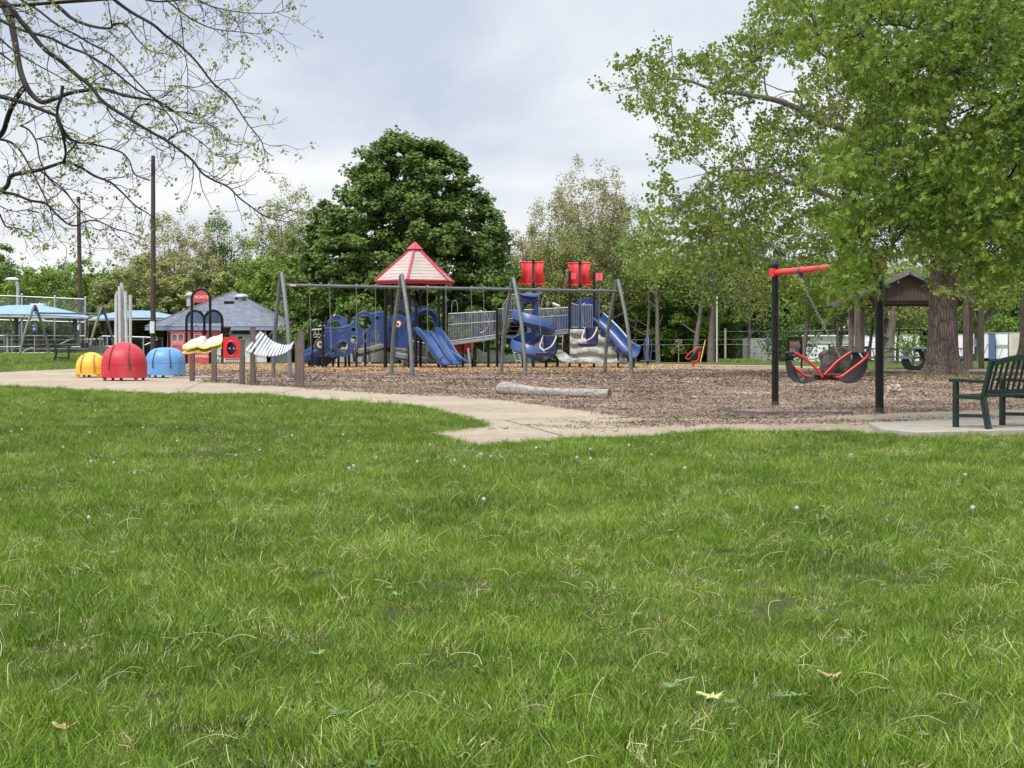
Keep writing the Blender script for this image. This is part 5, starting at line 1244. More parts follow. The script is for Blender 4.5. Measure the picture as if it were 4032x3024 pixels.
# wide ramp to the right of the tower
Yq = 66.8; a, b = Z3(1735, 1228, Yq), Z4(475, 895, Yq)
ramp_deck(a, b, 1.6, .17); barrier(a, b, 1.36, 1.16, mid=.62, step=.075); barrier(Vector(a) + Vector((0, 1.6, 0)), Vector(b) + Vector((0, 1.6, 0)), 1.42, 1.2, step=.1, mid=.6)
for x, y in ((117, 930), (225, 920), (253, 918), (396, 900)): p = Z4(x, y, 67.0 if x != 225 else 67.9); bpost(p, r=.06)
for x, y, Y in ((490, 605, 66.7), (531, 640, 67.3)): bpost(Z4(x, y, Y), r=.066 if x == 490 else .055)
mb = MB(); c = Z4(300, 740, 66.95); mb.tube([c + Vector((.42 * math.cos(t), 0, .52 * math.sin(t))) for t in [math.pi * k / 14 - 1.57 for k in range(15)]], .03, 6); part(mb, 'bent_handrail', 'galv')
for x0, x1, yt, yb, Yg in ((1768, 1835, 750, 880, 68.4),):
    mb = MB(); mb.tube(smooth_pts([Z3(x0, yb, Yg), Z3(x0 + 5, yt + 40, Yg), Z3((x0 + x1) / 2, yt, Yg), Z3(x1 - 5, yt + 40, Yg), Z3(x1, yb, Yg)], 5), .024, 6); part(mb, 'grab_hoop', 'galv', smooth=50)
for xs_ in ((960, 975, 1040, 1090, 1110),):
    mb = MB(); mb.tube(smooth_pts([ZS(960, 410, 69.5), ZS(980, 260, 69.5), ZS(1040, 192, 69.5), ZS(1090, 260, 69.5), ZS(1108, 360, 69.5)], 5), .024, 6); part(mb, 'grab_hoop', 'galv', smooth=50)
mb = MB(); mb.tube([ZS(1200, 332, 68.5), ZS(1335, 388, 68.3)], [.075, .055], 10); part(mb, 'telescope', 'galv', smooth=50)
# back blue panel with round window seen through the ramp
mb = MB(); c = Z4(315, 770, 68.6); mb.plate([[(-.48, -.62), (.48, -.62), (.48, .5), (.2, .64), (-.2, .64), (-.48, .5)], circ(.0, .0, .27, 20)[::-1]], c, (1, 0, 0), U, .06); part(mb, 'round_window_panel', 'navy')
# red crawl scoop under the ramp
c = Z4(100, 955, 67.6); mb = MB(); prof = [(.66, 0), (.64, -.12), (.52, -.34), (.34, -.48), (.0, -.55)]; mb.lathe(prof, c, 20, sy=.8); part(mb, 'crawl_scoop', 'sail_red', smooth=50)
mb = MB(); mb.tube([Z3(1955, 1290, 65.8), Z3(1975, 1500, 65.8)], .05, 8); part(mb, 'post', 'galv')
mb = MB(); mb.tube(smooth_pts([Z4(-20, 1050, 65.2), Z4(60, 1105, 65.1), Z4(130, 1150, 65.0), Z4(190, 1190, 65.0)], 3), .045, 8); part(mb, 'slide_rail', 'slide_blue')
# ---- middle stairs and platform
mb = MB(); zp_ = ZS(0, 655, 67.2).z; a, b = ZS(310, 0, 67.0).x, ZS(600, 0, 67.0).x; mb.box(((a + b) / 2, 67.6, zp_ - .05), (b - a, 1.3, .1)); part(mb, 'deck', 'deck_grey')
mb = MB(); mb.beam(ZS(220, 930, 67.0), ZS(315, 668, 67.0), .06, .20, up=(1, 0, 0)); mb.beam(ZS(480, 985, 67.05), ZS(575, 720, 67.05), .05, .12, up=(1, 0, 0)); part(mb, 'stair_stringer', 'deck_grey')
for i, y in enumerate((700, 780, 875, 975)):
    t = i / 3; mb = MB(); x0 = 360 - 95 * t; x1 = 560 - 75 * t; p, q = ZS(x0, y, 67.05), ZS(x1, y, 67.05); mb.box(((p.x + q.x) / 2, 67.4 - .0 * t, p.z), (q.x - p.x, .75, .05)); mb.box(((p.x + q.x) / 2, 67.7, p.z - .17), (q.x - p.x, .04, .34)); part(mb, 'stair_tread', 'deck_brown')
mb = MB(); a, b = ZS(120, 985, 67.0), ZS(560, 985, 67.0); mb.box(((a.x + b.x) / 2, 67.5, a.z), (b.x - a.x, 1.2, .14)); part(mb, 'deck', 'deck_grey')
barrier(ZS(120, 950, 66.9), ZS(215, 945, 66.9), 1.23, 1.2, step=.075)
barrier(ZS(310, 655, 67.0), ZS(470, 655, 67.0), 1.19, 1.21, step=.075, mid=.38)
mb = MB()      # stair side rail, fan of pickets
st = smooth_pts([ZS(200, 640, 67.0), ZS(200, 395, 67.0), ZS(240, 310, 67.0), ZS(300, 215, 67.0), ZS(370, 202, 67.0)], 5); mb.tube(st, .025, 6); sr = part(mb, 'stair_rail', 'rail_grey')
mb = MB()
for i in range(8): x = 205 + i * 15; p0_ = ZS(x, 950 - (i * 36), 67.0); p1_ = ZS(x, 390 - i * 22, 67.0); mb.tube([p0_, p1_], .011, 4)
mb.build('pickets', 'rail_grey', sr)
for x, y in ((640, 640),): bpost(ZS(645, 600, 67.4), r=.06)
for x in (588, 665): bpost(ZS(x, 1240, 66.6), r=.035)
for x, Y in ((1060, 68.2), (1280, 68.4)): bpost(ZS(x, 930, Y), r=.066)
# ---- spiral slide
sx_, sy_ = ZS(800, 0, 65.9).x, 65.9; rad = .62; top_z = ZS(0, 610, 65.9).z; end_z = .42
path = []; ups = []; n = 56; T0, T1 = R(165), R(165 + 492)
for i in range(n + 1):
    t = i / n; th = T0 + (T1 - T0) * t; z = top_z - (top_z - end_z) * (t ** .95); rr = rad * (1 + .16 * t)
    path.append(Vector((sx_ + rr * math.cos(th), sy_ + rr * math.sin(th), z)))
d = (path[-1] - path[-2]).normalized()
for k in range(1, 6): path.append(path[n] + d * .09 * k + Vector((0, -.02 * k, .012 * k * k)))
for i, p in enumerate(path):
    rad_dir = Vector((p.x - sx_, p.y - sy_, 0)).normalized(); ups.append((U + rad_dir * -.28).normalized() if i <= n else U)
secs = []
for i in range(len(path)):
    t = min(1, i / n); inner = .18; outer = .42
    # x>0 is to the right of travel; travelling counter-clockwise the outside lies to the right
    s_ = [(-.32, inner), (-.28, inner + .03), (-.25, .05), (-.12, 0), (.12, 0), (.27, .07), (.36, outer), (.41, outer + .025), (.44, outer - .03), (.40, .02), (.16, -.06), (-.16, -.06), (-.30, 0), (-.34, inner)]
    secs.append(s_[::-1])
mb = MB(); mb.sweep(path, secs, ups); part(mb, 'spiral_slide', 'slide_blue', smooth=45)
mb = MB(); mb.tube([(sx_, sy_, 0), (sx_, sy_, top_z + .2)], .085, 14); part(mb, 'spiral_pole', 'play_blue', smooth=50)
mb = MB(); e_ = path[-3]; mb.tube([(e_.x, e_.y, -.02), e_], .04, 8); part(mb, 'slide_leg', 'black_metal')
# spiral hood: flared crown on an open frame
mb = MB(); cxh = (ZS(520, 0, 66.2).x + ZS(930, 0, 66.2).x) / 2; hz0, hz1 = ZS(0, 320, 66.2).z, ZS(0, 175, 66.2).z; n = 28; vs = []; fs = []
for j, (k_, z) in enumerate(((.34, hz0), (.37, hz0 + .12), (.42, hz1 - .08), (.50, hz1), (.475, hz1 + .05), (.3, hz1 + .10), (.0, hz1 + .16))):
    for i in range(n):
        a = 2 * math.pi * i / n; fl = .07 * math.sin(a * 2 + .6) * (1 if 1 < j < 5 else 0); x = math.copysign(abs(math.cos(a)) ** .7, math.cos(a)); y = math.copysign(abs(math.sin(a)) ** .7, math.sin(a))
        tip = .10 * max(0, math.cos(a)) ** 3 * (1 if 2 <= j <= 4 else 0)
        vs.append((cxh + (k_ + .02 + tip) * 1.0 * x, 66.2 + k_ * 1.0 * y, z + fl + tip * 1.4))
for j in range(6):
    for i in range(n): l = (i + 1) % n; fs.append((j * n + i, j * n + l, (j + 1) * n + l, (j + 1) * n + i))
mb.add(vs, fs); sh = part(mb, 'spiral_hood', 'play_blue', smooth=50)
a, b = ZS(555, 0, 66.2).x, ZS(870, 0, 66.2).x; zb = ZS(0, 600, 66.2).z
for x, w_ in ((a - .05, .16), (b - .10, .20)):
    mb = MB(); mb.plate([[(-w_ / 2, zb - hz0 - .1), (w_ / 2, zb - hz0 - .1), (w_ / 2 * 1.2, .05), (-w_ / 2 * 1.2, .05)]], (x + .06, 66.2, hz0), (1, 0, 0), U, .5); mb.build('hood_side', 'play_blue', sh, bevel=.03)
mb = MB(); c = ZS(500, 600, 66.3); mb.lathe([(.20, -.30), (.24, -.15), (.24, .15), (.2, .32)], c, 18); mb.build('entry_shell', 'play_blue', sh, smooth=50)
# ---- upper ramp to the ship
Yu = 67.9; a, b = ZS(630, 955, Yu), ZS(1510, 865, Yu); ramp_deck(a, b, 1.5, .15)
barrier(a, b, 1.2, 1.10, mid=.68, step=.075); barrier(Vector(a) + Vector((0, 1.5, 0)), Vector(b) + Vector((0, 1.5, 0)), 1.25, 1.15, step=.1)
mb = MB(); p0_, p1_ = Vector(ZS(1190, 930, Yu + .75)), Vector(ZS(1490, 870, Yu + .75)); pl = [(0, .1), (p1_.x - p0_.x, .12), (p1_.x - p0_.x, 1.12), ((p1_.x - p0_.x) * .6, 1.06), (0, .92)]
mb.plate([pl], p0_, (1, 0, 0), U, .05); part(mb, 'ship_side_panel', 'play_blue')
mb = MB(); hl = smooth_pts([ZS(860, 375, 69), ZS(900, 405, 69), ZS(950, 425, 69)], 3); mb.tube(hl, .05, 6); part(mb, 'hood_pin', 'slide_blue')
for x, top, Y, mt in ((1280, 195, 66.9, 'f'), (1545, 205, 66.6, 'f')):
    p = Z4(x, top, Y); bpost(p, r=.058)
# ship deck, front pickets and barrel tunnel
zd = Z4(0, 822, 67).z
mb = MB(); a, b = Z4(1285, 0, 67).x, Z4(1560, 0, 67).x; mb.box(((a + b) / 2, 67.6, zd - .05), (b - a, 1.5, .12)); part(mb, 'deck', 'deck_grey')
barrier(Z4(1298, 812, 66.95), Z4(1378, 812, 66.95), 1.18, 1.10, step=.07)
mb = MB(); a, b = Z4(1262, 800, 67.5), Z4(1385, 800, 67.5); mb.plate([[(0, 0), (b.x - a.x, 0), (b.x - a.x, .98), ((b.x - a.x) * .75, 1.12), ((b.x - a.x) * .3, 1.04), (0, 1.1)]], a, (1, 0, 0), U, .05); part(mb, 'ship_side_panel', 'play_blue')
mb = MB(); c = Z4(1470, 690, 67.4); pl = [(-.56, -1.12), (.56, -1.12), (.56, .45), (.5, .72), (.3, .9), (0, .97), (-.3, .9), (-.5, .72), (-.56, .45)]
mb.plate([pl, circ(-.05, .2, .28, 22, .45)[::-1]], c, (1, 0, 0), U, .12); bt = part(mb, 'tunnel_panel', 'play_blue', bevel=.02)
mb = MB(); mb.plate([[(-.5, -1.1), (.5, -1.1), (.5, .8), (-.5, .8)]], c + Vector((0, .8, 0)), (1, 0, 0), U, .06); mb.build('tunnel_back', 'navy', bt)
mb = MB(); mb.tube([c + Vector((-.05 + .30 * math.cos(t), -.07, .2 + .47 * math.sin(t))) for t in [2 * math.pi * k / 24 for k in range(24)]], .035, 6, closed=True); mb.build('tunnel_rim', 'slide_blue', bt, smooth=50)
barrier(Z4(1412, 815, 67.0), Z4(1528, 815, 67.0), 1.12, 1.12, step=.10, r=.025)
# ---- masts and sails
def sail(mx, x0t, x1t, x0b, x1b, yt, yb, ptop, Y):
    bpost(Z4(mx, ptop, Y), r=.065, name='mast')
    A, B, C, D = Z4(x0t, yt, Y), Z4(x1t, yt, Y), Z4(x1b, yb, Y), Z4(x0b, yb, Y); n = 12; vs = []; fs = []
    for sgn in (0, 1):
        for j in range(n + 1):
            t = j / n
            for i in range(n + 1):
                s_ = i / n; pin = .10 * math.sin(math.pi * t) * (1 - 2 * s_) ; p = A.lerp(B, s_).lerp(D.lerp(C, s_), t ** 1.25); p = Vector((p.x, p.y, A.z + (D.z - A.z) * t))
                p.x += pin; p.y += .10 * math.sin(2 * math.pi * s_) ** 2 + (-.10) * (abs(2 * s_ - 1)) ** 2 - .10 * math.sin(math.pi * t) + (.05 if sgn else 0); vs.append(p)
    m = (n + 1) ** 2
    for j in range(n):
        for i in range(n): a = j * (n + 1) + i; fs += [(a, a + 1, a + n + 2, a + n + 1), (m + a, m + a + n + 1, m + a + n + 2, m + a + 1)]
    for i in range(n):
        for (p_, q_) in ((i, i + 1), (n * (n + 1) + i, n * (n + 1) + i + 1), (i * (n + 1), (i + 1) * (n + 1)), (i * (n + 1) + n, (i + 1) * (n + 1) + n)): fs.append((p_, q_, m + q_, m + p_))
    mb = MB(); mb.add(vs, fs); so = part(mb, 'sail', 'sail_red', smooth=50)
    for row in (0, n): mb = MB(); mb.tube([vs[row * (n + 1) + i] for i in range(n + 1)], .038, 8); mb.build('sail_roll', 'sail_red', so, smooth=50)
    q = [Z4(mx, yy, Y - .32) for yy in (yt + 18, yb - 15)]; mb = MB(); mb.box((q[0] + q[1]) / 2, (.12, .05, q[0].z - q[1].z)); mb.build('mast_slot', 'deck_brown', so)
sail(883, 742, 1003, 728, 1022, 90, 328, 70, 69.0)
sail(1390, 1258, 1507, 1238, 1524, 100, 336, 85, 68.6)
for x0, x1, y0, y1, Y, wv in ((1293, 1345, 200, 275, 66.9, 1), (1556, 1636, 208, 288, 66.6, 0)):
    a, b = Z4(x0, y0, Y), Z4(x1, y1, Y); nn_ = 8; mb = MB(); vs = []
    for i in range(nn_ + 1):
        x = a.x + (b.x - a.x) * i / nn_; yy = Y + .02 * math.sin(i * 1.4); dz_ = .035 * (i % 2) * wv
        vs += [(x, yy, a.z - dz_), (x, yy, b.z + dz_), (x, yy + .02, b.z + dz_), (x, yy + .02, a.z - dz_)]
    fs = []
    for i in range(nn_): k = 4 * i; fs += [(k, k + 4, k + 5, k + 1), (k + 3, k + 2, k + 6, k + 7), (k, k + 3, k + 7, k + 4), (k + 1, k + 5, k + 6, k + 2)]
    fs += [(0, 1, 2, 3), (4 * nn_, 4 * nn_ + 3, 4 * nn_ + 2, 4 * nn_ + 1)]; mb.add(vs, fs); part(mb, 'flag', 'flag_red')
mb = MB(); mb.tube([Z4(1270, 495, 66.9), Z4(1390, 495, 68.6)], .015, 5); part(mb, 'mast_tie', 'deck_grey')
# ---- rock climber: stepped moulded rock
Yk = 66.5; CL = [(1285, 1195), (1285, 820), (1330, 818), (1560, 822), (1620, 830), (1640, 860), (1680, 872), (1690, 925), (1755, 932), (1760, 1000), (1812, 1010), (1822, 1120), (1850, 1140), (1905, 1150), (1905, 1195)]
def rockpart(outline, Y, depth, name, seed, disp=.14, mapf=Z4):
    pts = [mapf(x, y, Y) for x, y in outline]; oo = pts[0]; pl = [(p.x - oo.x, p.z - oo.z) for p in pts]
    xs_ = [p[0] for p in pl]; zs_ = [p[1] for p in pl]; st = .05; g = []
    gx_, gy_ = np.meshgrid(np.arange(min(xs_) + .02, max(xs_), st), np.arange(min(zs_) + .02, max(zs_), st)); gx_ = gx_.ravel(); gy_ = gy_.ravel(); ins = inside(gx_, gy_, pl)
    bd = []
    for i in range(len(pl)):
        a = Vector(pl[i]); b = Vector(pl[(i + 1) % len(pl)]); k = max(1, int((b - a).length / st))
        bd += [a.lerp(b, j / k) for j in range(k)]
    m = len(bd); r_ = delaunay_2d_cdt(bd + [Vector((a, b)) for a, b in zip(gx_[ins], gy_[ins])], [(i, (i + 1) % m) for i in range(m)], [], 0, 1e-4)
    vv, ff = r_[0], r_[2]; ok = inside([sum(vv[i].x for i in f) / 3 for f in ff], [sum(vv[i].y for i in f) / 3 for f in ff], pl)
    def dsp(x, z):
        led = mnoise.noise(Vector((x * .7, z * 1.0 + seed, 3)));  lay = math.sin(z * 13 + 2.5 * mnoise.noise(Vector((x * .9, z * .5, seed))))
        h = 1.3 * max(-.55, min(.5, lay * 1.6)) + 1.0 * mnoise.noise(Vector((x * 1.6, z * 2.4, seed))) + .35 * mnoise.noise(Vector((x * 6, z * 9, seed)))
        return disp * h + (.10 * (-z) if z < 0 else 0)
    zt = max(zs_); vs = [oo + Vector((v.x, -dsp(v.x, v.y) - .30 * (zt - v.y) * .6, v.y)) for v in vv]; k = len(vs)
    vs += [oo + Vector((v.x, depth, v.y)) for v in vv]; fs = []
    for f, o__ in zip(ff, ok):
        if o__: fs.append(tuple(f)); fs.append(tuple(i + k for i in f)[::-1])
    bn = r_[1]
    for i in range(m): fs.append((i, (i + 1) % m, k + (i + 1) % m, k + i))
    mb = MB(); mb.add(vs, fs); return part(mb, name, 'rock_grey', smooth=55)
rockpart(CL, Yk, .9, 'rock_climber', 4)
rockpart([(1880, 1200), (1905, 1192), (1905, 1150), (1840, 1060), (1812, 1010), (1800, 1195)], Yk + .5, .5, 'rock_climber', 8)
rockpart([(1118, 1085), (1150, 1040), (1200, 1050), (1260, 1095), (1330, 1185), (1240, 1192), (1165, 1150)], 65.9, .5, 'climbing_rock', 12, disp=.05)
rockpart([(910, 1015), (935, 960), (1000, 945), (1035, 985), (1040, 1050), (1000, 1060), (925, 1040)], 67.6, .4, 'climbing_rock', 17, disp=.05)
# ---- right tube slide
C0 = [Z4(x, y, Y) for x, y, Y in ((1570, 735, 66.9), (1640, 800, 66.7), (1730, 890, 66.4), (1810, 985, 66.1), (1880, 1060, 65.8), (1945, 1105, 65.5), (1990, 1125, 65.3))]
pth = smooth_pts(C0, 4); ups = []; hd = Vector((pth[-1].x - pth[0].x, pth[-1].y - pth[0].y, 0)).normalized(); sdd = hd.cross(U)
for i in range(len(pth)):
    t = (pth[min(i + 1, len(pth) - 1)] - pth[max(i - 1, 0)]).normalized(); ups.append((sdd.cross(t) + sdd * .35).normalized())
secs = []
for i in range(len(pth)):
    t = i / (len(pth) - 1); w_ = .30 + .05 * t; h = .40; s_ = []
    for k in range(11): a = math.pi + math.pi * k / 10; s_.append((w_ * math.cos(a), h + h * math.sin(a)))
    s_ += [(w_ + .05, h + .03), (w_ + .08, h - .02)] + [((w_ + .05) * math.cos(a), h + (h + .05) * math.sin(a)) for a in [2 * math.pi - math.pi * k / 10 for k in range(1, 10)]] + [(-w_ - .08, h - .02), (-w_ - .05, h + .03)]
    secs.append(s_)
mb = MB(); mb.sweep(pth, secs, ups); ts = part(mb, 'trough_slide', 'slide_blue', smooth=45)
mb = MB()
for k in (6, 10, 14, 18):
    p = pth[k]; mb.beam(p - U * .02 + sdd * .2, p - U * .22 + sdd * .2, .10, .34, up=hd)
mb.build('slide_rib', 'navy', ts)
for k in (12, -2): p = pth[k]; mb = MB(); mb.tube([(p.x, p.y + .1, -.02), (p.x, p.y + .1, p.z)], .045, 8); part(mb, 'slide_leg', 'black_metal')
# ladders
for xs_ in (((345, 1040, 480, 1550), (430, 1020, 580, 1540), 70.2, (1150, 1300, 1460)), ((1180, 960, 1180, 1440), (1390, 940, 1370, 1440), 70.0, (975, 1130, 1290, 1440))):
    a, b, Y, rungs = xs_; mb = MB(); mb.tube([ZS(a[0], a[1], Y), ZS(a[2], a[3], Y - .3)], .025, 6); mb.tube([ZS(b[0], b[1], Y), ZS(b[2], b[3], Y - .3)], .025, 6)
    for y in rungs:
        ta = (y - a[1]) / (a[3] - a[1]); tb = (y - b[1]) / (b[3] - b[1]); mb.tube([ZS(a[0] + (a[2] - a[0]) * ta, y, Y - .3 * ta), ZS(b[0] + (b[2] - b[0]) * tb, y, Y - .3 * tb)], .02, 6)
    part(mb, 'ladder', 'galv')
for x, Y in ((270, 69.5), (350, 70), (450, 70.5)): pass

# ------------------------------------------------------------------ spinner and cup seat
Ys = 77.5; rt = root('orbit_spinner', (X(2549, Ys), Ys, 0), 'blue looped pole spinner beyond the right slide', 'spinner')
def zr(x, y, Y): return P(2500 + x / 2.765, 1000 + y / 2.765, Y)
mb = MB(); c = zr(140, 0, Ys); mb.tube([(c.x, Ys, 0), (c.x, Ys, zr(0, 1170, Ys).z)], .06, 8); mb.build('pedestal', 'navy', rt)
mb = MB(); mb.lathe([(.44, 0), (.46, .04), (.40, .07)], (c.x, Ys, zr(0, 1172, Ys).z), 24); mb.build('platform', 'navy', rt)
for s, dy_ in ((-1, -.1), (1, .1), (.25, -.35)):
    mb = MB(); mb.tube(smooth_pts([zr(140, 890, Ys), zr(140 + s * 22, 930, Ys + dy_ * .5), zr(140 + s * 42, 1000, Ys + dy_), zr(140 + s * 34, 1100, Ys + dy_), zr(140 + s * 22, 1165, Ys + dy_)], 4), .033, 8); mb.build('loop', 'slide_blue', rt, smooth=50)
mb = MB(); mb.lathe([(.05, -.08), (.06, 0), (.03, .05)], zr(140, 890, Ys), 10); mb.build('cap', 'slide_blue', rt)
Ys = 69.0; rt = root('cup_spinner', (X(2731, Ys), Ys, 0), 'tilted red and black spinning seat on a red post', 'spinner')
mb = MB(); c = zr(638, 0, Ys); mb.tube([(c.x, Ys, 0), (c.x, Ys, zr(0, 1180, Ys).z)], .06, 8); mb.build('pedestal', 'bright_red', rt)
mb = MB(); mb.tube(smooth_pts([zr(738, 1020, Ys + .1), zr(690, 1018, Ys - .2), zr(620, 1060, Ys - .35), zr(552, 1130, Ys - .2), zr(600, 1142, Ys), zr(650, 1110, Ys + .2)], 5), .032, 8); mb.build('rim', 'sail_red', rt, smooth=50)
M = Matrix.Rotation(R(-48), 3, 'Y'); mb = MB(); mb.lathe([(.06, -.22), (.26, -.16), (.36, -.02), (.39, .10), (.36, .10), (.32, -.01), (.22, -.12), (0, -.17)], zr(665, 1095, Ys), 22, M, sy=.8); mb.build('cup', 'rubber', rt, smooth=50)
mb = MB(); mb.tube(smooth_pts([zr(705, 1065, Ys - .42), zr(700, 1110, Ys - .42), zr(685, 1165, Ys - .35), zr(640, 1180, Ys)], 4), .05, 8); mb.build('arm', 'bright_red', rt, smooth=50)
mb = MB(); mb.tube([zr(738, 1020, Ys + .1), zr(700, 1018, Ys - .1)], .04, 8); mb.build('grip', 'rubber', rt)

# ------------------------------------------------------------------ people standing behind
pm('skin', (.50, .30, .21), (.44, .26, .18), rough=.55); pm('jeans', (.06, .11, .24), (.04, .08, .18), rough=.85, scale=8); pm('dark_cloth', (.025, .028, .04), (.02, .022, .03), rough=.9, scale=8)
pm('grey_cloth', (.28, .29, .30), (.22, .23, .24), rough=.9, scale=8); pm('shoe', (.55, .48, .38), (.45, .38, .3), rough=.7); pm('hair', (.05, .03, .02), (.03, .02, .015), rough=.8); pm('shoe_dark', (.06, .045, .035), (.04, .03, .025), rough=.7)
def person(loc, pose, label, trousers, top, shoe='shoe', yaw=0, H=1.72):
    """one skinned body with clothing shells grown from the same skeleton"""
    rt = root('person', loc, label, 'person'); J = pose; S = H / 1.72
    def skin(name, chain_edges, rads, mat, parent, sub=1):
        names = []; [names.append(n) for e_ in chain_edges for n in e_ if n not in names]
        me = bpy.data.meshes.new(name); me.from_pydata([rotz(yaw) @ (Vector(J[n]) * S) for n in names], [(names.index(a), names.index(b)) for a, b in chain_edges], [])
        o = bpy.data.objects.new(name, me); COL.objects.link(o); sk = o.modifiers.new('skin', 'SKIN'); sk.use_smooth_shade = True
        lay = me.skin_vertices[0].data
        for n in names: lay[names.index(n)].radius = (rads[n] * S, rads[n] * S)
        lay[0].use_root = True
        o.modifiers.new('sub', 'SUBSURF').levels = sub; o.modifiers['sub'].render_levels = 2
        dg = bpy.context.evaluated_depsgraph_get(); me2 = bpy.data.meshes.new_from_object(o.evaluated_get(dg)); bpy.data.objects.remove(o)
        me2.materials.clear(); me2.materials.append(MAT[mat]); q = bpy.data.objects.new(name, me2); COL.objects.link(q); q.parent = parent; ORG[q.name] = org(parent); return q
    R0 = dict(pel=.13, sp=.12, ch=.145, nk=.055, hd=.085, ht=.07, hl=.085, kl=.058, al=.042, tl=.035, hr=.085, kr=.058, ar=.042, tr=.035, sl=.06, el=.042, wl=.028, fl=.03, sr=.06, er=.042, wr=.028, fr=.03)
    E = [('pel', 'sp'), ('sp', 'ch'), ('ch', 'nk'), ('nk', 'hd'), ('hd', 'ht'), ('pel', 'hl'), ('hl', 'kl'), ('kl', 'al'), ('al', 'tl'), ('pel', 'hr'), ('hr', 'kr'), ('kr', 'ar'), ('ar', 'tr'), ('ch', 'sl'), ('sl', 'el'), ('el', 'wl'), ('wl', 'fl'), ('ch', 'sr'), ('sr', 'er'), ('er', 'wr'), ('wr', 'fr')]
    body = skin('body', E, R0, 'skin', rt)
    R1 = {k: v * 1.22 for k, v in R0.items()}; R1.update(kl=.082, kr=.082, al=.078, ar=.078)
    J['al2'] = tuple(Vector(J['al']) + Vector((0, 0, .02))); J['ar2'] = tuple(Vector(J['ar']) + Vector((0, 0, .02))); R1['al2'] = R1['ar2'] = .08
    skin('trousers', [('pel', 'hl'), ('hl', 'kl'), ('kl', 'al2'), ('pel', 'hr'), ('hr', 'kr'), ('kr', 'ar2')], R1, trousers, body)
    skin('shirt', [('pel', 'sp'), ('sp', 'ch'), ('ch', 'sl'), ('sl', 'el'), ('ch', 'sr'), ('sr', 'er')], R1, top, body)
    for f, t in (('al', 'tl'), ('ar', 'tr')):
        a = rotz(yaw) @ (Vector(J[f]) * S); b = rotz(yaw) @ (Vector(J[t]) * S); d = (b - a).normalized(); mb = MB(); o__ = Vector(loc)
        mb.tube([o__ + a - d * .09 - U * .02, o__ + a - d * .05 - U * .02, o__ + a + d * .05 - U * .02, o__ + b + d * .02, o__ + b + d * .07], [.03, .05, .052, .048, .025], 10); mb.build('shoe', shoe, body, smooth=60)
    hc_ = rotz(yaw) @ (Vector(J['hd']).lerp(Vector(J['ht']), .6) * S) + Vector(loc); fw = rotz(yaw) @ Vector((0, -1, 0)); rg = rotz(yaw) @ Vector((1, 0, 0))
    mb = MB(); prof = [(.0, .135), (.05, .125), (.09, .09), (.106, .03), (.10, -.04), (.085, -.08)]; mb.lathe(prof, hc_ - fw * .02, 16); mb.build('hair', 'hair', body, smooth=60)
    mb = MB(); mb.lathe([(.0, .03), (.012, .015), (.016, 0), (.01, -.012)], hc_ + fw * .10 - U * .05, 8)
    for q in (-1, 1): mb.lathe([(0, .012), (.011, 0), (0, -.012)], hc_ + fw * .092 + rg * (.035 * q) - U * .015, 8); mb.lathe([(0, .03), (.012, 0), (0, -.03)], hc_ + rg * (.105 * q) - U * .03, 8)
    mb.build('face', 'skin', body, smooth=60)
    for w_, f_ in (('wl', 'fl'), ('wr', 'fr')):
        a = rotz(yaw) @ (Vector(J[w_]) * S) + Vector(loc); b = rotz(yaw) @ (Vector(J[f_]) * S) + Vector(loc); d = (b - a).normalized(); sd__ = d.cross(fw).normalized()
        mb = MB()
        for k in range(4): st_ = b + sd__ * (.022 * (k - 1.5)); mb.tube([st_, st_ + d * .035, st_ + d * (.06 + .012 * (k in (1, 2))) + fw * .02], [.010, .009, .006], 6)
        mb.tube([a + d * .03 + fw * .02, a + d * .05 + fw * .045, a + d * .085 + fw * .055], [.012, .010, .007], 6); mb.build('fingers', 'skin', body, smooth=60)
def stand(sp=.10):
    return dict(pel=(0, 0, .93), sp=(0, 0, 1.1), ch=(0, 0, 1.30), nk=(0, 0, 1.46), hd=(0, -.01, 1.56), ht=(0, -.01, 1.64), hl=(-.09, 0, .88), kl=(-sp, -.02, .49), al=(-sp * 1.1, .02, .08), tl=(-sp * 1.2, -.14, .04),
                hr=(.09, 0, .88), kr=(sp, -.02, .49), ar=(sp * 1.15, .02, .08), tr=(sp * 1.35, -.13, .04), sl=(-.19, 0, 1.40), el=(-.24, .03, 1.12), wl=(-.22, -.12, .93), fl=(-.21, -.17, .86), sr=(.19, 0, 1.40), er=(.24, .03, 1.12), wr=(.22, -.12, .93), fr=(.21, -.17, .86))
Yg = 81.5
person((X(1383, Yg), Yg, 0), stand(.14), 'person in dark trousers, legs visible behind the bubble wall posts', 'dark_cloth', 'grey_cloth', shoe='shoe_dark')
person((X(1442, Yg), Yg, 0), stand(.17), 'person in blue jeans and pale shoes standing behind the ramp', 'jeans', 'dark_cloth')
Yg = 72.5
crouch = dict(pel=(0, .12, .42), sp=(0, .08, .60), ch=(0, -.06, .78), nk=(0, -.14, .92), hd=(0, -.2, 1.01), ht=(0, -.22, 1.09), hl=(-.10, .10, .38), kl=(-.16, -.24, .46), al=(-.13, -.06, .08), tl=(-.15, -.22, .04), hr=(.10, .10, .38), kr=(.18, -.24, .46), ar=(.15, -.06, .08), tr=(.19, -.22, .04),
              sl=(-.18, -.08, .86), el=(-.24, -.20, .62), wl=(-.14, -.34, .52), fl=(-.10, -.40, .50), sr=(.18, -.08, .86), er=(.24, -.20, .62), wr=(.14, -.34, .52), fr=(.10, -.40, .50))
person((X(1601, Yg), Yg, 0), crouch, 'person in pale grey trousers crouching under the hexagonal tower', 'grey_cloth', 'dark_cloth', shoe='shoe_dark', yaw=R(-60))
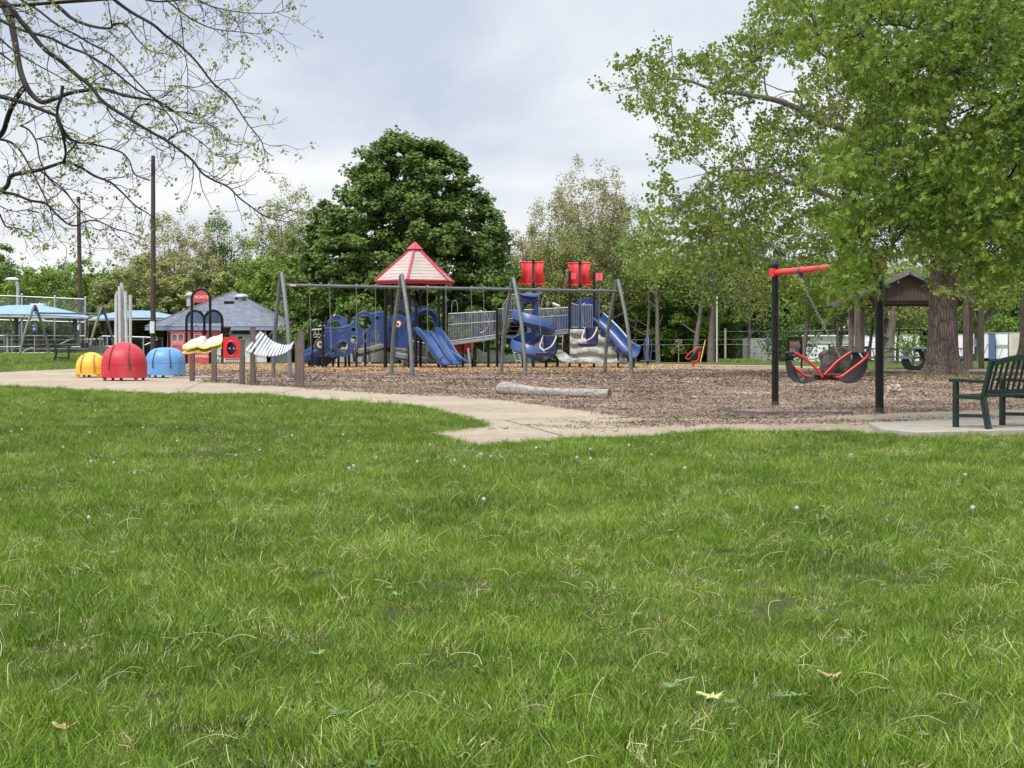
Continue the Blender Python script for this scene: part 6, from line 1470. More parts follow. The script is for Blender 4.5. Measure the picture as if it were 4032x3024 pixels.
# pale board fence far behind the play structure
Yx = 96.5; rt = root('board_fence', (X(1700, Yx), Yx, -.1), 'pale vertical board fence behind the play structure', 'fence')
pm('pale_board', (.56, .56, .50), (.44, .44, .38), rough=.8, scale=3, stretch=(3, 1, .4), dirt=.3)
mb = MB(); x = X(1325, Yx); x1 = X(2120, Yx); zt_ = zz(1343, Yx)
while x < x1: mb.box((x, Yx, (zt_ - .2) / 2 - .1), (.135, .025, zt_ + .2)); x += .15
mb.build('boards', 'pale_board', rt)
mb = MB(); mb.beam((X(1325, Yx), Yx + .04, .3), (x1, Yx + .04, .3), .05, .1); mb.beam((X(1325, Yx), Yx + .04, 1.1), (x1, Yx + .04, 1.1), .05, .1); mb.build('rail', 'pale_board', rt)
# ================================================================== right side
pm('friend_red', (.62, .035, .04), (.52, .022, .028), rough=.36, scale=4, dirt=.1)
pm('dark_red', (.16, .012, .02), (.10, .01, .015), rough=.4)
pm('belt_black', (.009, .009, .011), (.016, .016, .018), rough=.6, scale=5, spec=.25)
pm('clamp_navy', (.03, .04, .14), (.02, .03, .1), rough=.4)
def Z6(x, y, Y): return P(2980 + x / 2.44, 980 + y / 2.44, Y)
YL, YR = 25.3, 22.65
pL = Vector((X(3052, YL), YL, 0)); pR = Vector((X(3463, YR), YR, 0))
rt = root('swing_set', pL, 'black post swing frame with a thick red top beam', 'swing frame')
for p, top, r in ((pL, 2.63, .062), (pR, 2.63, .067)):
    mb = MB(); mb.tube([(p.x, p.y, -.05), (p.x, p.y, top - .06)], r, 20); o = mb.build('post', 'black_metal', rt, smooth=40)
    mb = MB(); mb.lathe([(r * 1.02, 0), (r * 1.02, .05), (r * .8, .10), (r * .4, .125), (0, .13)], (p.x, p.y, top - .1), 20); mb.build('post_cap', 'dark_cap', o, smooth=40)
    mb = MB(); mb.tube([(p.x, p.y, .0), (p.x, p.y, .10)], r * 1.03, 20); mb.build('base_sleeve', 'dark_cap', o, smooth=40)
bz = 2.385; dv = (pR - pL).normalized()
mb = MB(); mb.tube([pL + U * bz, pR + U * (bz + .02)], .058, 18); mb.build('beam', 'friend_red', rt, smooth=40)
for p, s in ((pL, 1), (pR, -1)):
    mb = MB(); M = Matrix((dv, Vector((-dv.y, dv.x, 0)), U)).transposed(); mb.box(p + U * bz - dv * s * .02, (.145, .145, .15), M); mb.tube([p + U * bz + dv * s * .05, p + U * bz + dv * s * .17], .062, 16); mb.build('clamp', 'friend_red', rt, bevel=.01)
bA = pL + (pR - pL) * .27 + U * bz; bB = pL + (pR - pL) * .73 + U * bz
for p in (bA, bB):
    mb = MB(); mb.lathe([(.062, -.03), (.062, .03)], p, 16, Matrix((Vector((-dv.y, dv.x, 0)), U, dv)).transposed()); mb.box(p - U * .085, (.05, .05, .06)); mb.build('hanger', 'clamp_navy', rt)
    mb = MB(); mb.tube([p - U * .10 + Vector((.02 * math.cos(t), 0, -.035 + .04 * math.sin(t))) for t in [2 * math.pi * k / 12 for k in range(12)]], .009, 6, closed=True); mb.build('shackle', 'galv', rt)
# the face-to-face swing
Ys = 24.0; rt = root('face_to_face_swing', (X(3245, Ys), Ys, 1.0), 'red tube and black belt two-seat swing facing itself', 'two-seat swing')
def S6(x, y, w_=0): p = Z6(x, y, Ys); return Vector((p.x, Ys + w_, p.z))
hw = .20
def tubes(fr, bk, name='frame_tube'):
    for pts, w_ in ((fr, -hw), (bk, hw)):
        if pts: mb = MB(); mb.tube(smooth_pts([S6(x, y, w_) for x, y in pts], 5), .0235, 12); mb.build(name, 'friend_red', rt, smooth=40)
tubes([(335, 998), (370, 1012), (450, 1062), (520, 1122), (570, 1172), (605, 1232)], [(345, 1100), (385, 1147), (430, 1180), (490, 1222), (560, 1235)])
tubes([(1048, 1000), (1030, 1035), (980, 1082), (900, 1142), (830, 1195), (780, 1228), (735, 1228)], [(938, 992), (870, 1032), (800, 1085), (740, 1145), (680, 1208)])
mb = MB(); a, b = S6(600, 1234), S6(735, 1234); mb.box((a + b) / 2, (b.x - a.x + .16, .05, .075)); mb.box((a + b) / 2 + U * .04, (b.x - a.x + .2, .16, .012)); mb.box((a + b) / 2 - U * .04, (b.x - a.x + .2, .16, .012))
mb.tube([S6(605, 1232, -hw), S6(605, 1232, hw)], .022, 8); mb.tube([S6(728, 1230, -hw), S6(728, 1230, hw)], .022, 8); mb.build('centre_rail', 'dark_red', rt, bevel=.003)
def belt(pts, name, ht=.012):
    s = smooth_pts([S6(x, y) for x, y in pts], 6); mb = MB(); w_ = hw * .93
    mb.sweep(s, [[(-w_, -ht / 2), (w_, -ht / 2), (w_, ht / 2), (-w_, ht / 2)]] * len(s), [(0.02, 0, 1) if abs((s[min(i + 1, len(s) - 1)] - s[max(i - 1, 0)]).normalized().z) < .8 else (-1, 0, .1) for i in range(len(s))]); return mb
def sheet(pts, th=.012):
    s = smooth_pts([S6(x, y) for x, y in pts], 6); n = len(s); vs = []; w_ = hw * .95
    for i, p in enumerate(s):
        t = (s[min(i + 1, n - 1)] - s[max(i - 1, 0)]).normalized(); nn_ = Vector((-t.z, 0, t.x)) * th / 2
        sag = 1 - .06 * math.sin(math.pi * i / (n - 1)); vs += [p + nn_ + Vector((0, -w_ * sag, 0)), p + nn_ + Vector((0, w_ * sag, 0)), p - nn_ + Vector((0, w_ * sag, 0)), p - nn_ + Vector((0, -w_ * sag, 0))]
    fs = [(0, 1, 2, 3), (4 * n - 4, 4 * n - 1, 4 * n - 2, 4 * n - 3)]
    for i in range(n - 1):
        k = 4 * i; fs += [(k + j, k + (j + 1) % 4, k + 4 + (j + 1) % 4, k + 4 + j) for j in range(4)]
    mb = MB(); mb.add(vs, fs); return mb
# left seat: the wide belt is seen from its outer side, right seat likewise
def wide_sheet(top, mid_, bot, name):
    """belt seen three-quarter: near and far edges traced apart"""
    near = smooth_pts([S6(x, y, -hw * .95) for x, y in top], 6); far = smooth_pts([S6(x, y, hw * .95) for x, y in bot], 6); n = len(near); vs = []; fs = []
    for a, b in zip(near, far): m_ = a.lerp(b, .5) - U * .01; vs += [a, m_, b]
    k = len(vs); vs += [v + Vector((.004, 0, .012)) for v in vs]
    for i in range(n - 1):
        for j in range(2): q = 3 * i + j; fs += [(q, q + 1, q + 4, q + 3), (k + q, k + q + 3, k + q + 4, k + q + 1)]
    for i in range(n - 1): fs += [(3 * i, 3 * i + 3, k + 3 * i + 3, k + 3 * i), (3 * i + 2, k + 3 * i + 2, k + 3 * i + 5, 3 * i + 5)]
    fs += [(0, k, k + 1, 1), (1, k + 1, k + 2, 2)]; mb = MB(); mb.add(vs, fs); return mb.build(name, 'belt_black', rt, smooth=60)
wide_sheet([(252, 1070), (260, 1140), (285, 1215), (330, 1265), (400, 1286), (460, 1286), (520, 1268), (565, 1240)], None, [(345, 1070), (360, 1110), (388, 1170), (415, 1225), (450, 1275), (475, 1262), (500, 1240), (560, 1228)], 'seat_belt')
wide_sheet([(1045, 1020), (1036, 1090), (1020, 1170), (985, 1230), (935, 1272), (860, 1288), (790, 1275), (735, 1238)], None, [(950, 1010), (935, 1070), (900, 1150), (860, 1205), (825, 1245), (800, 1250), (770, 1240), (730, 1236)], 'seat_belt')
mb = MB(); mb.tube([S6(248, 1000, -hw), S6(340, 998, hw)], .026, 12); mb.tube([S6(246, 1003, -hw), S6(336, 998, -hw)], .024, 12); mb.build('grip_roll', 'rubber', rt, smooth=40)
mb = MB(); mb.tube([S6(940, 995, hw), S6(1050, 998, -hw)], .026, 12); mb.build('grip_roll', 'rubber', rt, smooth=40)
mb = MB(); c = S6(292, 1042); mb.box(c, (.16, .40, .085), Matrix.Rotation(R(4), 3, 'Y')); mb.build('back_pad', 'belt_black', rt, bevel=.03)
mb = MB(); mb.tube([S6(990, 1045, -hw), S6(985, 1000, 0)], .012, 6); mb.tube([S6(940, 1010, hw), S6(938, 1062, hw)], .012, 6); mb.build('bolt_strap', 'galv', rt)
mb = MB(); chain(mb, bA - U * .17, S6(822, 1042, hw), .010, .055); mb.tube([S6(815, 1020, hw), S6(830, 1050, hw)], .016, 6); mb.build('chain', 'chain_metal', rt)
mb = MB(); chain(mb, bB - U * .17, S6(455, 1058, -hw), .010, .055); mb.tube([S6(450, 1040, -hw), S6(460, 1062, -hw)], .016, 6); mb.build('chain', 'chain_metal', rt)

# ------------------------------------------------------------------ rocks and logs
pm('boulder', (.20, .165, .14), (.10, .08, .07), rough=.9, scale=2.6, bump=.8, bscale=14, detail=10, lo=.38, hi=.66, dirt=.6, dirtcol=(.42, .38, .34))
def blob(c, sx, sy, sz, seed, n=48, m=32, amp=.16, f=1.1, power=2.6, flat=.0):
    vs = []; fs = []
    for j in range(m + 1):
        ph = math.pi * j / m
        for i in range(n):
            th = 2 * math.pi * i / n; d = Vector((math.sin(ph) * math.cos(th), math.sin(ph) * math.sin(th), math.cos(ph)))
            k = (abs(d.x) ** power + abs(d.y) ** power + abs(d.z) ** power) ** (-1 / power)
            r = k * (1 + amp * mnoise.noise(d * f + Vector((seed, 0, 0))) + amp * .45 * mnoise.noise(d * f * 3 + Vector((seed, 5, 0))) + amp * .2 * mnoise.noise(d * f * 8 + Vector((seed, 9, 0))))
            vs.append(Vector(c) + Vector((d.x * r * sx, d.y * r * sy, d.z * r * sz)))
    for j in range(m):
        for i in range(n): l = (i + 1) % n; fs.append((j * n + i, j * n + l, (j + 1) * n + l, (j + 1) * n + i))
    mb = MB(); mb.add(vs, fs); return mb
Yb_ = 53.5; c = P(3302, 1420, Yb_)
rt = blob((c.x, Yb_, .46), .66, .55, .53, 3, amp=.20, f=1.5, n=72, m=48, power=3.2).build('boulder', 'boulder', loc=(c.x, Yb_, 0), smooth=30, label='large brown grey boulder at the back edge of the mulch', cat='boulder')
c = P(3262, 1440, 52.9); blob((c.x, 52.9, .30), .27, .3, .40, 8, amp=.25).build('rock_shoulder', 'boulder', rt, smooth=30)
def wood_log_mat():
    m, nt, b = newmat('log_grey'); N = nt.nodes; K = nt.links
    tc = N.new('ShaderNodeTexCoord'); mp = N.new('ShaderNodeMapping'); mp.inputs['Scale'].default_value = (1.2, 9, 14); K.new(tc.outputs['Object'], mp.inputs[0])
    n = N.new('ShaderNodeTexNoise'); n.inputs['Scale'].default_value = 2.2; n.inputs['Detail'].default_value = 9; n.inputs['Roughness'].default_value = .7; n.inputs['Distortion'].default_value = .8; K.new(mp.outputs[0], n.inputs[0])
    r = N.new('ShaderNodeValToRGB'); K.new(n.outputs[0], r.inputs[0]); e = r.color_ramp.elements; e[0].position = .36; e[0].color = (.13, .10, .08, 1); e[1].position = .6; e[1].color = (.42, .385, .35, 1); q = e.new(.47); q.color = (.25, .22, .20, 1)
    K.new(r.outputs[0], b.inputs['Base Color']); b.inputs['Roughness'].default_value = .9
    bp = N.new('ShaderNodeBump'); bp.inputs['Strength'].default_value = .9; bp.inputs['Distance'].default_value = .03; K.new(n.outputs[0], bp.inputs['Height']); K.new(bp.outputs[0], b.inputs['Normal'])
wood_log_mat()
pm('log_end', (.30, .24, .19), (.12, .09, .07), rough=.95, scale=14, bump=.5)
cl = [P(x / 1.3825 + 1200, y / 1.3825 + 1400, Y) for x, y, Y in ((1066, 180, 31.3), (1110, 172, 31.1), (1200, 186, 30.7), (1300, 196, 30.3), (1400, 200, 29.9), (1500, 206, 29.5), (1600, 211, 29.2), (1660, 215, 29.05))]
rads = [.135, .145, .115, .10, .095, .10, .095, .10]
s_ = smooth_pts([Vector((p.x, p.y, r * .95)) for p, r in zip(cl, rads)], 5); rr = [p.x for p in smooth_pts([Vector((r, 0, 0)) for r in rads], 5)]
mb = MB(); n = 28; vs = []; fs = []
for i, p in enumerate(s_):
    t = (s_[min(i + 1, len(s_) - 1)] - s_[max(i - 1, 0)]).normalized(); a1 = t.cross(U).normalized(); a2 = a1.cross(t)
    for k in range(n):
        a = 2 * math.pi * k / n; r = rr[i] * (1 + .10 * mnoise.noise(Vector((i * .12, math.cos(a) * 1.5, math.sin(a) * 1.5))) + .05 * mnoise.noise(Vector((i * .3, math.cos(a) * 5, math.sin(a) * 5)))); vs.append(p + a1 * r * math.cos(a) + a2 * r * math.sin(a))
for i in range(len(s_) - 1):
    for k in range(n): l = (k + 1) % n; fs.append((i * n + k, i * n + l, (i + 1) * n + l, (i + 1) * n + k))
fs.append(tuple(range(n))[::-1]); mb.add(vs, fs)
lg = mb.build('fallen_log', 'log_grey', loc=(s_[0].x, s_[0].y, 0), smooth=50, label='long weathered grey log lying on the brown mulch', cat='log')
mb = MB(); ev = vs[-n:]; t = (s_[-1] - s_[-2]).normalized(); cc_ = sum(ev, Vector()) / n; mb.add([v + t * .003 for v in ev] + [cc_ + t * -.03], [(k, (k + 1) % n, n) for k in range(n)]); mb.build('cut_end', 'log_end', lg)
# split stump pieces
pm('stump_bark', (.34, .27, .22), (.16, .12, .10), rough=.95, scale=5, bump=.8, bscale=20); pm('stump_pale', (.52, .42, .31), (.36, .27, .19), rough=.9, scale=5, bump=.6)
Yk_ = 29.0
rt = root('stump_piece', (X(3525, Yk_), Yk_, 0), 'hollow curved bark piece with a broken lump on top', 'log piece')
mb = MB(); vs = []; fs = []; c = P(3525, 1568, Yk_); n = 14; m = 7
for j in range(m + 1):
    for q in (0, 1):
        for i in range(n + 1):
            a = math.pi * (.04 + .92 * i / n); r = (.165 if q == 0 else .125) * (1 + .12 * mnoise.noise(Vector((i * .4, j * .5, q))))
            vs.append(Vector((c.x - .03 + r * 1.25 * math.cos(a) + .04 * j / m, Yk_ - .1 + .35 * j / m, r * .8 * math.sin(a) + .02 * j / m)))
w2 = n + 1
for j in range(m):
    for i in range(n):
        o0 = j * 2 * w2; o1 = (j + 1) * 2 * w2; fs += [(o0 + i, o0 + i + 1, o1 + i + 1, o1 + i), (o0 + w2 + i, o1 + w2 + i, o1 + w2 + i + 1, o0 + w2 + i + 1)]
for i in range(n): fs += [(i, w2 + i, w2 + i + 1, i + 1), (m * 2 * w2 + i, m * 2 * w2 + i + 1, m * 2 * w2 + w2 + i + 1, m * 2 * w2 + w2 + i)]
mb.add(vs, fs); mb.build('bark_shell', 'stump_bark', rt, smooth=50)
blob((c.x - .02, Yk_ + .05, .20), .13, .1, .085, 21, amp=.5, f=2).build('broken_lump', 'stump_pale', rt, smooth=40)
blob((X(3557, 28.8), 28.8, .045), .075, .07, .055, 31, amp=.4, f=2).build('wood_chunk', 'stump_bark', loc=(X(3557, 28.8), 28.8, 0), smooth=40, label='small brown wood chunk right of the curved bark piece', cat='wood chunk')
# low near-black strip along the mulch by the swing
pm('strip_black', (.02, .018, .017), (.05, .04, .035), rough=.7, scale=9, bump=.6)
e0 = [G(u, v) for u, v in ((2850, 1617), (2900, 1628), (3000, 1634), (3120, 1633), (3250, 1634), (3350, 1633))]
s_ = smooth_pts([p + U * .012 for p in e0], 4); mb = MB(); mb.sweep(s_, [[(-.10, 0), (-.06, .03), (.0, .042), (.07, .03), (.11, 0)]] * len(s_), [U] * len(s_))
mb.build('rubber_edging', 'strip_black', loc=(e0[0].x, e0[0].y, 0), smooth=50, label='thin black strip lying on the mulch before the red swing', cat='edging')

# ------------------------------------------------------------------ picnic shelter
pm('shelter_wood', (.20, .165, .14), (.10, .078, .065), rough=.85, scale=3, stretch=(9, 9, .8), bump=.4, dirt=.3)
pm('shelter_siding', (.155, .115, .10), (.085, .055, .048), rough=.85, scale=3, stretch=(12, 2, .7), bump=.4)
pm('shelter_roof', (.23, .24, .25), (.16, .165, .17), rough=.8, scale=5)
Ysh = 61.0; rt = root('picnic_shelter', (X(3585, Ysh), Ysh, 0), 'dark wooden picnic shelter with plank gable half hidden by leaves', 'shelter')
def SH(u, v, Y=Ysh): return P(u, v, Y)
for u0, u1, top, bot, Y in ((3342, 3361, 1170, 1462, 62.5), (3366, 3383, 1170, 1462, 60.6), (3386, 3403, 1170, 1462, 61.6), (3794, 3812, 1170, 1459, 60.6), (3812, 3829, 1170, 1452, 62.4)):
    a = SH(u0, 0, Y).x; b = SH(u1, 0, Y).x; mb = MB(); mb.box(((a + b) / 2, Y, 1.62), (b - a, .2, 3.3)); mb.build('post', 'shelter_wood', rt, bevel=.01)
apx = SH(3573, 1064); el_ = SH(3318, 1181); er_ = Vector((2 * apx.x - el_.x, Ysh, el_.z)); dp = 4.5
mb = MB()
for a, b in ((el_, apx), (er_, apx)):
    nrm = Vector((0, 0, .10)); q = [a, b, b + Vector((dp * .27, dp, 0)), a + Vector((dp * .27, dp, 0))]; f_ = Vector((0, -.35, 0)); q = [q[0] + f_, q[1] + f_, q[2], q[3]]
    mb.add(q + [p - nrm for p in q], [(0, 1, 2, 3), (7, 6, 5, 4), (0, 4, 5, 1), (1, 5, 6, 2), (2, 6, 7, 3), (3, 7, 4, 0)])
mb.build('roof', 'shelter_roof', rt)
mb = MB()
for a, b in ((el_, apx), (er_, apx)): mb.beam(a + Vector((0, -.38, -.10)), b + Vector((0, -.38, -.10)), .05, .16)
mb.build('barge_board', 'shelter_roof', rt)
zb = SH(0, 1183).z; mb = MB(); x = el_.x + .15
while x < er_.x - .15:
    k = 1 - abs(x - apx.x) / (apx.x - el_.x); zt_ = el_.z + (apx.z - el_.z) * k - .12
    if zt_ > zb + .03: mb.box((x, Ysh, (zt_ + zb) / 2), (.135, .03 + .012 * (int(x * 13) % 2), zt_ - zb + .03 * ((x * 7) % 1)))
    x += .148
mb.build('gable_planks', 'shelter_siding', rt)
mb = MB(); mb.beam((el_.x + .2, Ysh + .15, zb - .04), (er_.x - .2, Ysh + .15, zb - .04), .12, .20); mb.build('tie_beam', 'shelter_siding', rt)
mb = MB(); mb.beam((el_.x + 1.2, Ysh + dp - .5, zb - .04), (er_.x + .8, Ysh + dp - .5, zb - .04), .12, .2); mb.build('tie_beam', 'shelter_siding', rt)
for u in (3352, 3820):
    mb = MB(); a = SH(u, 0).x; mb.beam((a, Ysh, zb - .03), (a, Ysh + dp, zb - .03), .14, .2); mb.build('side_beam', 'shelter_siding', rt)
    mb = MB(); mb.box((a * 1.09, Ysh + dp - .6, 1.55), (.2, .2, 3.3)); mb.build('post', 'shelter_wood', rt)
# picnic tables under it
pm('table_grey', (.20, .22, .235), (.15, .165, .18), rough=.5, scale=6, metal=.2)
pm('seat_paleblue', (.24, .32, .40), (.2, .27, .34), rough=.5)
def table(u0, u1, Y, vt, vs_, vb, lab, dark=False):
    rt = root('picnic_table', (X((u0 + u1) / 2, Y), Y, 0), lab, 'picnic table', 'picnic tables at the shelter'); a, b = X(u0, Y), X(u1, Y); zt, zs = zz(vt, Y), zz(vs_, Y)
    mb = MB(); mb.box(((a + b) / 2, Y, zt), (b - a, .75, .05)); mb.build('tabletop', 'table_grey', rt, bevel=.01)
    for s in (-1, 1): mb = MB(); mb.box(((a + b) / 2, Y + s * .68, zs), (b - a, .27, .045)); mb.build('seat', 'table_grey', rt, bevel=.01)
    for x in (a + .3, b - .3):
        mb = MB()
        for s in (-1, 1): mb.tube([(x - .1 * s, Y + s * .62, -.02), (x, Y + s * .25, zt)], .03, 8)
        mb.tube([(x, Y - .7, zs - .04), (x, Y + .7, zs - .04)], .03, 8); mb.build('leg', 'galv', rt)
    mb = MB(); mb.tube([(a + .3, Y, zs - .02), ((a + b) / 2, Y, zt - .03)], .022, 6); mb.tube([(b - .3, Y, zs - .02), ((a + b) / 2, Y, zt - .03)], .022, 6); mb.build('brace', 'galv', rt)
    return rt
table(3404, 3640, 63.6, 1373, 1406, 1455, 'grey metal picnic table between the red swing post and big trunk')
table(3560, 3800, 68.5, 1372, 1404, 1450, 'grey metal picnic table behind the big trunk, right end showing')
rt = root('curved_table', (X(3595, 60.5), 60.5, 0), 'pale blue topped table on a curved black U pedestal by the trunk', 'table')
def Z8(x, y, Y): return P(3480 + x / 4.007, 1200 + y / 4.007, Y)
mb = MB(); Yc_ = 60.5; o_ = Z8(290, 850, Yc_); k = Yc_ / F / 4.007
U_o = [(290, 850), (290, 900), (315, 965), (350, 1010), (420, 1036), (560, 1036), (640, 1000), (690, 930), (700, 850), (640, 850), (620, 910), (560, 955), (500, 970), (440, 955), (400, 915), (385, 850)]
pl = [((x - 290) * k, -(y - 850) * k) for x, y in U_o]; mb.plate([pl[::-1]], o_, (1, 0, 0), U, .35); mb.build('pedestal', 'rubber', rt, bevel=.02)
mb = MB(); a = Z8(258, 835, Yc_); b = Z8(430, 852, Yc_); mb.box(((a.x + b.x) / 2, Yc_, (a.z + b.z) / 2), (b.x - a.x, .5, .07)); mb.build('seat', 'seat_paleblue', rt, bevel=.02)
mb = MB(); a = Z8(470, 672, Yc_); b = Z8(720, 695, Yc_); mb.box(((a.x + b.x) / 2, Yc_, (a.z + b.z) / 2), (b.x - a.x, .7, .09)); mb.build('tabletop', 'seat_paleblue', rt, bevel=.02)
mb = MB(); p_ = [Z8(500, 700, Yc_), Z8(560, 725, Yc_), Z8(600, 780, Yc_), Z8(620, 850, Yc_)]; mb.tube(smooth_pts(p_, 4), .09, 8); mb.build('neck', 'rubber', rt)

# ------------------------------------------------------------------ trailers, signs, poles, cars beyond the park
def gzY(Y): return gz(0, Y)
pm('trailer_grey', (.46, .46, .43), (.38, .38, .355), rough=.6, scale=1.5, stretch=(3, 1, .4), dirt=.3)
pm('trailer_white', (.80, .83, .85), (.72, .75, .77), rough=.5, scale=1.2, dirt=.25, dirtcol=(.50, .50, .46))
pm('container_cream', (.60, .58, .50), (.5, .48, .4), rough=.6, scale=1.5, dirt=.4)
pm('container_blue', (.09, .14, .26), (.07, .11, .2), rough=.6, scale=2, dirt=.5, dirtcol=(.2, .08, .07))
m, nt, b_ = newmat('peeling_white'); N = nt.nodes; K = nt.links; tc = N.new('ShaderNodeTexCoord'); n_ = N.new('ShaderNodeTexNoise'); n_.inputs['Scale'].default_value = 1.6; n_.inputs['Detail'].default_value = 9; n_.inputs['Roughness'].default_value = .7
mp = N.new('ShaderNodeMapping'); mp.inputs['Scale'].default_value = (1.4, 1, .8); K.new(tc.outputs['Object'], mp.inputs[0]); K.new(mp.outputs[0], n_.inputs[0]); r = N.new('ShaderNodeValToRGB'); K.new(n_.outputs[0], r.inputs[0])
e = r.color_ramp.elements; e[0].position = .40; e[0].color = (.20, .15, .12, 1); e[1].position = .46; e[1].color = (.80, .82, .82, 1); K.new(r.outputs[0], b_.inputs['Base Color']); b_.inputs['Roughness'].default_value = .7
YT = 112.0
def boxY(u0, u1, v0, v1, Y, depth, mb=None):
    mb = mb or MB(); a = P(u0, v0, Y); b = P(u1, v1, Y); mb.box(((a.x + b.x) / 2, Y + depth / 2, (a.z + b.z) / 2), (b.x - a.x, depth, a.z - b.z)); return mb
def trailer(name, u0, u1, vt, vb, Y, mat, lab, ribs=0, wheels=True, cat='trailer', depth=2.4):
    rt = root(name, (X((u0 + u1) / 2, Y), Y, gzY(Y)), lab, cat); boxY(u0, u1, vt, vb, Y, depth).build('body', mat, rt, bevel=.04)
    mb = boxY(u0 - 1, u1 + 1, vt - 2, vt + 1, Y - .03, depth + .06); mb.build('roof_edge', 'galv', rt)
    if ribs:
        mb = MB()
        for i in range(1, ribs): x = X(u0 + (u1 - u0) * i / ribs, Y); a = zz(vt, Y); b = zz(vb, Y); mb.box((x, Y - .02, (a + b) / 2), (.07, .04, a - b - .1))
        mb.build('rib', mat, rt)
    if wheels:
        for q in (.2, .8):
            mb = MB(); zc = gzY(Y) + .42; mb.lathe([(.42, -.12), (.44, 0), (.42, .12), (.2, .13), (.2, -.13)], (X(u0 + (u1 - u0) * q, Y), Y + .25, zc), 18, Matrix.Rotation(R(90), 3, 'X')); mb.build('wheel', 'rubber', rt)
        mb = boxY(u0 + 10, u1 - 10, vb, vb + 8, Y + .3, depth - .6); mb.build('chassis', 'deck_brown', rt)
    return rt
rt = trailer('covered_trailer', 2923, 3052, 1334, 1430, YT, 'trailer_grey', 'grey tarp covered trailer seen left of the red swing', 5, wheels=False)
rt = trailer('storage_shed', 3148, 3350, 1322, 1432, YT, 'peeling_white', 'long white building with peeling paint behind the boulder', wheels=False, cat='building', depth=5)
mb = boxY(3145, 3352, 1319, 1324, YT - .4, 5.5); mb.build('eave', 'trailer_white', rt); boxY(3160, 3235, 1367, 1412, YT - .06, .05).build('panel_board', 'trailer_white', rt); boxY(3150, 3350, 1324, 1348, YT - .04, .04).build('upper_band', 'trailer_white', rt); boxY(3150, 3350, 1348, 1353, YT - .09, .08).build('ledge', 'container_cream', rt)
for u in (3182, 3205, 3262): boxY(u, u + 7, 1354, 1366 if u != 3262 else 1400, YT - .05, .04).build('window', 'dark_window', rt)
trailer('box_trailer', 3352, 3470, 1322, 1418, YT + 2, 'trailer_white', 'white box trailer behind the shelter posts', 6)
trailer('white_van', 3500, 3620, 1318, 1422, YT + 1, 'trailer_white', 'white van body seen left of the big trunk', 4, cat='van')
trailer('shipping_container', 3770, 3836, 1318, 1412, YT + 3, 'trailer_white', 'white container just right of the big trunk', 4)
trailer('shipping_container', 3838, 3899, 1313, 1411, YT, 'trailer_white', 'white container left of the blue container end', 0)
trailer('shipping_container', 3900, 3919, 1311, 1416, YT - .5, 'container_blue', 'narrow blue and rust container end above the green bench', 0, wheels=False)
trailer('shipping_container', 3921, 3969, 1312, 1414, YT, 'trailer_white', 'white container with a grey stripe right of the blue end', 0); boxY(3922, 3968, 1357, 1369, YT - .04, .03).build('stripe_panel', 'galv', loc=(X(3945, YT), YT, 1), label='grey stripe board on the white container side', cat='board')
trailer('shipping_container', 3974, 4100, 1310, 1413, YT, 'container_cream', 'cream stained container at the right edge of the photo', 14)
pm('brick_pink', (.50, .33, .28), (.40, .25, .21), rough=.9, scale=8)
Yq_ = 135; rt = root('brick_house', (X(4010, Yq_), Yq_, gzY(Yq_)), 'small pink brick house corner rising over the cream container', 'house'); boxY(3996, 4060, 1288, 1400, Yq_, 6).build('wall', 'brick_pink', rt); boxY(3988, 4066, 1282, 1289, Yq_ - .5, 7).build('roof', 'fascia', rt)
# notice board, banner pole, posts, guard poles
Yn = 66.0; rt = root('notice_board', (X(3130, Yn), Yn, 0), 'black framed wire notice board with red and blue sheets', 'notice board')
def ZF(x, y, Y): return P(3060 + x / 5.027, 1180 + y / 5.027, Y)
for x, t in ((217, 785), (482, 785)): mb = MB(); a = ZF(x, t, Yn); mb.box((a.x, Yn, a.z / 2), (.075, .075, a.z)); mb.build('post', 'black_metal', rt)
mb = MB(); a, b = ZF(217, 775, Yn), ZF(482, 775, Yn); mb.beam(a, b, .08, .09); mb.beam(ZF(217, 1120, Yn), ZF(482, 1120, Yn), .06, .06); mb.build('frame', 'black_metal', rt)
mb = MB()
for i in range(11): x = 232 + i * 22; mb.tube([ZF(x, 785, Yn), ZF(x, 1118, Yn)], .007, 4)
for i in range(14): y = 790 + i * 25; mb.tube([ZF(225, y, Yn), ZF(475, y, Yn)], .007, 4)
mb.build('wire_grid', 'dark_cap', rt)
pm('sheet_peach', (.70, .52, .42), (.6, .42, .34), rough=.8, scale=12); pm('sheet_red', (.62, .22, .22), (.5, .16, .17), rough=.8, scale=12); pm('sheet_blue', (.13, .25, .58), (.10, .2, .5), rough=.8, scale=12)
for x0, y0, x1, y1, mt in ((238, 795, 440, 900, 'sheet_peach'), (240, 905, 455, 960, 'sheet_red'), (240, 965, 355, 1110, 'sheet_peach'), (362, 962, 465, 1112, 'sheet_blue')):
    a, b = ZF(x0, y0, Yn + .03), ZF(x1, y1, Yn + .03); mb = MB(); mb.box(((a.x + b.x) / 2, Yn + .03, (a.z + b.z) / 2), (b.x - a.x, .012, a.z - b.z)); mb.build('sheet', mt, rt)
mb = MB(); a = ZF(452, 985, Yn - .05); mb.box(a, (.1, .1, .14)); mb.build('latch_box', 'black_metal', rt)
Yn = 98; rt = root('banner_pole', (X(3024, Yn), Yn, gzY(Yn)), 'blue banner on a wooden pole left of the red swing post', 'banner'); boxY(3018, 3030, 1318, 1362, Yn, .06).build('banner', 'seat_paleblue' if 0 else 'sky_plastic', rt)
mb = MB(); mb.tube([(X(3025, Yn), Yn + .1, -.4), (X(3024, Yn), Yn + .1, zz(1316, Yn))], .07, 8); mb.build('pole', 'stump_pale', rt)
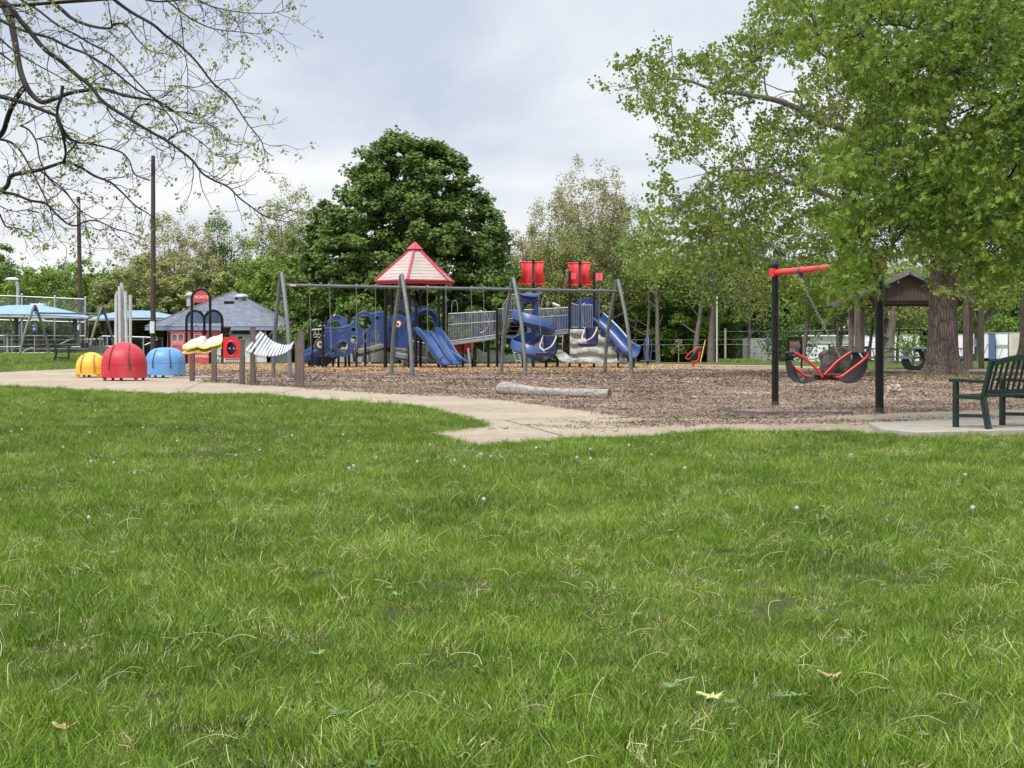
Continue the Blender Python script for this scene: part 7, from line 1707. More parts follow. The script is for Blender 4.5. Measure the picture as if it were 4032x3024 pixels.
for u, v0, r, Y, mat, lab in ((2823, 1166, .06, 94, 'pale_board', 'slim pale wooden pole rising into the leaves'), (2856, 1293, .075, 95, 'stump_pale', 'short brown wooden post right of the slim pale pole'), (3843, 1294, .12, 100, 'shelter_wood', 'brown post with a small white notice beside the shelter')):
    rt = root('utility_pole' if r < .1 else 'wooden_post', (X(u, Y), Y, gzY(Y)), lab, 'pole'); mb = MB(); mb.tube([(X(u, Y), Y, gzY(Y) - .1), (X(u, Y), Y, zz(v0, Y))], r, 10); mb.build('pole', mat, rt, smooth=50)
    if r >= .1:
        boxY(3832, 3855, 1337, 1364, Y - .2, .03).build('notice', 'white_paint', rt)
        boxY(3836, 3851, 1341, 1345, Y - .215, .012).build('notice_print', 'sign_blue', rt); boxY(3836, 3851, 1349, 1356, Y - .215, .012).build('notice_print', 'galv', rt)
for (u0, v0), (u1, v1), Y, mt, lab in (((2777, 1340), (2757, 1430), 93, 'pale_yellow', 'leaning yellow guy wire guard behind the red cup spinner'), ((3893, 1350), (3855, 1437), 97, 'white_paint', 'leaning white guard pole left of the blue container end'), ((3955, 1358), (3923, 1432), 97, 'white_paint', 'leaning white guard pole right of the blue container end')):
    mb = MB(); a, b = P(u0, v0, Y), P(u1, v1, Y); b.z = min(b.z, gzY(Y)); mb.tube([b, a], .035, 6); mb.build('guy_guard', mt, loc=b, label=lab, cat='guard pole')
# power line
mb = MB()
for v, Y in ((1322, 97), (1291, 99), (1342, 96)):
    pts = [P(2440 + i * 60, v + 16 - 18 * (i / 22) + 5 * math.sin(math.pi * i / 22), Y) for i in range(23)]; mb.tube(pts, .012, 4)
mb.build('overhead_wires', 'galv', loc=(X(2800, 97), 97, 2), label='thin pale wires crossing in front of the far trees', cat='wire')
# parked cars mostly hidden by the grass crest
pm('car_white', (.66, .68, .70), (.6, .62, .64), rough=.25, scale=2, coat=.5); pm('car_glass', (.05, .07, .08), (.03, .04, .05), rough=.08)
def car(u, Y, w_, h, mat, lab, zoff=0):
    x0 = X(u, Y); z0 = gz(x0, Y) + zoff; rt = root('parked_car', (x0, Y, z0), lab, 'car', 'cars parked beyond the grass')
    prof = [(-2.2, .35), (-2.15, .78), (-1.3, .95), (-.75, 1.38), (.55, 1.42), (1.35, .98), (2.1, .85), (2.2, .4)]; prof = [(x * w_ / 4.4, z * h / 1.42) for x, z in prof]
    mb = MB(); mb.plate([prof[::-1]], (x0, Y, z0), (1, 0, 0), U, 1.7); bd = mb.build('body', mat, rt, bevel=.06)
    gl = [(x * .92, z * .985 + .01) for x, z in prof[2:6]]; mb = MB(); mb.plate([[(gl[0][0] + .15, gl[0][1]), (gl[1][0], gl[1][1] - .06), (gl[2][0], gl[2][1] - .06), (gl[3][0] - .1, gl[3][1])][::-1]], (x0, Y, z0), (1, 0, 0), U, 1.72); mb.build('window', 'car_glass', rt)
    for s in (-1, 1): mb = MB(); mb.lathe([(.31, -.11), (.33, 0), (.31, .11), (.15, .12)], (x0 + s * 1.35 * w_ / 4.4, Y - .78, z0 + .32), 16, Matrix.Rotation(R(90), 3, 'X')); mb.build('wheel', 'rubber', rt)
car(2598, 106, 4.4, 1.42, 'car_white', 'white car roof showing behind the blue spinner')
car(2505, 108, 4.3, 1.5, 'car_white', 'white car partly hidden by the end of the right slide')
car(2555, 112, 4.2, 1.5, 'sky_plastic' if 0 else 'trailer_white', 'pale car farther back between the two white cars')
# ================================================================== trees
leafmat('maple_leaf', (.045, .095, .018), (.15, .235, .045), trans=.3, patch=.5, pscale=.5)
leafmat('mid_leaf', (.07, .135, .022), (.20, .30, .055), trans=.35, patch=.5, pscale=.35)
leafmat('bright_leaf', (.10, .18, .022), (.26, .36, .055), trans=.35, patch=.5, pscale=.4)
leafmat('olive_leaf', (.15, .18, .052), (.34, .36, .12), trans=.35, patch=.5, pscale=.3)
leafmat('tan_leaf', (.20, .20, .075), (.42, .39, .18), trans=.35, patch=.5, pscale=.3)
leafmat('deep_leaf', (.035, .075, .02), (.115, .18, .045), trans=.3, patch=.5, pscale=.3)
leafmat('linden_leaf', (.08, .145, .024), (.26, .33, .062), trans=.40, patch=.45, pscale=.5)
leafmat('oak_leaf', (.045, .10, .012), (.235, .325, .042), trans=.38, patch=.45, pscale=1.2, yellow=(.38, .42, .06))
leafmat('spring_leaf', (.20, .24, .08), (.42, .43, .18), trans=.4, patch=.3, pscale=1.0)
pm('bark_grey', (.21, .185, .155), (.10, .085, .07), rough=.95, scale=6, stretch=(3, 3, .5), bump=.7, bscale=14)
pm('bark_dark', (.045, .037, .033), (.02, .017, .015), rough=.95, scale=5, stretch=(2, 2, 2), bump=.5)
def bark_trunk_mat():
    m, nt, b = newmat('bark_furrow'); N = nt.nodes; K = nt.links
    tc = N.new('ShaderNodeTexCoord'); mp = N.new('ShaderNodeMapping'); mp.inputs['Scale'].default_value = (7, 7, 1.1); K.new(tc.outputs['Object'], mp.inputs[0])
    n = N.new('ShaderNodeTexNoise'); n.inputs['Scale'].default_value = 1.6; n.inputs['Detail'].default_value = 8; n.inputs['Roughness'].default_value = .65; n.inputs['Distortion'].default_value = 1.2; K.new(mp.outputs[0], n.inputs[0])
    v = N.new('ShaderNodeTexVoronoi'); v.feature = 'DISTANCE_TO_EDGE'; v.inputs['Scale'].default_value = 1.9; K.new(mp.outputs[0], v.inputs[0])
    ad = N.new('ShaderNodeMath'); ad.operation = 'MULTIPLY'; K.new(n.outputs[0], ad.inputs[0]); K.new(v.outputs[0], ad.inputs[1])
    r = N.new('ShaderNodeValToRGB'); K.new(ad.outputs[0], r.inputs[0]); e = r.color_ramp.elements; e[0].position = .0; e[0].color = (.055, .04, .034, 1); e[1].position = .2; e[1].color = (.235, .18, .15, 1); q = e.new(.06); q.color = (.13, .10, .085, 1)
    K.new(r.outputs[0], b.inputs['Base Color']); b.inputs['Roughness'].default_value = .95
    bp = N.new('ShaderNodeBump'); bp.inputs['Strength'].default_value = 1.0; bp.inputs['Distance'].default_value = .09; K.new(ad.outputs[0], bp.inputs['Height']); K.new(bp.outputs[0], b.inputs['Normal'])
bark_trunk_mat()

def limb_path(a, b, rng, lift=.15, wob=.06, n=5):
    a = Vector(a); b = Vector(b); ln = (b - a).length; mid = a.lerp(b, .5) + Vector((0, 0, ln * lift)) + Vector(rng.normal(0, ln * wob, 3))
    return [a * (1 - t) ** 2 + mid * (2 * t * (1 - t)) + b * t * t for t in [i / n for i in range(n + 1)]]
def make_tree(name, base, H, rx, crown0, mat, label, rng, ncl=220, per=90, leaf=.17, shape='oval', barkm='bark_grey', tr=None, top_pow=.9, rc=.55, group=None, shell=.42, irreg=.18, limbs=34, upright=0, cat='tree', ry=None, stems=1, gap=0.0):
    """base point, total height, crown radius, crown starts at fraction crown0 of the height"""
    base = Vector(base); rt = root(name, base, label, cat, group); ry = ry or rx; tr = tr or H * .016
    z0, z1 = H * crown0, H; cz = z0 + (z1 - z0) * .42; ph = rng.uniform(0, 6.28, 8)
    # cluster centres in an egg-shaped, lobed volume
    cl = []
    while len(cl) < ncl:
        d = rng.normal(0, 1, 3); d /= np.linalg.norm(d); r = rng.uniform() ** shell
        az_ = math.atan2(d[1], d[0]); lob = 1 + irreg * (math.sin(3 * az_ + ph[0] + 2 * d[2]) * .5 + math.sin(5 * az_ + ph[1] - 3 * d[2]) * .4 + math.sin(2 * az_ + ph[2] + 5 * d[2]) * .5)
        hz = (z1 - cz) if d[2] > 0 else (cz - z0)
        wdt = (1 - max(0, d[2]) ** 2 * 0) 
        x = d[0] * r * rx * lob; y = d[1] * r * ry * lob; z = cz + d[2] * r * hz * (1 + .10 * math.sin(4 * az_ + ph[3]))
        if gap and mnoise.noise(Vector((x * .5 + ph[4], y * .5, z * .5))) < -gap: continue
        cl.append((x, y, z, r))
    cl = np.array(cl)
    mb = MB(); nstem = stems; heads = []
    for s in range(nstem):
        off = Vector((rng.normal(0, .25 * (nstem > 1)), rng.normal(0, .2 * (nstem > 1)), 0)); lean = Vector((rng.normal(0, .02 + .05 * (nstem > 1)) * H, rng.normal(0, .02) * H, 0)); hh = H * (.78 if upright else .62)
        pts = [base + off + Vector((0, 0, -.1)), base + off + Vector((0, 0, .02 * H)), base + off + lean * .3 + Vector((0, 0, hh * .4)), base + off + lean + Vector((0, 0, hh))]
        pts = smooth_pts(pts, 4); m = len(pts); mb.tube(pts, [tr * (1.25 if i == 0 else 1) * (1 - .8 * i / (m - 1)) / (nstem ** .5) for i in range(m)], 8); heads.append(pts)
    order = rng.permutation(len(cl))[:limbs]
    for q in order:
        c = base + Vector(cl[q][:3]) * 1.0; st = heads[rng.integers(0, nstem)]; tz = base.z + (c.z - base.z) * (.45 if upright else .6); k = min(range(len(st)), key=lambda i: abs(st[i].z - tz)); k = max(2, k)
        lp = limb_path(st[k], c, rng, lift=-.12 if upright else .10); l = len(lp); r0 = tr * (1 - .75 * k / len(st)) * .42 / (nstem ** .5)
        mb.tube(lp, [r0 * (1 - .85 * i / (l - 1)) for i in range(l)], 5, caps=False)
    mb.build('trunk', barkm, rt, smooth=50)
    pos = np.repeat(cl[:, :3], per, axis=0); n = len(pos); rcx = rc * rng.uniform(.6, 1.3, len(cl)).repeat(per)
    g = rng.normal(0, 1, (n, 3)); g /= np.linalg.norm(g, axis=1)[:, None]; g *= (rng.uniform(0, 1, n) ** .45)[:, None]
    pos = pos + g * rcx[:, None] * np.array([1, 1, .62 if not upright else 1.3]); outd = (pos - np.array([0, 0, cz])) / np.array([rx, ry, H * .4])
    outd /= np.linalg.norm(outd, axis=1)[:, None] + 1e-6; outd = outd * .6 + g * .5
    clr = rng.uniform(0, 1, len(cl)).repeat(per); rv = np.clip(.55 * clr + .45 * rng.uniform(0, 1, n), 0, 1)
    leaves('crown', pos + np.array(base), outd, leaf, shape, mat, rt, rng, rnd=rv, up=.7, rand=.55)
    return rt
def TB(u, Y): x = X(u, Y); return Vector((x, Y, gz(x, Y)))
def TH(v, Y): return zz(v, Y) - gz(0, Y)
r_ = np.random.default_rng(77)
# the big dark maple
Ym = 88.0; b = TB(1590, Ym)
def maple():
    rng = np.random.default_rng(5); rt = root('maple_tree', b, 'big dark green maple with a rounded pointed crown behind the hexagonal roof', 'tree')
    prof = [(0, 6.2), (.5, 6.9), (1.4, 7.4), (3, 7.4), (4.5, 7.2), (6, 6.9), (7.5, 6.5), (9, 5.8), (10.2, 5.1), (11.5, 4.3), (12.6, 3.4), (13.4, 2.2), (13.95, 1.1)]
    def rad_at(z): return np.interp(z, [p[0] for p in prof], [p[1] for p in prof])
    cl = []; ph = rng.uniform(0, 6.28, 9)
    while len(cl) < 1250:
        z = rng.uniform(1.0, 13.9); a = rng.uniform(0, 6.28); R_ = rad_at(z); s = rng.uniform() ** .38
        lob = 1 + .045 * math.sin(5 * a + ph[0] + z) + .045 * math.sin(3 * a + ph[1] - 1.7 * z) + .035 * math.sin(2.9 * z + ph[2] + a)
        if rng.uniform() > (R_ / 7.2) ** 1.2 + .1: continue
        if mnoise.noise(Vector((math.cos(a) * R_ * .45, z * .6, math.sin(a) * R_ * .45))) < -.46 and s > .5: continue
        cl.append((math.cos(a) * R_ * s * lob + .1 + max(0, z - 9) * .03, math.sin(a) * R_ * s * lob, z + rng.normal(0, .15)))
    cl = np.array(cl); mb = MB(); st = smooth_pts([b - U * .2, b + U * 1.5, b + Vector((.2, 0, 6)), b + Vector((0, 0, 12))], 4); mb.tube(st, [.42 * (1 - .85 * i / (len(st) - 1)) for i in range(len(st))], 12)
    for q in range(90):
        c = b + Vector(cl[q]); k = min(range(len(st)), key=lambda i: abs(st[i].z - c.z * .65)); lp = limb_path(st[max(1, k)], c, rng); mb.tube(lp, [.10 * (1 - .85 * i / (len(lp) - 1)) for i in range(len(lp))], 5, caps=False)
    mb.build('trunk', 'bark_grey', rt, smooth=50)
    per = 105; pos = np.repeat(cl, per, axis=0); n = len(pos); g = rng.normal(0, 1, (n, 3)); g /= np.linalg.norm(g, axis=1)[:, None]; g *= (rng.uniform(0, 1, n) ** .4)[:, None]
    sz = rng.uniform(.35, .78, len(cl)).repeat(per); pos = pos + g * sz[:, None] * np.array([1, 1, .6]); outd = pos - np.array([0, 0, 6.0]); outd /= np.linalg.norm(outd, axis=1)[:, None] + 1e-6
    rv = np.clip(.5 * rng.uniform(0, 1, len(cl)).repeat(per) + .5 * rng.uniform(0, 1, n), 0, 1)
    leaves('crown', pos + np.array(b), outd * .8 + g * .6, .20, 'heart', 'maple_leaf', rt, rng, rnd=rv, up=.7, rand=.45)
maple()
GRP = 'trees standing along the far edge of the park'
# (u centre, top row, half width px, depth, material, kind, label)
spec = [
 (-40, 1000, 190, 104, 'mid_leaf', 'dense', 'round mid green tree at the far left edge behind the fence'),
 (150, 1062, 150, 101, 'bright_leaf', 'dense', 'low bright green tree directly behind the left canopy'),
 (262, 1010, 100, 116, 'mid_leaf', 'sparse', 'taller loose green tree left of the left wooden pole'),
 (345, 1050, 110, 112, 'bright_leaf', 'dense', 'green tree crossed by the left wooden pole'),
 (470, 1075, 150, 106, 'olive_leaf', 'dense', 'dull olive tree between the two wooden poles'),
 (690, 838, 210, 110, 'tan_leaf', 'upright', 'tall pale tan tree just right of the right wooden pole'),
 (600, 1000, 160, 104, 'olive_leaf', 'dense', 'low olive tree behind the chime pipes'),
 (880, 838, 120, 114, 'mid_leaf', 'upright', 'upright fresh green tree above the building roof'),
 (820, 985, 170, 103, 'olive_leaf', 'dense', 'broad olive tree right behind the building roof peak'),
 (1010, 975, 150, 103, 'bright_leaf', 'dense', 'bright yellow green tree right of the building roof'),
 (1140, 735, 170, 112, 'olive_leaf', 'upright', 'tall wispy pale green tree left of the dark maple'),
 (1120, 960, 120, 100, 'bright_leaf', 'dense', 'bright green tree at the left foot of the dark maple'),
 (2110, 800, 110, 112, 'tan_leaf', 'upright', 'pale tree just right of the dark maple'),
 (2080, 960, 130, 98, 'bright_leaf', 'sparse', 'light green tree behind the first red sail'),
 (2330, 608, 225, 102, 'tan_leaf', 'upright', 'tallest tan budding tree with several stems above the second red sail'),
 (2235, 860, 170, 96, 'olive_leaf', 'upright', 'olive tree behind the second red sail'),
 (2480, 900, 150, 106, 'olive_leaf', 'upright', 'olive tree right of the swing frame end'),
 (2640, 830, 210, 100, 'mid_leaf', 'dense', 'rounded mid green tree behind the blue spinner'),
 (2790, 790, 210, 104, 'mid_leaf', 'dense', 'broad green tree behind the red cup spinner'),
 (2960, 850, 200, 119, 'deep_leaf', 'dense', 'dark green tree above the grey covered trailer'),
 (3120, 900, 200, 118, 'mid_leaf', 'dense', 'green tree above the left end of the peeling building'),
 (3300, 960, 200, 88, 'bright_leaf', 'sparse', 'light green tree behind the two-seat swing chains'),
 (3480, 1000, 190, 92, 'bright_leaf', 'sparse', 'light green tree behind the shelter gable'),
 (3650, 980, 200, 120, 'mid_leaf', 'dense', 'green tree behind the big trunk'),
 (3850, 1010, 190, 96, 'bright_leaf', 'sparse', 'light green tree above the white containers'),
 (4030, 1000, 170, 122, 'deep_leaf', 'dense', 'dark green tree above the cream container at the right edge'),
]
for i, (u, v, hw_, Y, mt, kind, lab) in enumerate(spec):
    rng = np.random.default_rng(100 + i); k = F / Y; base = TB(u, Y); H = TH(v, Y); rx = hw_ / k
    if kind == 'dense': make_tree('broadleaf_tree', base, H, rx, .10, mt, lab, rng, ncl=int(60 + rx * rx * 11), per=80, leaf=.21, group=GRP, rc=.62, shape='oval', irreg=.22, ry=min(rx, 4.5), tr=.22)
    elif kind == 'sparse': make_tree('broadleaf_tree', base, H, rx, .42 if u > 3000 else .3, mt, lab, rng, ncl=int(40 + rx * rx * 8), per=60, leaf=.17, group=GRP, rc=.6, shape='oval', irreg=.3, ry=min(rx, 4.5), gap=.25, limbs=60, tr=.19)
    else: make_tree('broadleaf_tree', base, H, rx, .15, mt, lab, rng, ncl=int(90 + rx * H * 8), per=74, leaf=.16, group=GRP, rc=.5, shape='kite', upright=1, irreg=.3, limbs=130, shell=.5, ry=min(rx, 4), stems=3, tr=.34, gap=.3)
# slender visible trunks in front of the wood
for i, (u, w_, Y, lean, top, lab) in enumerate(((2548, .13, 97, .1, 900, 'grey trunk behind the blue spinner, left of the pair'), (2594, .17, 96, -.6, 850, 'forked grey trunk leaning left behind the white car roofs'), (2505, .12, 99, -.3, 880, 'slim grey trunk above the end of the right slide'),
                              (2735, .19, 95, .8, 980, 'leaning grey trunk behind the red cup spinner'), (2800, .26, 95.5, .1, 950, 'straight thick grey trunk left of the slim pale pole'), (2400, .20, 98, .2, 900, 'dark trunk behind the second swing leg'),
                              (2947, .12, 97, 0, 1100, 'thin trunk in front of the grey covered trailer'), (3163, .16, 90, .5, 1100, 'curved grey trunk right of the notice board'), (3308, .14, 91, 0, 1130, 'thin trunk behind the boulder'), (3422, .13, 93, .3, 1150, 'thin trunk right of the three shelter posts'), (3500, .33, 86, .3, 1080, 'dark forked trunk behind the red swing right post'),
                              (3534, .11, 94, 0, 1150, 'thin trunk in front of the white van'), (3596, .11, 96, 0, 1150, 'thin trunk behind the curved black table'))):
    rng = np.random.default_rng(400 + i); b_ = TB(u, Y); H = TH(top, Y); rt = root('slender_tree', b_, lab, 'tree', 'slender trunks along the far edge'); mb = MB()
    pts = smooth_pts([b_ - U * .3, b_ + Vector((lean * .15, 0, H * .2)), b_ + Vector((lean * .4 + .1, 0, H * .5)), b_ + Vector((lean, 0, H))], 4); mb.tube(pts, [w_ * (1.15 - .75 * k / (len(pts) - 1)) for k in range(len(pts))], 9)
    for q in range(9):
        k = rng.integers(5, len(pts)); e = pts[k] + Vector((rng.normal(0, 1.0), rng.normal(0, .6), rng.uniform(.5, 1.8))); lp = limb_path(pts[k], e, rng, lift=-.1); mb.tube(lp, [w_ * .35 * (1 - .8 * j / (len(lp) - 1)) for j in range(len(lp))], 5, caps=False)
    mb.build('trunk', 'bark_grey', rt, smooth=50)
    n = 1300; p = np.array(b_)[None] + np.stack([rng.normal(lean * .7, 1.1, n), rng.normal(0, .9, n), H * rng.uniform(.5, 1.1, n)], 1); leaves('crown', p, rng.normal(0, .5, (n, 3)), .16, 'oval', 'mid_leaf' if i % 2 else 'olive_leaf', rt, rng)
# young sapling
b_ = TB(2672, 92); rng = np.random.default_rng(9); rt = root('sapling', b_, 'young thin sapling with pale buds on the far grass', 'sapling'); mb = MB(); mb.tube([b_ - U * .1, b_ + U * 1.45], [.025, .01], 6)
tips = []
for q in range(16): z = .55 + .055 * q; a = q * 2.4; l_ = .42 * (1.5 - z) + .08; e = b_ + Vector((math.cos(a) * l_, math.sin(a) * l_, z + .12)); mb.tube([b_ + U * z, e], [.008, .004], 4); tips.append(e)
mb.build('trunk', 'stump_pale', rt); p = np.repeat(np.array([tuple(t) for t in tips]), 14, axis=0) + rng.normal(0, .06, (224, 3)); leaves('crown', p, rng.normal(0, .5, (224, 3)), .07, 'oval', 'tan_leaf', rt, rng)
# shrubs in the wood: one understory mass
def mass(name, u0, u1, Y0, Y1, v_top, mat, label, n, leaf, seed, zbase=-.8):
    rng = np.random.default_rng(seed); u = rng.uniform(u0, u1, n); Y = rng.uniform(Y0, Y1, n); xx = (u - CX) / F * Y
    nz = np.array([mnoise.noise(Vector((a * .25, b * .25, seed))) + .5 * mnoise.noise(Vector((a * .8, b * .8, seed))) for a, b in zip(xx, Y)]); top = (CAMZ - (v_top - HZ) / F * Y) * (1 + .28 * nz)
    t = rng.uniform(0, 1, n) ** .75; z = zbase + (top - zbase) * t; o = leaves(name, np.stack([xx, Y, z], 1), np.stack([np.zeros(n), -np.ones(n), np.zeros(n)], 1) * .6 + rng.normal(0, .5, (n, 3)), leaf, 'oval', mat, None, rng, rnd=np.clip(.5 + .5 * nz + rng.normal(0, .2, n), 0, 1))
    return tag(o, label, 'undergrowth', kind='stuff')
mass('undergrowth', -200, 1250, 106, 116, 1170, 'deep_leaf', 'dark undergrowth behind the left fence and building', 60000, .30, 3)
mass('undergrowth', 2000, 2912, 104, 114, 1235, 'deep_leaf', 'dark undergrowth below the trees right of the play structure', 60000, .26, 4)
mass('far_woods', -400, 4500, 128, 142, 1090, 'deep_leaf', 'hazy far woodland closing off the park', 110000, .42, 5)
mass('bush_row', 3350, 4300, 116, 124, 1235, 'mid_leaf', 'green bushes rising behind the containers', 22000, .28, 6)
mass('grass_verge', 2830, 3000, 90, 92.5, 1412, 'bright_leaf', 'pale leafy weeds along the verge by the brown post', 900, .10, 7, zbase=-.05)
mass('grass_verge', 3040, 4200, 86, 92, 1424, 'bright_leaf', 'tufty grass verge before the trailers', 5000, .09, 8, zbase=-.05)
rng = np.random.default_rng(21)
c_ = Vector((X(3575, 84), 84, 0)); rt = root('shrub', c_, 'leafy young shrub behind the picnic table', 'shrub'); n = 900
p = np.array(c_)[None] + rng.normal(0, 1, (n, 3)) * np.array([.42, .4, .42]) + np.array([0, 0, 1.0]); leaves('foliage', p, rng.normal(0, .5, (n, 3)), .13, 'oval', 'mid_leaf', rt, rng)
mb = MB(); mb.tube([c_, c_ + U * 1.1], [.05, .02], 6); mb.build('stem', 'bark_grey', rt)
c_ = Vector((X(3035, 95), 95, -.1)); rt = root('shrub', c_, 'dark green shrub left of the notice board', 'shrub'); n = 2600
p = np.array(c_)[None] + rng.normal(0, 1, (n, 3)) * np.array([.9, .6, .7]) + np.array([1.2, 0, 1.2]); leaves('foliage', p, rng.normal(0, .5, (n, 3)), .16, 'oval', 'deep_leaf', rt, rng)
mb = MB(); mb.tube([c_, c_ + Vector((1.0, 0, 1.3))], [.06, .02], 6); mb.build('stem', 'bark_grey', rt)

# ------------------------------------------------------------------ traced limbs with generated twigs
def skeleton(mb, limbs, conv, nseg=4, sides=8):
    """limbs: list of (points (x, y[, depth]), r0, r1) in picture units; returns node list"""
    nodes = []
    for pts, r0, r1 in limbs:
        s = smooth_pts([conv(*p) for p in pts], nseg); m = len(s)
        rr = [r0 + (r1 - r0) * (i / (m - 1)) ** .8 for i in range(m)]; mb.tube(s, rr, sides if r0 > .03 else 5, caps=False)
        for i in range(0, m): nodes.append((s[i], rr[i], (s[min(i + 1, m - 1)] - s[max(i - 1, 0)]).normalized()))
    return nodes
def twig(mb, a, d, ln, r, rng, droop=.0, n=5, curl=.35):
    p = Vector(a); d = Vector(d).normalized(); pts = [p.copy()]
    for i in range(n):
        d = (d + Vector(rng.normal(0, curl / n * 1.6, 3)) + Vector((0, 0, -droop / n))).normalized(); p = p + d * (ln / n); pts.append(p.copy())
    mb.tube(pts, [r * (1 - .7 * i / n) for i in range(n + 1)], 4, caps=False); return pts, d
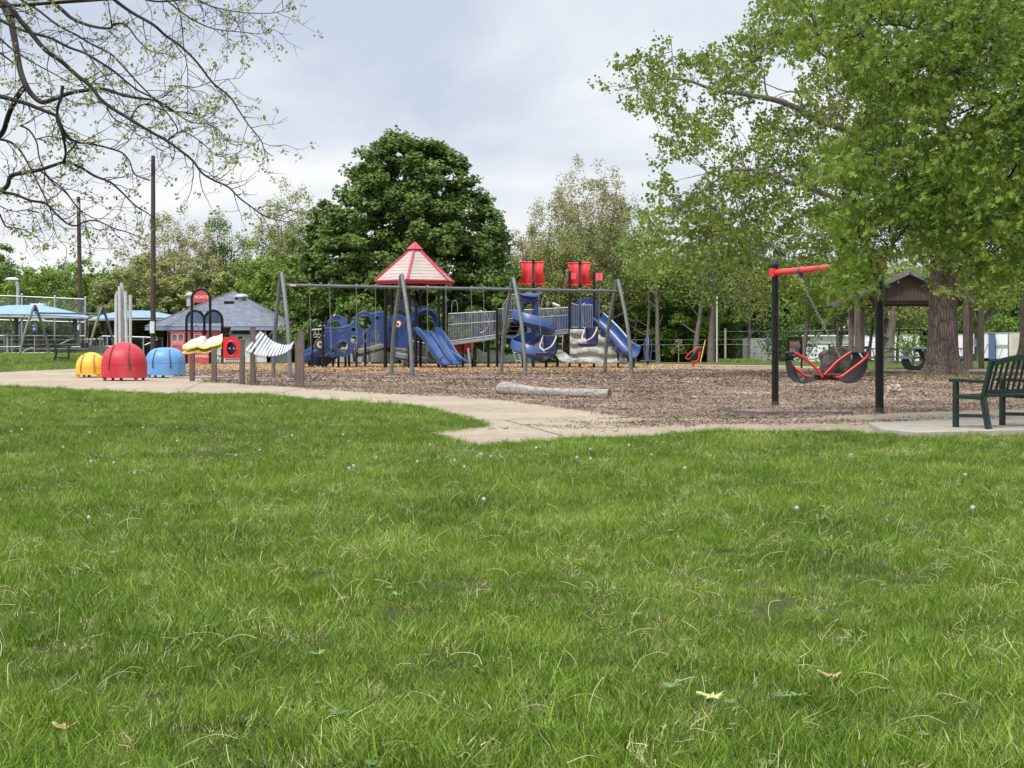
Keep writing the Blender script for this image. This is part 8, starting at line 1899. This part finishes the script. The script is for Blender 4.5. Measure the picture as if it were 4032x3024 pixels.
# (a) near bare tree at upper left
def spring_tree():
    rng = np.random.default_rng(31); base = Vector((-7.9, 15.0, 0)); rt = root('spring_tree', base, 'overhanging tree at upper left with dark bare limbs and tiny pale leaves', 'tree')
    Yn = 14.5
    def cv(x, y, dd=0): return P(x / 1.659, y / 1.659, Yn + dd)
    px = Yn / F / 1.659
    def rad(r): return r * px
    LB = [
     ([(-60, -40, .4), (0, 0, .3), (60, 35), (130, 130), (210, 225), (300, 330), (400, 400), (500, 490), (590, 560), (650, 640), (720, 700), (820, 760), (900, 810), (1000, 870), (1090, 920), (1180, 985), (1260, 1050), (1320, 1130), (1400, 1180), (1490, 1220), (1560, 1290), (1640, 1350), (1700, 1395), (1780, 1430), (1900, 1455)], 13, 1.8),
     ([(-60, 100, 1), (0, 130, 1), (100, 180, .9), (200, 215, .8), (330, 250, .8), (450, 310, .8), (560, 350, .7), (660, 410, .6), (750, 470, .6), (820, 530, .6), (900, 590, .6), (1000, 640, .6), (1100, 700, .6), (1180, 760, .7), (1250, 800, .7), (1350, 810, .8), (1430, 850, .8), (1480, 920, .8), (1560, 960, .8)], 9, 1.5),
     ([(690, -60, -.6), (750, 0, -.6), (860, 80, -.5), (1000, 160, -.5), (1080, 230, -.4), (1180, 300, -.4), (1290, 410, -.4), (1390, 540, -.3), (1500, 630, -.3), (1560, 720, -.3), (1620, 810, -.3), (1700, 910, -.3), (1730, 980, -.3), (1780, 1022, -.3)], 8.5, 1.5),
     ([(1080, -60, .2), (1140, 10, .2), (1170, 60, .2), (1190, 180, .2), (1200, 300, .2), (1225, 450, .2), (1225, 560, .2), (1225, 720, .2)], 4, 1.2),
     ([(90, -50, 1.2), (140, 0, 1.2), (240, 60, 1.1), (370, 160, 1), (500, 230, 1), (600, 290, 1), (720, 350, 1), (800, 430, 1), (900, 540, 1), (1000, 640, 1), (1060, 700, 1), (1130, 790, 1), (1160, 860, 1), (1100, 915, .6)], 6.5, 2.5),
     ([(280, -40, 1.8), (400, 60, 1.8), (470, 120, 1.8), (560, 160, 1.7), (640, 180, 1.6), (720, 185, 1.6), (740, 160, 1.6), (800, 155, 1.6), (850, 190, 1.5), (900, 260, 1.5), (980, 330, 1.5), (1080, 350, 1.5), (1160, 380, 1.5)], 11, 1.6),
     ([(70, 120, 2.4), (100, 280, 2.3), (130, 450, 2.2), (170, 560, 2), (220, 630, 2), (280, 668, 1.9), (370, 640, 1.8), (450, 610, 1.7), (560, 590, 1.6), (680, 582, 1.5), (800, 620, 1.4), (900, 640, 1.3), (1020, 660, 1.2), (1120, 722, 1.1), (1240, 740, 1.1), (1340, 760, 1)], 18, 3),
     ([(0, -40, 2.8), (40, 60, 2.6), (70, 120, 2.4)], 24, 19), ([(170, 560, 2), (120, 620, 2.4), (60, 740, 2.6), (20, 860, 2.8), (-40, 920, 3)], 15, 12),
     ([(-50, 615, .6), (0, 630, .6), (80, 650, .6), (180, 680, .6), (280, 720, .6), (370, 760, .6), (400, 820, .6), (440, 890, .7), (510, 930, .7), (600, 940, .8), (720, 970, .8), (800, 1000, .8), (850, 1060, .9), (880, 1140, .9), (980, 1180, .9)], 12, 2),
     ([(-40, 1270, 1.4), (0, 1255, 1.4), (50, 1210, 1.4), (70, 1150, 1.4), (150, 1130, 1.4), (260, 1110, 1.4), (350, 1080, 1.4), (430, 1060, 1.4), (520, 1090, 1.4), (620, 1150, 1.4), (720, 1190, 1.3), (800, 1260, 1.3), (880, 1340, 1.2), (960, 1390, 1.2), (1010, 1430, 1.2)], 14, 2),
     ([(0, 1255, 1.4), (100, 1270, 1.3), (200, 1310, 1.2), (300, 1330, 1.2), (370, 1400, 1.1), (440, 1460, 1.1), (500, 1475, 1), (560, 1445, 1), (640, 1445, 1), (740, 1490, 1), (840, 1520, 1), (940, 1560, 1)], 8, 1.8),
     ([(520, 270, .9), (560, 340, .8), (620, 420, .8), (700, 520, .8), (780, 640, .8), (840, 720, .9)], 4, 1.5), ([(410, 560, .6), (400, 640, .6), (378, 700, .6), (378, 790, .6), (410, 880, .6), (430, 1000, .8), (410, 1060, 1.3)], 9, 5),
     ([(-40, 905, 2), (60, 925, 2), (130, 980, 2), (190, 1080, 1.8), (240, 1180, 1.8), (300, 1300, 1.7), (340, 1400, 1.7)], 7, 3), ([(130, 820, 1), (190, 850, 1), (240, 930, 1), (260, 1040, 1), (330, 1180, 1), (430, 1260, 1), (520, 1370, 1), (640, 1440, 1)], 5, 2),
     ([(260, 1110, 1.4), (330, 1170, 1.4), (420, 1240, 1.4), (480, 1320, 1.4), (540, 1390, 1.4)], 5, 2), ([(500, 930, .7), (480, 960, .8), (440, 1000, 1), (420, 1060, 1.3)], 4, 3),
     ([(1060, -20, 0), (1200, 90, 0), (1280, 140, 0), (1370, 180, 0), (1470, 200, 0), (1600, 212, 0), (1700, 222, 0), (1760, 190, 0)], 4, 1), ([(1200, -40, .5), (1290, 0, .5), (1380, 40, .5), (1500, 70, .5), (1620, 85, .5), (1780, 85, .5), (1865, 60, .5)], 4.5, 1.2),
     ([(900, -20, .8), (1020, 10, .8), (1180, 0, .8), (1300, -20, .8)], 6, 3), ([(1290, 10, .4), (1400, 50, .4), (1500, 120, .4), (1580, 160, .4)], 3, 1),
     ([(1090, 920, 0), (1140, 880, .1), (1190, 860, .2), (1260, 890, .2), (1340, 950, .2), (1400, 1010, .2), (1500, 1025, .2), (1600, 970, .2)], 4, 1.2), ([(860, 765, 0), (900, 700, .3), (960, 680, .4), (1060, 715, .4), (1180, 740, .4)], 5, 2),
     ([(1060, 640, 1), (1110, 600, 1), (1180, 560, 1), (1280, 570, 1), (1400, 530, 1), (1560, 510, 1)], 4, 1), ([(590, 550, .5), (660, 500, .5), (760, 480, .5), (860, 500, .5), (960, 470, .5)], 3, 1),
     ([(0, 250, .4), (90, 330, .4), (200, 400, .4), (330, 470, .4), (460, 540, .4), (530, 565, .4)], 4.5, 1.5), ([(-20, 330, 1.5), (100, 420, 1.5)], 6, 3), ([(240, 910, 1), (340, 890, 1), (450, 930, 1)], 3.5, 2),
     ([(700, 700, 0), (740, 770, .1), (830, 820, .1), (900, 880, .2), (1000, 950, .2), (1080, 990, .2)], 3, 1), ([(340, 1400, 1), (350, 1480, 1), (380, 1560, 1), (430, 1610, 1)], 2.5, 1), ([(560, 1445, 1), (570, 1560, 1), (600, 1620, 1)], 2, 1), ([(0, 1400, 1.5), (40, 1480, 1.5), (110, 1490, 1.5), (200, 1520, 1.5), (290, 1600, 1.5)], 5, 1.5), ([(-30, 1330, 1.5), (80, 1380, 1.5), (180, 1370, 1.5), (290, 1400, 1.5)], 3, 1.2)]
    mb = MB(); trk = smooth_pts([base - U * .2, base + Vector((.1, 0, 2)), base + Vector((.1, .3, 4)), base + Vector((.3, .6, 7.5))], 5); mb.tube(trk, [.42 - .012 * i for i in range(len(trk))], 14)
    for pts, r0, r1 in LB[:]:
        if pts[0][0] <= 0 or pts[0][1] < 0:     # tie limbs that enter the frame back to the trunk
            s = cv(*pts[0]); z = min(7.3, max(1.5, s.z - .25)); k = min(trk, key=lambda q: abs(q.z - z)); lp = limb_path(k, s, rng, lift=-.10 + .3 * rng.uniform(), wob=.07, n=8); mb.tube(lp, [max(rad(r0) * 1.5, .03) + (rad(r0) - max(rad(r0) * 1.5, .03)) * i / (len(lp) - 1) for i in range(len(lp))], 8, caps=False)
    nodes = skeleton(mb, [(p, rad(a * 1.5), rad(b_ * 1.7)) for p, a, b_ in LB], cv)
    mb.build('trunk', 'bark_dark', rt, smooth=50)
    tw = MB(); leafp = []; leafd = []
    vis = [nd for nd in nodes if nd[0].x > -6.0]
    for i, (p, r, t) in enumerate(vis):
        if rng.uniform() < (.42 if r > .008 else .62):
            side = t.cross(Vector((0, 1, 0))) * (1 if rng.uniform() < .5 else -1); d = t * rng.uniform(.5, 1.1) + side * rng.uniform(.4, 1.0) + Vector((0, rng.normal(0, .5), 0)); ln = rng.uniform(.14, .55)
            pts, dd = twig(tw, p, d, ln, max(.0034, min(.006, r * .5)), rng, droop=rng.uniform(-.6, .35), n=7, curl=.8)
            for j in (2, 3, 4, 5):
                if rng.uniform() < .55:
                    s2 = Vector(rng.normal(0, 1, 3)); q, d2 = twig(tw, pts[j], dd + s2 * .7, ln * rng.uniform(.25, .6), .0026, rng, droop=rng.uniform(-.5, .3), n=4, curl=.6)
                    if rng.uniform() < .42: leafp.append(q[-1]); leafd.append(d2)
            if rng.uniform() < .5: leafp.append(pts[-1]); leafd.append(dd)
    tw.build('twigs', 'bark_dark', rt)
    P_ = np.array([tuple(p) for p in leafp]); n = len(P_); per = 7; P2 = np.repeat(P_, per, axis=0) + rng.normal(0, .022, (n * per, 3)); D2 = np.repeat(np.array([tuple(d) for d in leafd]), per, axis=0) + rng.normal(0, .7, (n * per, 3))
    leaves('crown', P2, D2, .036, 'oval', 'spring_leaf', rt, rng, up=.3, rand=.9, droop=.1)
    print('spring leaves', n * per)
spring_tree()

# (b) mid-distance linden: huge furrowed trunk and open crown with limbs reaching left
def in_poly_samples(poly, n, rng, w=None):
    us = [p[0] for p in poly]; vs = [p[1] for p in poly]; out = []
    while len(out) < n:
        u = rng.uniform(min(us), max(us), 4000); v = rng.uniform(min(vs), max(vs), 4000); k = inside(u, v, poly)
        for a, b in zip(u[k], v[k]):
            if w is None or rng.uniform() < w(a, b): out.append((a, b))
    return np.array(out[:n])
def linden():
    rng = np.random.default_rng(41); Yn = 51.2; base = Vector((X(3712, Yn), Yn, 0)); rt = root('linden_tree', base, 'huge furrowed trunk tree at right with limbs reaching far left', 'tree')
    mb = MB(); vs = []; fs = []; n = 96; zs = [-.1, .0, .05, .12, .2, .32, .5, .75, 1.0, 1.4, 1.8, 2.3, 2.8, 3.4, 4.2, 5.2, 6.5]
    for z in zs:
        fl = 1 + .72 * math.exp(-max(z, 0) / .28) + .14 * math.exp(-z / 1.2)
        for k in range(n):
            a = 2 * math.pi * k / n; but = 1 + (.20 * math.exp(-max(z, 0) / .45)) * math.sin(6 * a + .6) + .10 * math.exp(-max(z, 0) / .6) * math.sin(11 * a + 2)
            r = .505 * (1 - .025 * z) * fl * but * (1 + .035 * math.sin(5 * a + .3 * z) + .022 * mnoise.noise(Vector((math.cos(a) * 7, math.sin(a) * 7, z * .8))) + .03 * abs(math.sin(14 * a + 1.3 * mnoise.noise(Vector((math.cos(a) * 2, z, 0))) * 3)))
            vs.append(base + Vector((math.cos(a) * r + .01 * z, math.sin(a) * r, z)))
    for j in range(len(zs) - 1):
        for k in range(n): l = (k + 1) % n; fs.append((j * n + k, j * n + l, (j + 1) * n + l, (j + 1) * n + k))
    mb.add(vs, fs); mb.build('trunk', 'bark_furrow', rt, smooth=60)
    def cv(x, y, dd=0): return P(2200 + x / 1.659, y / 1.659, Yn + dd)
    hub = lambda z: (1510 * 1.659, (HZ - (z - CAMZ) * F / Yn) * 1.659, 0)
    px = Yn / F / 1.659
    LB = [([hub(8.6), (2200, 1000, -1), (1900, 860, -2), (1659, 770, -3), (1550, 705, -3.5), (1420, 655, -4), (1300, 632, -4.2), (1180, 610, -4.5), (1080, 600, -4.8), (980, 575, -5), (860, 530, -5.2), (760, 515, -5.4), (640, 520, -5.6), (520, 560, -5.8), (400, 585, -6)], 30, 2),
          ([hub(6.0), (2200, 1450, -1), (1900, 1330, -2), (1659, 1240, -3), (1500, 1190, -3.4), (1400, 1140, -3.6), (1280, 1112, -3.8), (1150, 1108, -4), (1080, 1140, -4), (1000, 1200, -4.2), (880, 1290, -4.4), (800, 1330, -4.4)], 24, 3),
          ([(760, 515, -5.4), (750, 460, -5.4), (745, 400, -5.4), (735, 280, -5.4)], 5, 2), ([(1370, 640, -4), (1350, 580, -4), (1340, 450, -4)], 9, 4), ([(880, 530, -5.2), (780, 560, -5.2), (640, 580, -5.2), (520, 600, -5.2)], 5, 2),
          ([(1280, 660, -4), (1180, 690, -4), (1060, 740, -4), (960, 830, -4)], 7, 2), ([(1180, 605, -4.4), (1260, 540, -4), (1290, 400, -4)], 5, 2), ([(1659, 1000, 2), (1450, 1120, 1), (1250, 1220, 0), (1180, 1420, 0)], 8, 3), ([(1500, 1190, -3), (1350, 1290, -3), (1250, 1340, -3), (1100, 1500, -3)], 7, 3), ([(1260, 1300, -3), (1200, 1420, -3), (1160, 1520, -3)], 6, 3),
          ([hub(7), (2000, 1500, 2), (1700, 1400, 3), (1500, 1450, 3), (1400, 1600, 3)], 18, 4), ([hub(9.5), (2100, 700, 2), (1900, 500, 2), (1700, 340, 1), (1500, 240, 0), (1400, 100, 0)], 20, 4), ([hub(10), (2400, 300, 0), (2300, -100, 0), (2200, -500, 0)], 32, 12), ([hub(6.2), (2500, 1600, 0), (2500, 1300, 0), hub(10)], 34, 30),
          ([hub(9), (2800, 900, 1), (3100, 600, 2)], 20, 8), ([(1659, 780, -3), (1500, 900, -3), (1300, 960, -3), (1100, 1050, -3), (980, 1130, -3)], 8, 2), ([(1900, 500, 2), (1700, 560, 2), (1500, 600, 2), (1250, 500, 2)], 8, 3), ([hub(5.5), (2600, 1900, 1), (2900, 1800, 2)], 14, 5)]
    mb = MB(); nodes = skeleton(mb, [(p, a * px, b_ * px) for p, a, b_ in LB], cv); mb.build('limbs', 'bark_grey', rt, smooth=50)
    POLY = [(2335, 322), (2410, 258), (2470, 205), (2560, 235), (2595, 200), (2592, 125), (2620, 108), (2668, 105), (2680, 205), (2720, 215), (2740, 225), (2790, 160), (2860, 165), (2880, 120), (2930, 110), (2945, 20), (3000, -20), (3100, -160), (4500, -200), (4500, 1080), (3950, 1180), (3850, 1190), (3720, 1180), (3668, 1150), (3655, 1080), (3600, 1030), (3540, 1010), (3440, 1020), (3400, 1090), (3380, 1100), (3250, 1150), (3100, 1160), (2980, 1190), (2800, 1200), (2700, 1120), (2600, 1130), (2480, 1080), (2430, 960), (2500, 900), (2450, 800), (2540, 700), (2600, 620), (2620, 520), (2560, 450), (2490, 440), (2440, 410), (2370, 400)]
    def wt(u, v):
        d = .55 + .45 * min(1, max(0, (u - 2400) / 700)); nz = mnoise.noise(Vector((u * .006, v * .006, 1.3))) + .5 * mnoise.noise(Vector((u * .018, v * .018, 5)))
        if nz < -.22: return .03
        return d if nz > -.05 else d * .45
    cl = in_poly_samples(POLY, 2900, rng, wt); n = len(cl); dep = rng.normal(0, 2.6, n); near = np.array([min(-(3 + (3000 - u) / 240 * 1.0), 0) if u < 3200 else 0 for u in cl[:, 0]]) * .9
    Yc = Yn + dep + near; C = np.stack([(cl[:, 0] - CX) / F * Yc, Yc, CAMZ - (cl[:, 1] - HZ) / F * Yc], 1)
    tw = MB(); NP = np.array([tuple(q[0]) for q in nodes])
    for c in C[rng.permutation(n)[:1500]]:
        k = np.argmin(((NP - c) ** 2).sum(1)); a = nodes[k][0]; c_ = Vector(c)
        if (c_ - a).length > 2.3: continue
        lp = limb_path(a, c_, rng, lift=.05, wob=.08, n=4); tw.tube(lp, [.016, .013, .010, .007, .004], 4, caps=False)
    tw.build('twigs', 'bark_grey', rt)
    per = 27; m = n * per; pos = np.repeat(C, per, axis=0) + 0; sd = rng.normal(0, .6, (n, 3)) + np.array([-.7, 0, .1]); sd /= np.linalg.norm(sd, axis=1)[:, None]; pos = pos + np.repeat(sd, per, axis=0) * rng.uniform(-.42, .42, (m, 1)) + rng.normal(0, .085, (m, 3)); out = rng.normal(0, .5, (m, 3)); rv = np.clip(.45 * rng.uniform(0, 1, n).repeat(per) + .55 * rng.uniform(0, 1, m), 0, 1)
    leaves('crown', pos, out, .108, 'heart', 'linden_leaf', rt, rng, rnd=rv, up=.5, rand=.8, droop=.6)
linden()

# (c) near oak overhanging the upper right
def oak():
    rng = np.random.default_rng(51); Yn = 19.5; base = Vector((10.2, 21.5, 0)); rt = root('pin_oak', base, 'near oak hanging bright lobed leaves over the upper right corner', 'tree')
    def cv(x, y, dd=0): return P(3032 + x / 1.276, y / 1.276, Yn + dd)
    px = Yn / F / 1.276
    LB = [([(1500, -300, 1), (1400, -150, 1), (1290, -40), (1230, 40), (1170, 150), (1100, 270), (1060, 400), (1040, 480)], 8, 2), ([(1250, -250, 1), (1100, -100, 1), (1030, 0), (940, 90), (850, 250), (820, 330)], 6, 2),
          ([(1500, 500, 1.5), (1380, 600, 1), (1276, 740), (1220, 860), (1150, 960), (1080, 1060), (1020, 1150), (960, 1200)], 9, 2), ([(1450, 300, 1), (1300, 420, .5), (1150, 500), (1060, 600), (980, 700), (970, 770)], 7, 2),
          ([(1300, 430, .5), (1150, 490), (980, 560), (870, 620), (770, 640), (640, 660)], 5, 1.5), ([(1200, 460, 0), (1100, 600, -.3), (1000, 700, -.3), (900, 800, -.5), (840, 930, -.5), (780, 1020, -.6), (700, 1130, -.6), (640, 1200, -.6), (590, 1280, -.6), (530, 1370, -.6)], 7, 2),
          ([(900, 830, -.5), (950, 860, -.5), (980, 930, -.5), (960, 1060, -.5)], 3.5, 2), ([(700, 840, .3), (640, 900, .3), (560, 990, .3), (500, 1050, .3)], 3, 1.2), ([(900, 350, -1), (760, 420, -1), (600, 480, -1), (480, 560, -1)], 4, 1.5), ([(1000, 120, -1), (800, 160, -1), (600, 120, -1), (430, 180, -1), (250, 200, -1)], 5, 1.5),
          ([(1276, 640, 0), (1180, 700, 0), (1100, 760, 0), (1000, 780, 0), (880, 800, 0)], 4, 1.5), ([(1110, 1060, 0), (1150, 1130, 0), (1168, 1230, 0)], 3, 1.2), ([(1276, 1000, .5), (1200, 1100, .5), (1120, 1200, .5), (1050, 1290, .5)], 4, 1.5), ([(770, 640, 0), (600, 760, 0), (450, 850, 0), (330, 930, 0), (220, 960, 0)], 3.5, 1.2), ([(700, 1130, -.6), (560, 1180, -.6), (450, 1200, -.6), (380, 1230, -.6)], 2.5, 1)]
    mb = MB(); trk = smooth_pts([base - U * .2, base + U * 2, base + Vector((-.1, 0, 6)), base + Vector((-.2, -.3, 10))], 5); mb.tube(trk, [.40 - .014 * i for i in range(len(trk))], 16)
    for p, a, b_ in LB:
        s = cv(*p[0])
        if p[0][0] >= 1250 or p[0][1] < -90: k = min(trk, key=lambda q: abs(q.z - (s.z + .1))); lp = limb_path(k, s, rng, lift=.08, wob=.02); mb.tube(lp, [a * px * (1.9 - .9 * i / (len(lp) - 1)) for i in range(len(lp))], 8, caps=False)
    nodes = skeleton(mb, [(p, a * px * 1.35, b_ * px * 1.35) for p, a, b_ in LB], cv); mb.build('trunk', 'bark_dark', rt, smooth=50)
    POLY = [(3040, -60), (3060, 0), (3130, 60), (3110, 190), (3200, 240), (3260, 160), (3330, 300), (3420, 420), (3360, 520), (3230, 560), (3180, 650), (3140, 780), (3210, 850), (3290, 900), (3300, 1000), (3280, 1120), (3285, 1200), (3340, 1220), (3410, 1185), (3435, 1150), (3450, 1075), (3520, 1010), (3600, 980), (3720, 1000), (3810, 980), (3860, 1080), (3960, 1090), (4080, 1040), (4400, 980), (4400, -120)]
    def wt(u, v):
        nz = mnoise.noise(Vector((u * .007, v * .007, 8))) + .5 * mnoise.noise(Vector((u * .02, v * .02, 5))); return .06 if nz < -.33 else (.5 if nz < -.15 else 1)
    cl = in_poly_samples(POLY, 2700, rng, wt); n = len(cl); Yc = Yn + rng.normal(0, 1.5, n); C = np.stack([(cl[:, 0] - CX) / F * Yc, Yc, CAMZ - (cl[:, 1] - HZ) / F * Yc], 1)
    tw = MB(); NP = np.array([tuple(q[0]) for q in nodes])
    for c in C[rng.permutation(n)[:1300]]:
        k = np.argmin(((NP - c) ** 2).sum(1)); a = nodes[k][0]; c_ = Vector(c)
        if (c_ - a).length > 1.1: continue
        lp = limb_path(a, c_, rng, lift=.05, wob=.07, n=4); tw.tube(lp, [.009, .007, .0055, .004, .003], 4, caps=False)
    tw.build('twigs', 'bark_dark', rt)
    per = 17; m = n * per; sd = rng.normal(0, .5, (n, 3)) + np.array([-.9, 0, -.55]); sd /= np.linalg.norm(sd, axis=1)[:, None]; pos = np.repeat(C, per, axis=0) + np.repeat(sd, per, axis=0) * rng.uniform(-.24, .24, (m, 1)) + rng.normal(0, .032, (m, 3)); rv = np.clip(.4 * rng.uniform(0, 1, n).repeat(per) + .6 * rng.uniform(0, 1, m), 0, 1)
    leaves('crown', pos, rng.normal(0, .6, (m, 3)), .082, 'oak', 'oak_leaf', rt, rng, rnd=rv, up=.45, rand=.9, droop=.8)
oak()
# trunk leaning in at the far right edge
Yt_ = 62.0; b_ = Vector((X(4036, Yt_), Yt_, 0)); rt = root('maple_tree', b_, 'grey tree trunk flaring at the far right edge behind the bench', 'tree'); mb = MB()
pts = smooth_pts([b_ - U * .1 + Vector((-.15, 0, 0)), b_ + Vector((-.02, 0, .6)), b_ + Vector((.12, 0, 1.6)), b_ + Vector((.15, 0, 4)), b_ + Vector((.2, 0, 8))], 4); mb.tube(pts, [.62, .5, .44, .40, .36] + [.33] * (len(pts) - 5), 16); mb.build('trunk', 'bark_furrow', rt, smooth=60)
rng = np.random.default_rng(61); n = 5200; p = np.array(b_)[None] + np.stack([rng.normal(0, 2.2, n), rng.normal(0, 2, n), rng.uniform(3.6, 9, n)], 1); leaves('crown', p, rng.normal(0, .5, (n, 3)), .14, 'heart', 'linden_leaf', rt, rng)

# ------------------------------------------------------------------ dandelion clocks and fallen leaves
pm('dandelion', (.56, .58, .52), (.46, .48, .42), rough=.95); pm('stem_green', (.22, .27, .12), (.18, .22, .1), rough=.8)
pm('dead_leaf', (.50, .38, .24), (.36, .25, .14), rough=.85, scale=20)
def dandelion(p, h, r, rng):
    mb = MB(); lean = Vector((rng.normal(0, .12), rng.normal(0, .12), 1)) * h; top = Vector(p) + lean; s = smooth_pts([p, Vector(p) + lean * .5 + Vector((rng.normal(0, .01), 0, 0)), top], 3); mb.tube(s, .0018, 5)
    o = mb.build('dandelion', 'stem_green', loc=p, label='white fluffy dandelion clock on a thin stem in the grass', cat='dandelion', group='dandelion clocks dotted over the lawn')
    hd = MB(); hd.lathe([(0, -r), (r * .7, -r * .7), (r, 0), (r * .7, r * .7), (0, r)], top, 10)
    for k in range(60):
        d = Vector(rng.normal(0, 1, 3)).normalized(); a = top + d * r * .9; q = d.orthogonal().normalized(); e = a + d * r * .45; t = d.cross(q); hd.add([e + q * r * .18, e - q * r * .18, a], [(0, 1, 2)]); hd.add([e + t * r * .18, e - t * r * .18, a], [(0, 1, 2)])
    hd.build('seed_head', 'dandelion', o)
rng = np.random.default_rng(71)
DD = [(1374, 1746), (1350, 1720), (1378, 1852), (1485, 1811), (1638, 1834), (1800, 1823), (1825, 1848), (1938, 1810), (1895, 1802), (2114, 1776), (2272, 1810), (2330, 1818), (2474, 1761), (2322, 1780), (1180, 1632), (1062, 1605), (700, 1687), (380, 1622), (284, 1618), (158, 1580), (82, 1697), (38, 1710), (360, 1712), (700, 1744), (456, 1834), (364, 1834), (530, 1875), (1018, 1784), (1374, 1854), (3812, 1885), (3132, 2024), (348, 2052), (3830, 2010), (1896, 1985), (1150, 1720), (930, 1800), (240, 1770), (1700, 1760), (2560, 1800), (3350, 1800), (2700, 1860), (560, 1690), (88, 1630), (820, 1650)]
for u, v in DD:
    h = rng.uniform(.09, .14); p = G(u, v + 5590 * h / (6149 / (v - 1358 + 25)) * .85); dandelion(p, h, rng.uniform(.009, .0125), rng)
for (u, v), s, sd in (((3268, 2752), .045, 1), ((262, 2975), .04, 2), ((1340, 1690), .07, 3)):
    c = G(u, v); mb = MB(); r2 = np.random.default_rng(sd); pts = []
    for x_, y_ in LEAF['oak']: q = rotz(r2.uniform(0, .1) + sd) @ Vector((x_ * s * 1.4, (y_ - .5) * s * 1.8, 0)); pts.append(c + q + U * (.045 + .5 * abs(q.x) + r2.uniform(0, .006)))
    k = len(pts); mb.add(pts + [p - U * .0015 for p in pts], [tuple(range(k)), tuple(range(k, 2 * k))[::-1]] + [(i, (i + 1) % k, k + (i + 1) % k, k + i) for i in range(k)])
    mb.build('fallen_leaf', 'dead_leaf', loc=c, label=('curled tan dead leaf at lower right in the grass', 'tan dead leaf at the bottom left of the lawn', 'pale dead leaf on the grass before the path bend')[sd - 1], cat='leaf')
c = G(2800, 2795); mb = MB(); r2 = np.random.default_rng(4); pts = []
for x_, y_ in LEAF['oak']: q = rotz(1.2) @ Vector((x_ * .09, (y_ - .5) * .085, 0)); pts.append(c + q + U * (.034 + .3 * abs(q.x)))
k = len(pts); mb.add(pts + [p - U * .0015 for p in pts], [tuple(range(k)), tuple(range(k, 2 * k))[::-1]] + [(i, (i + 1) % k, k + (i + 1) % k, k + i) for i in range(k)])
pm('lime_leaf', (.48, .52, .18), (.38, .44, .13), rough=.7); mb.build('fallen_leaf', 'lime_leaf', loc=c, label='lime green lobed leaf lying on the grass at lower right', cat='leaf')
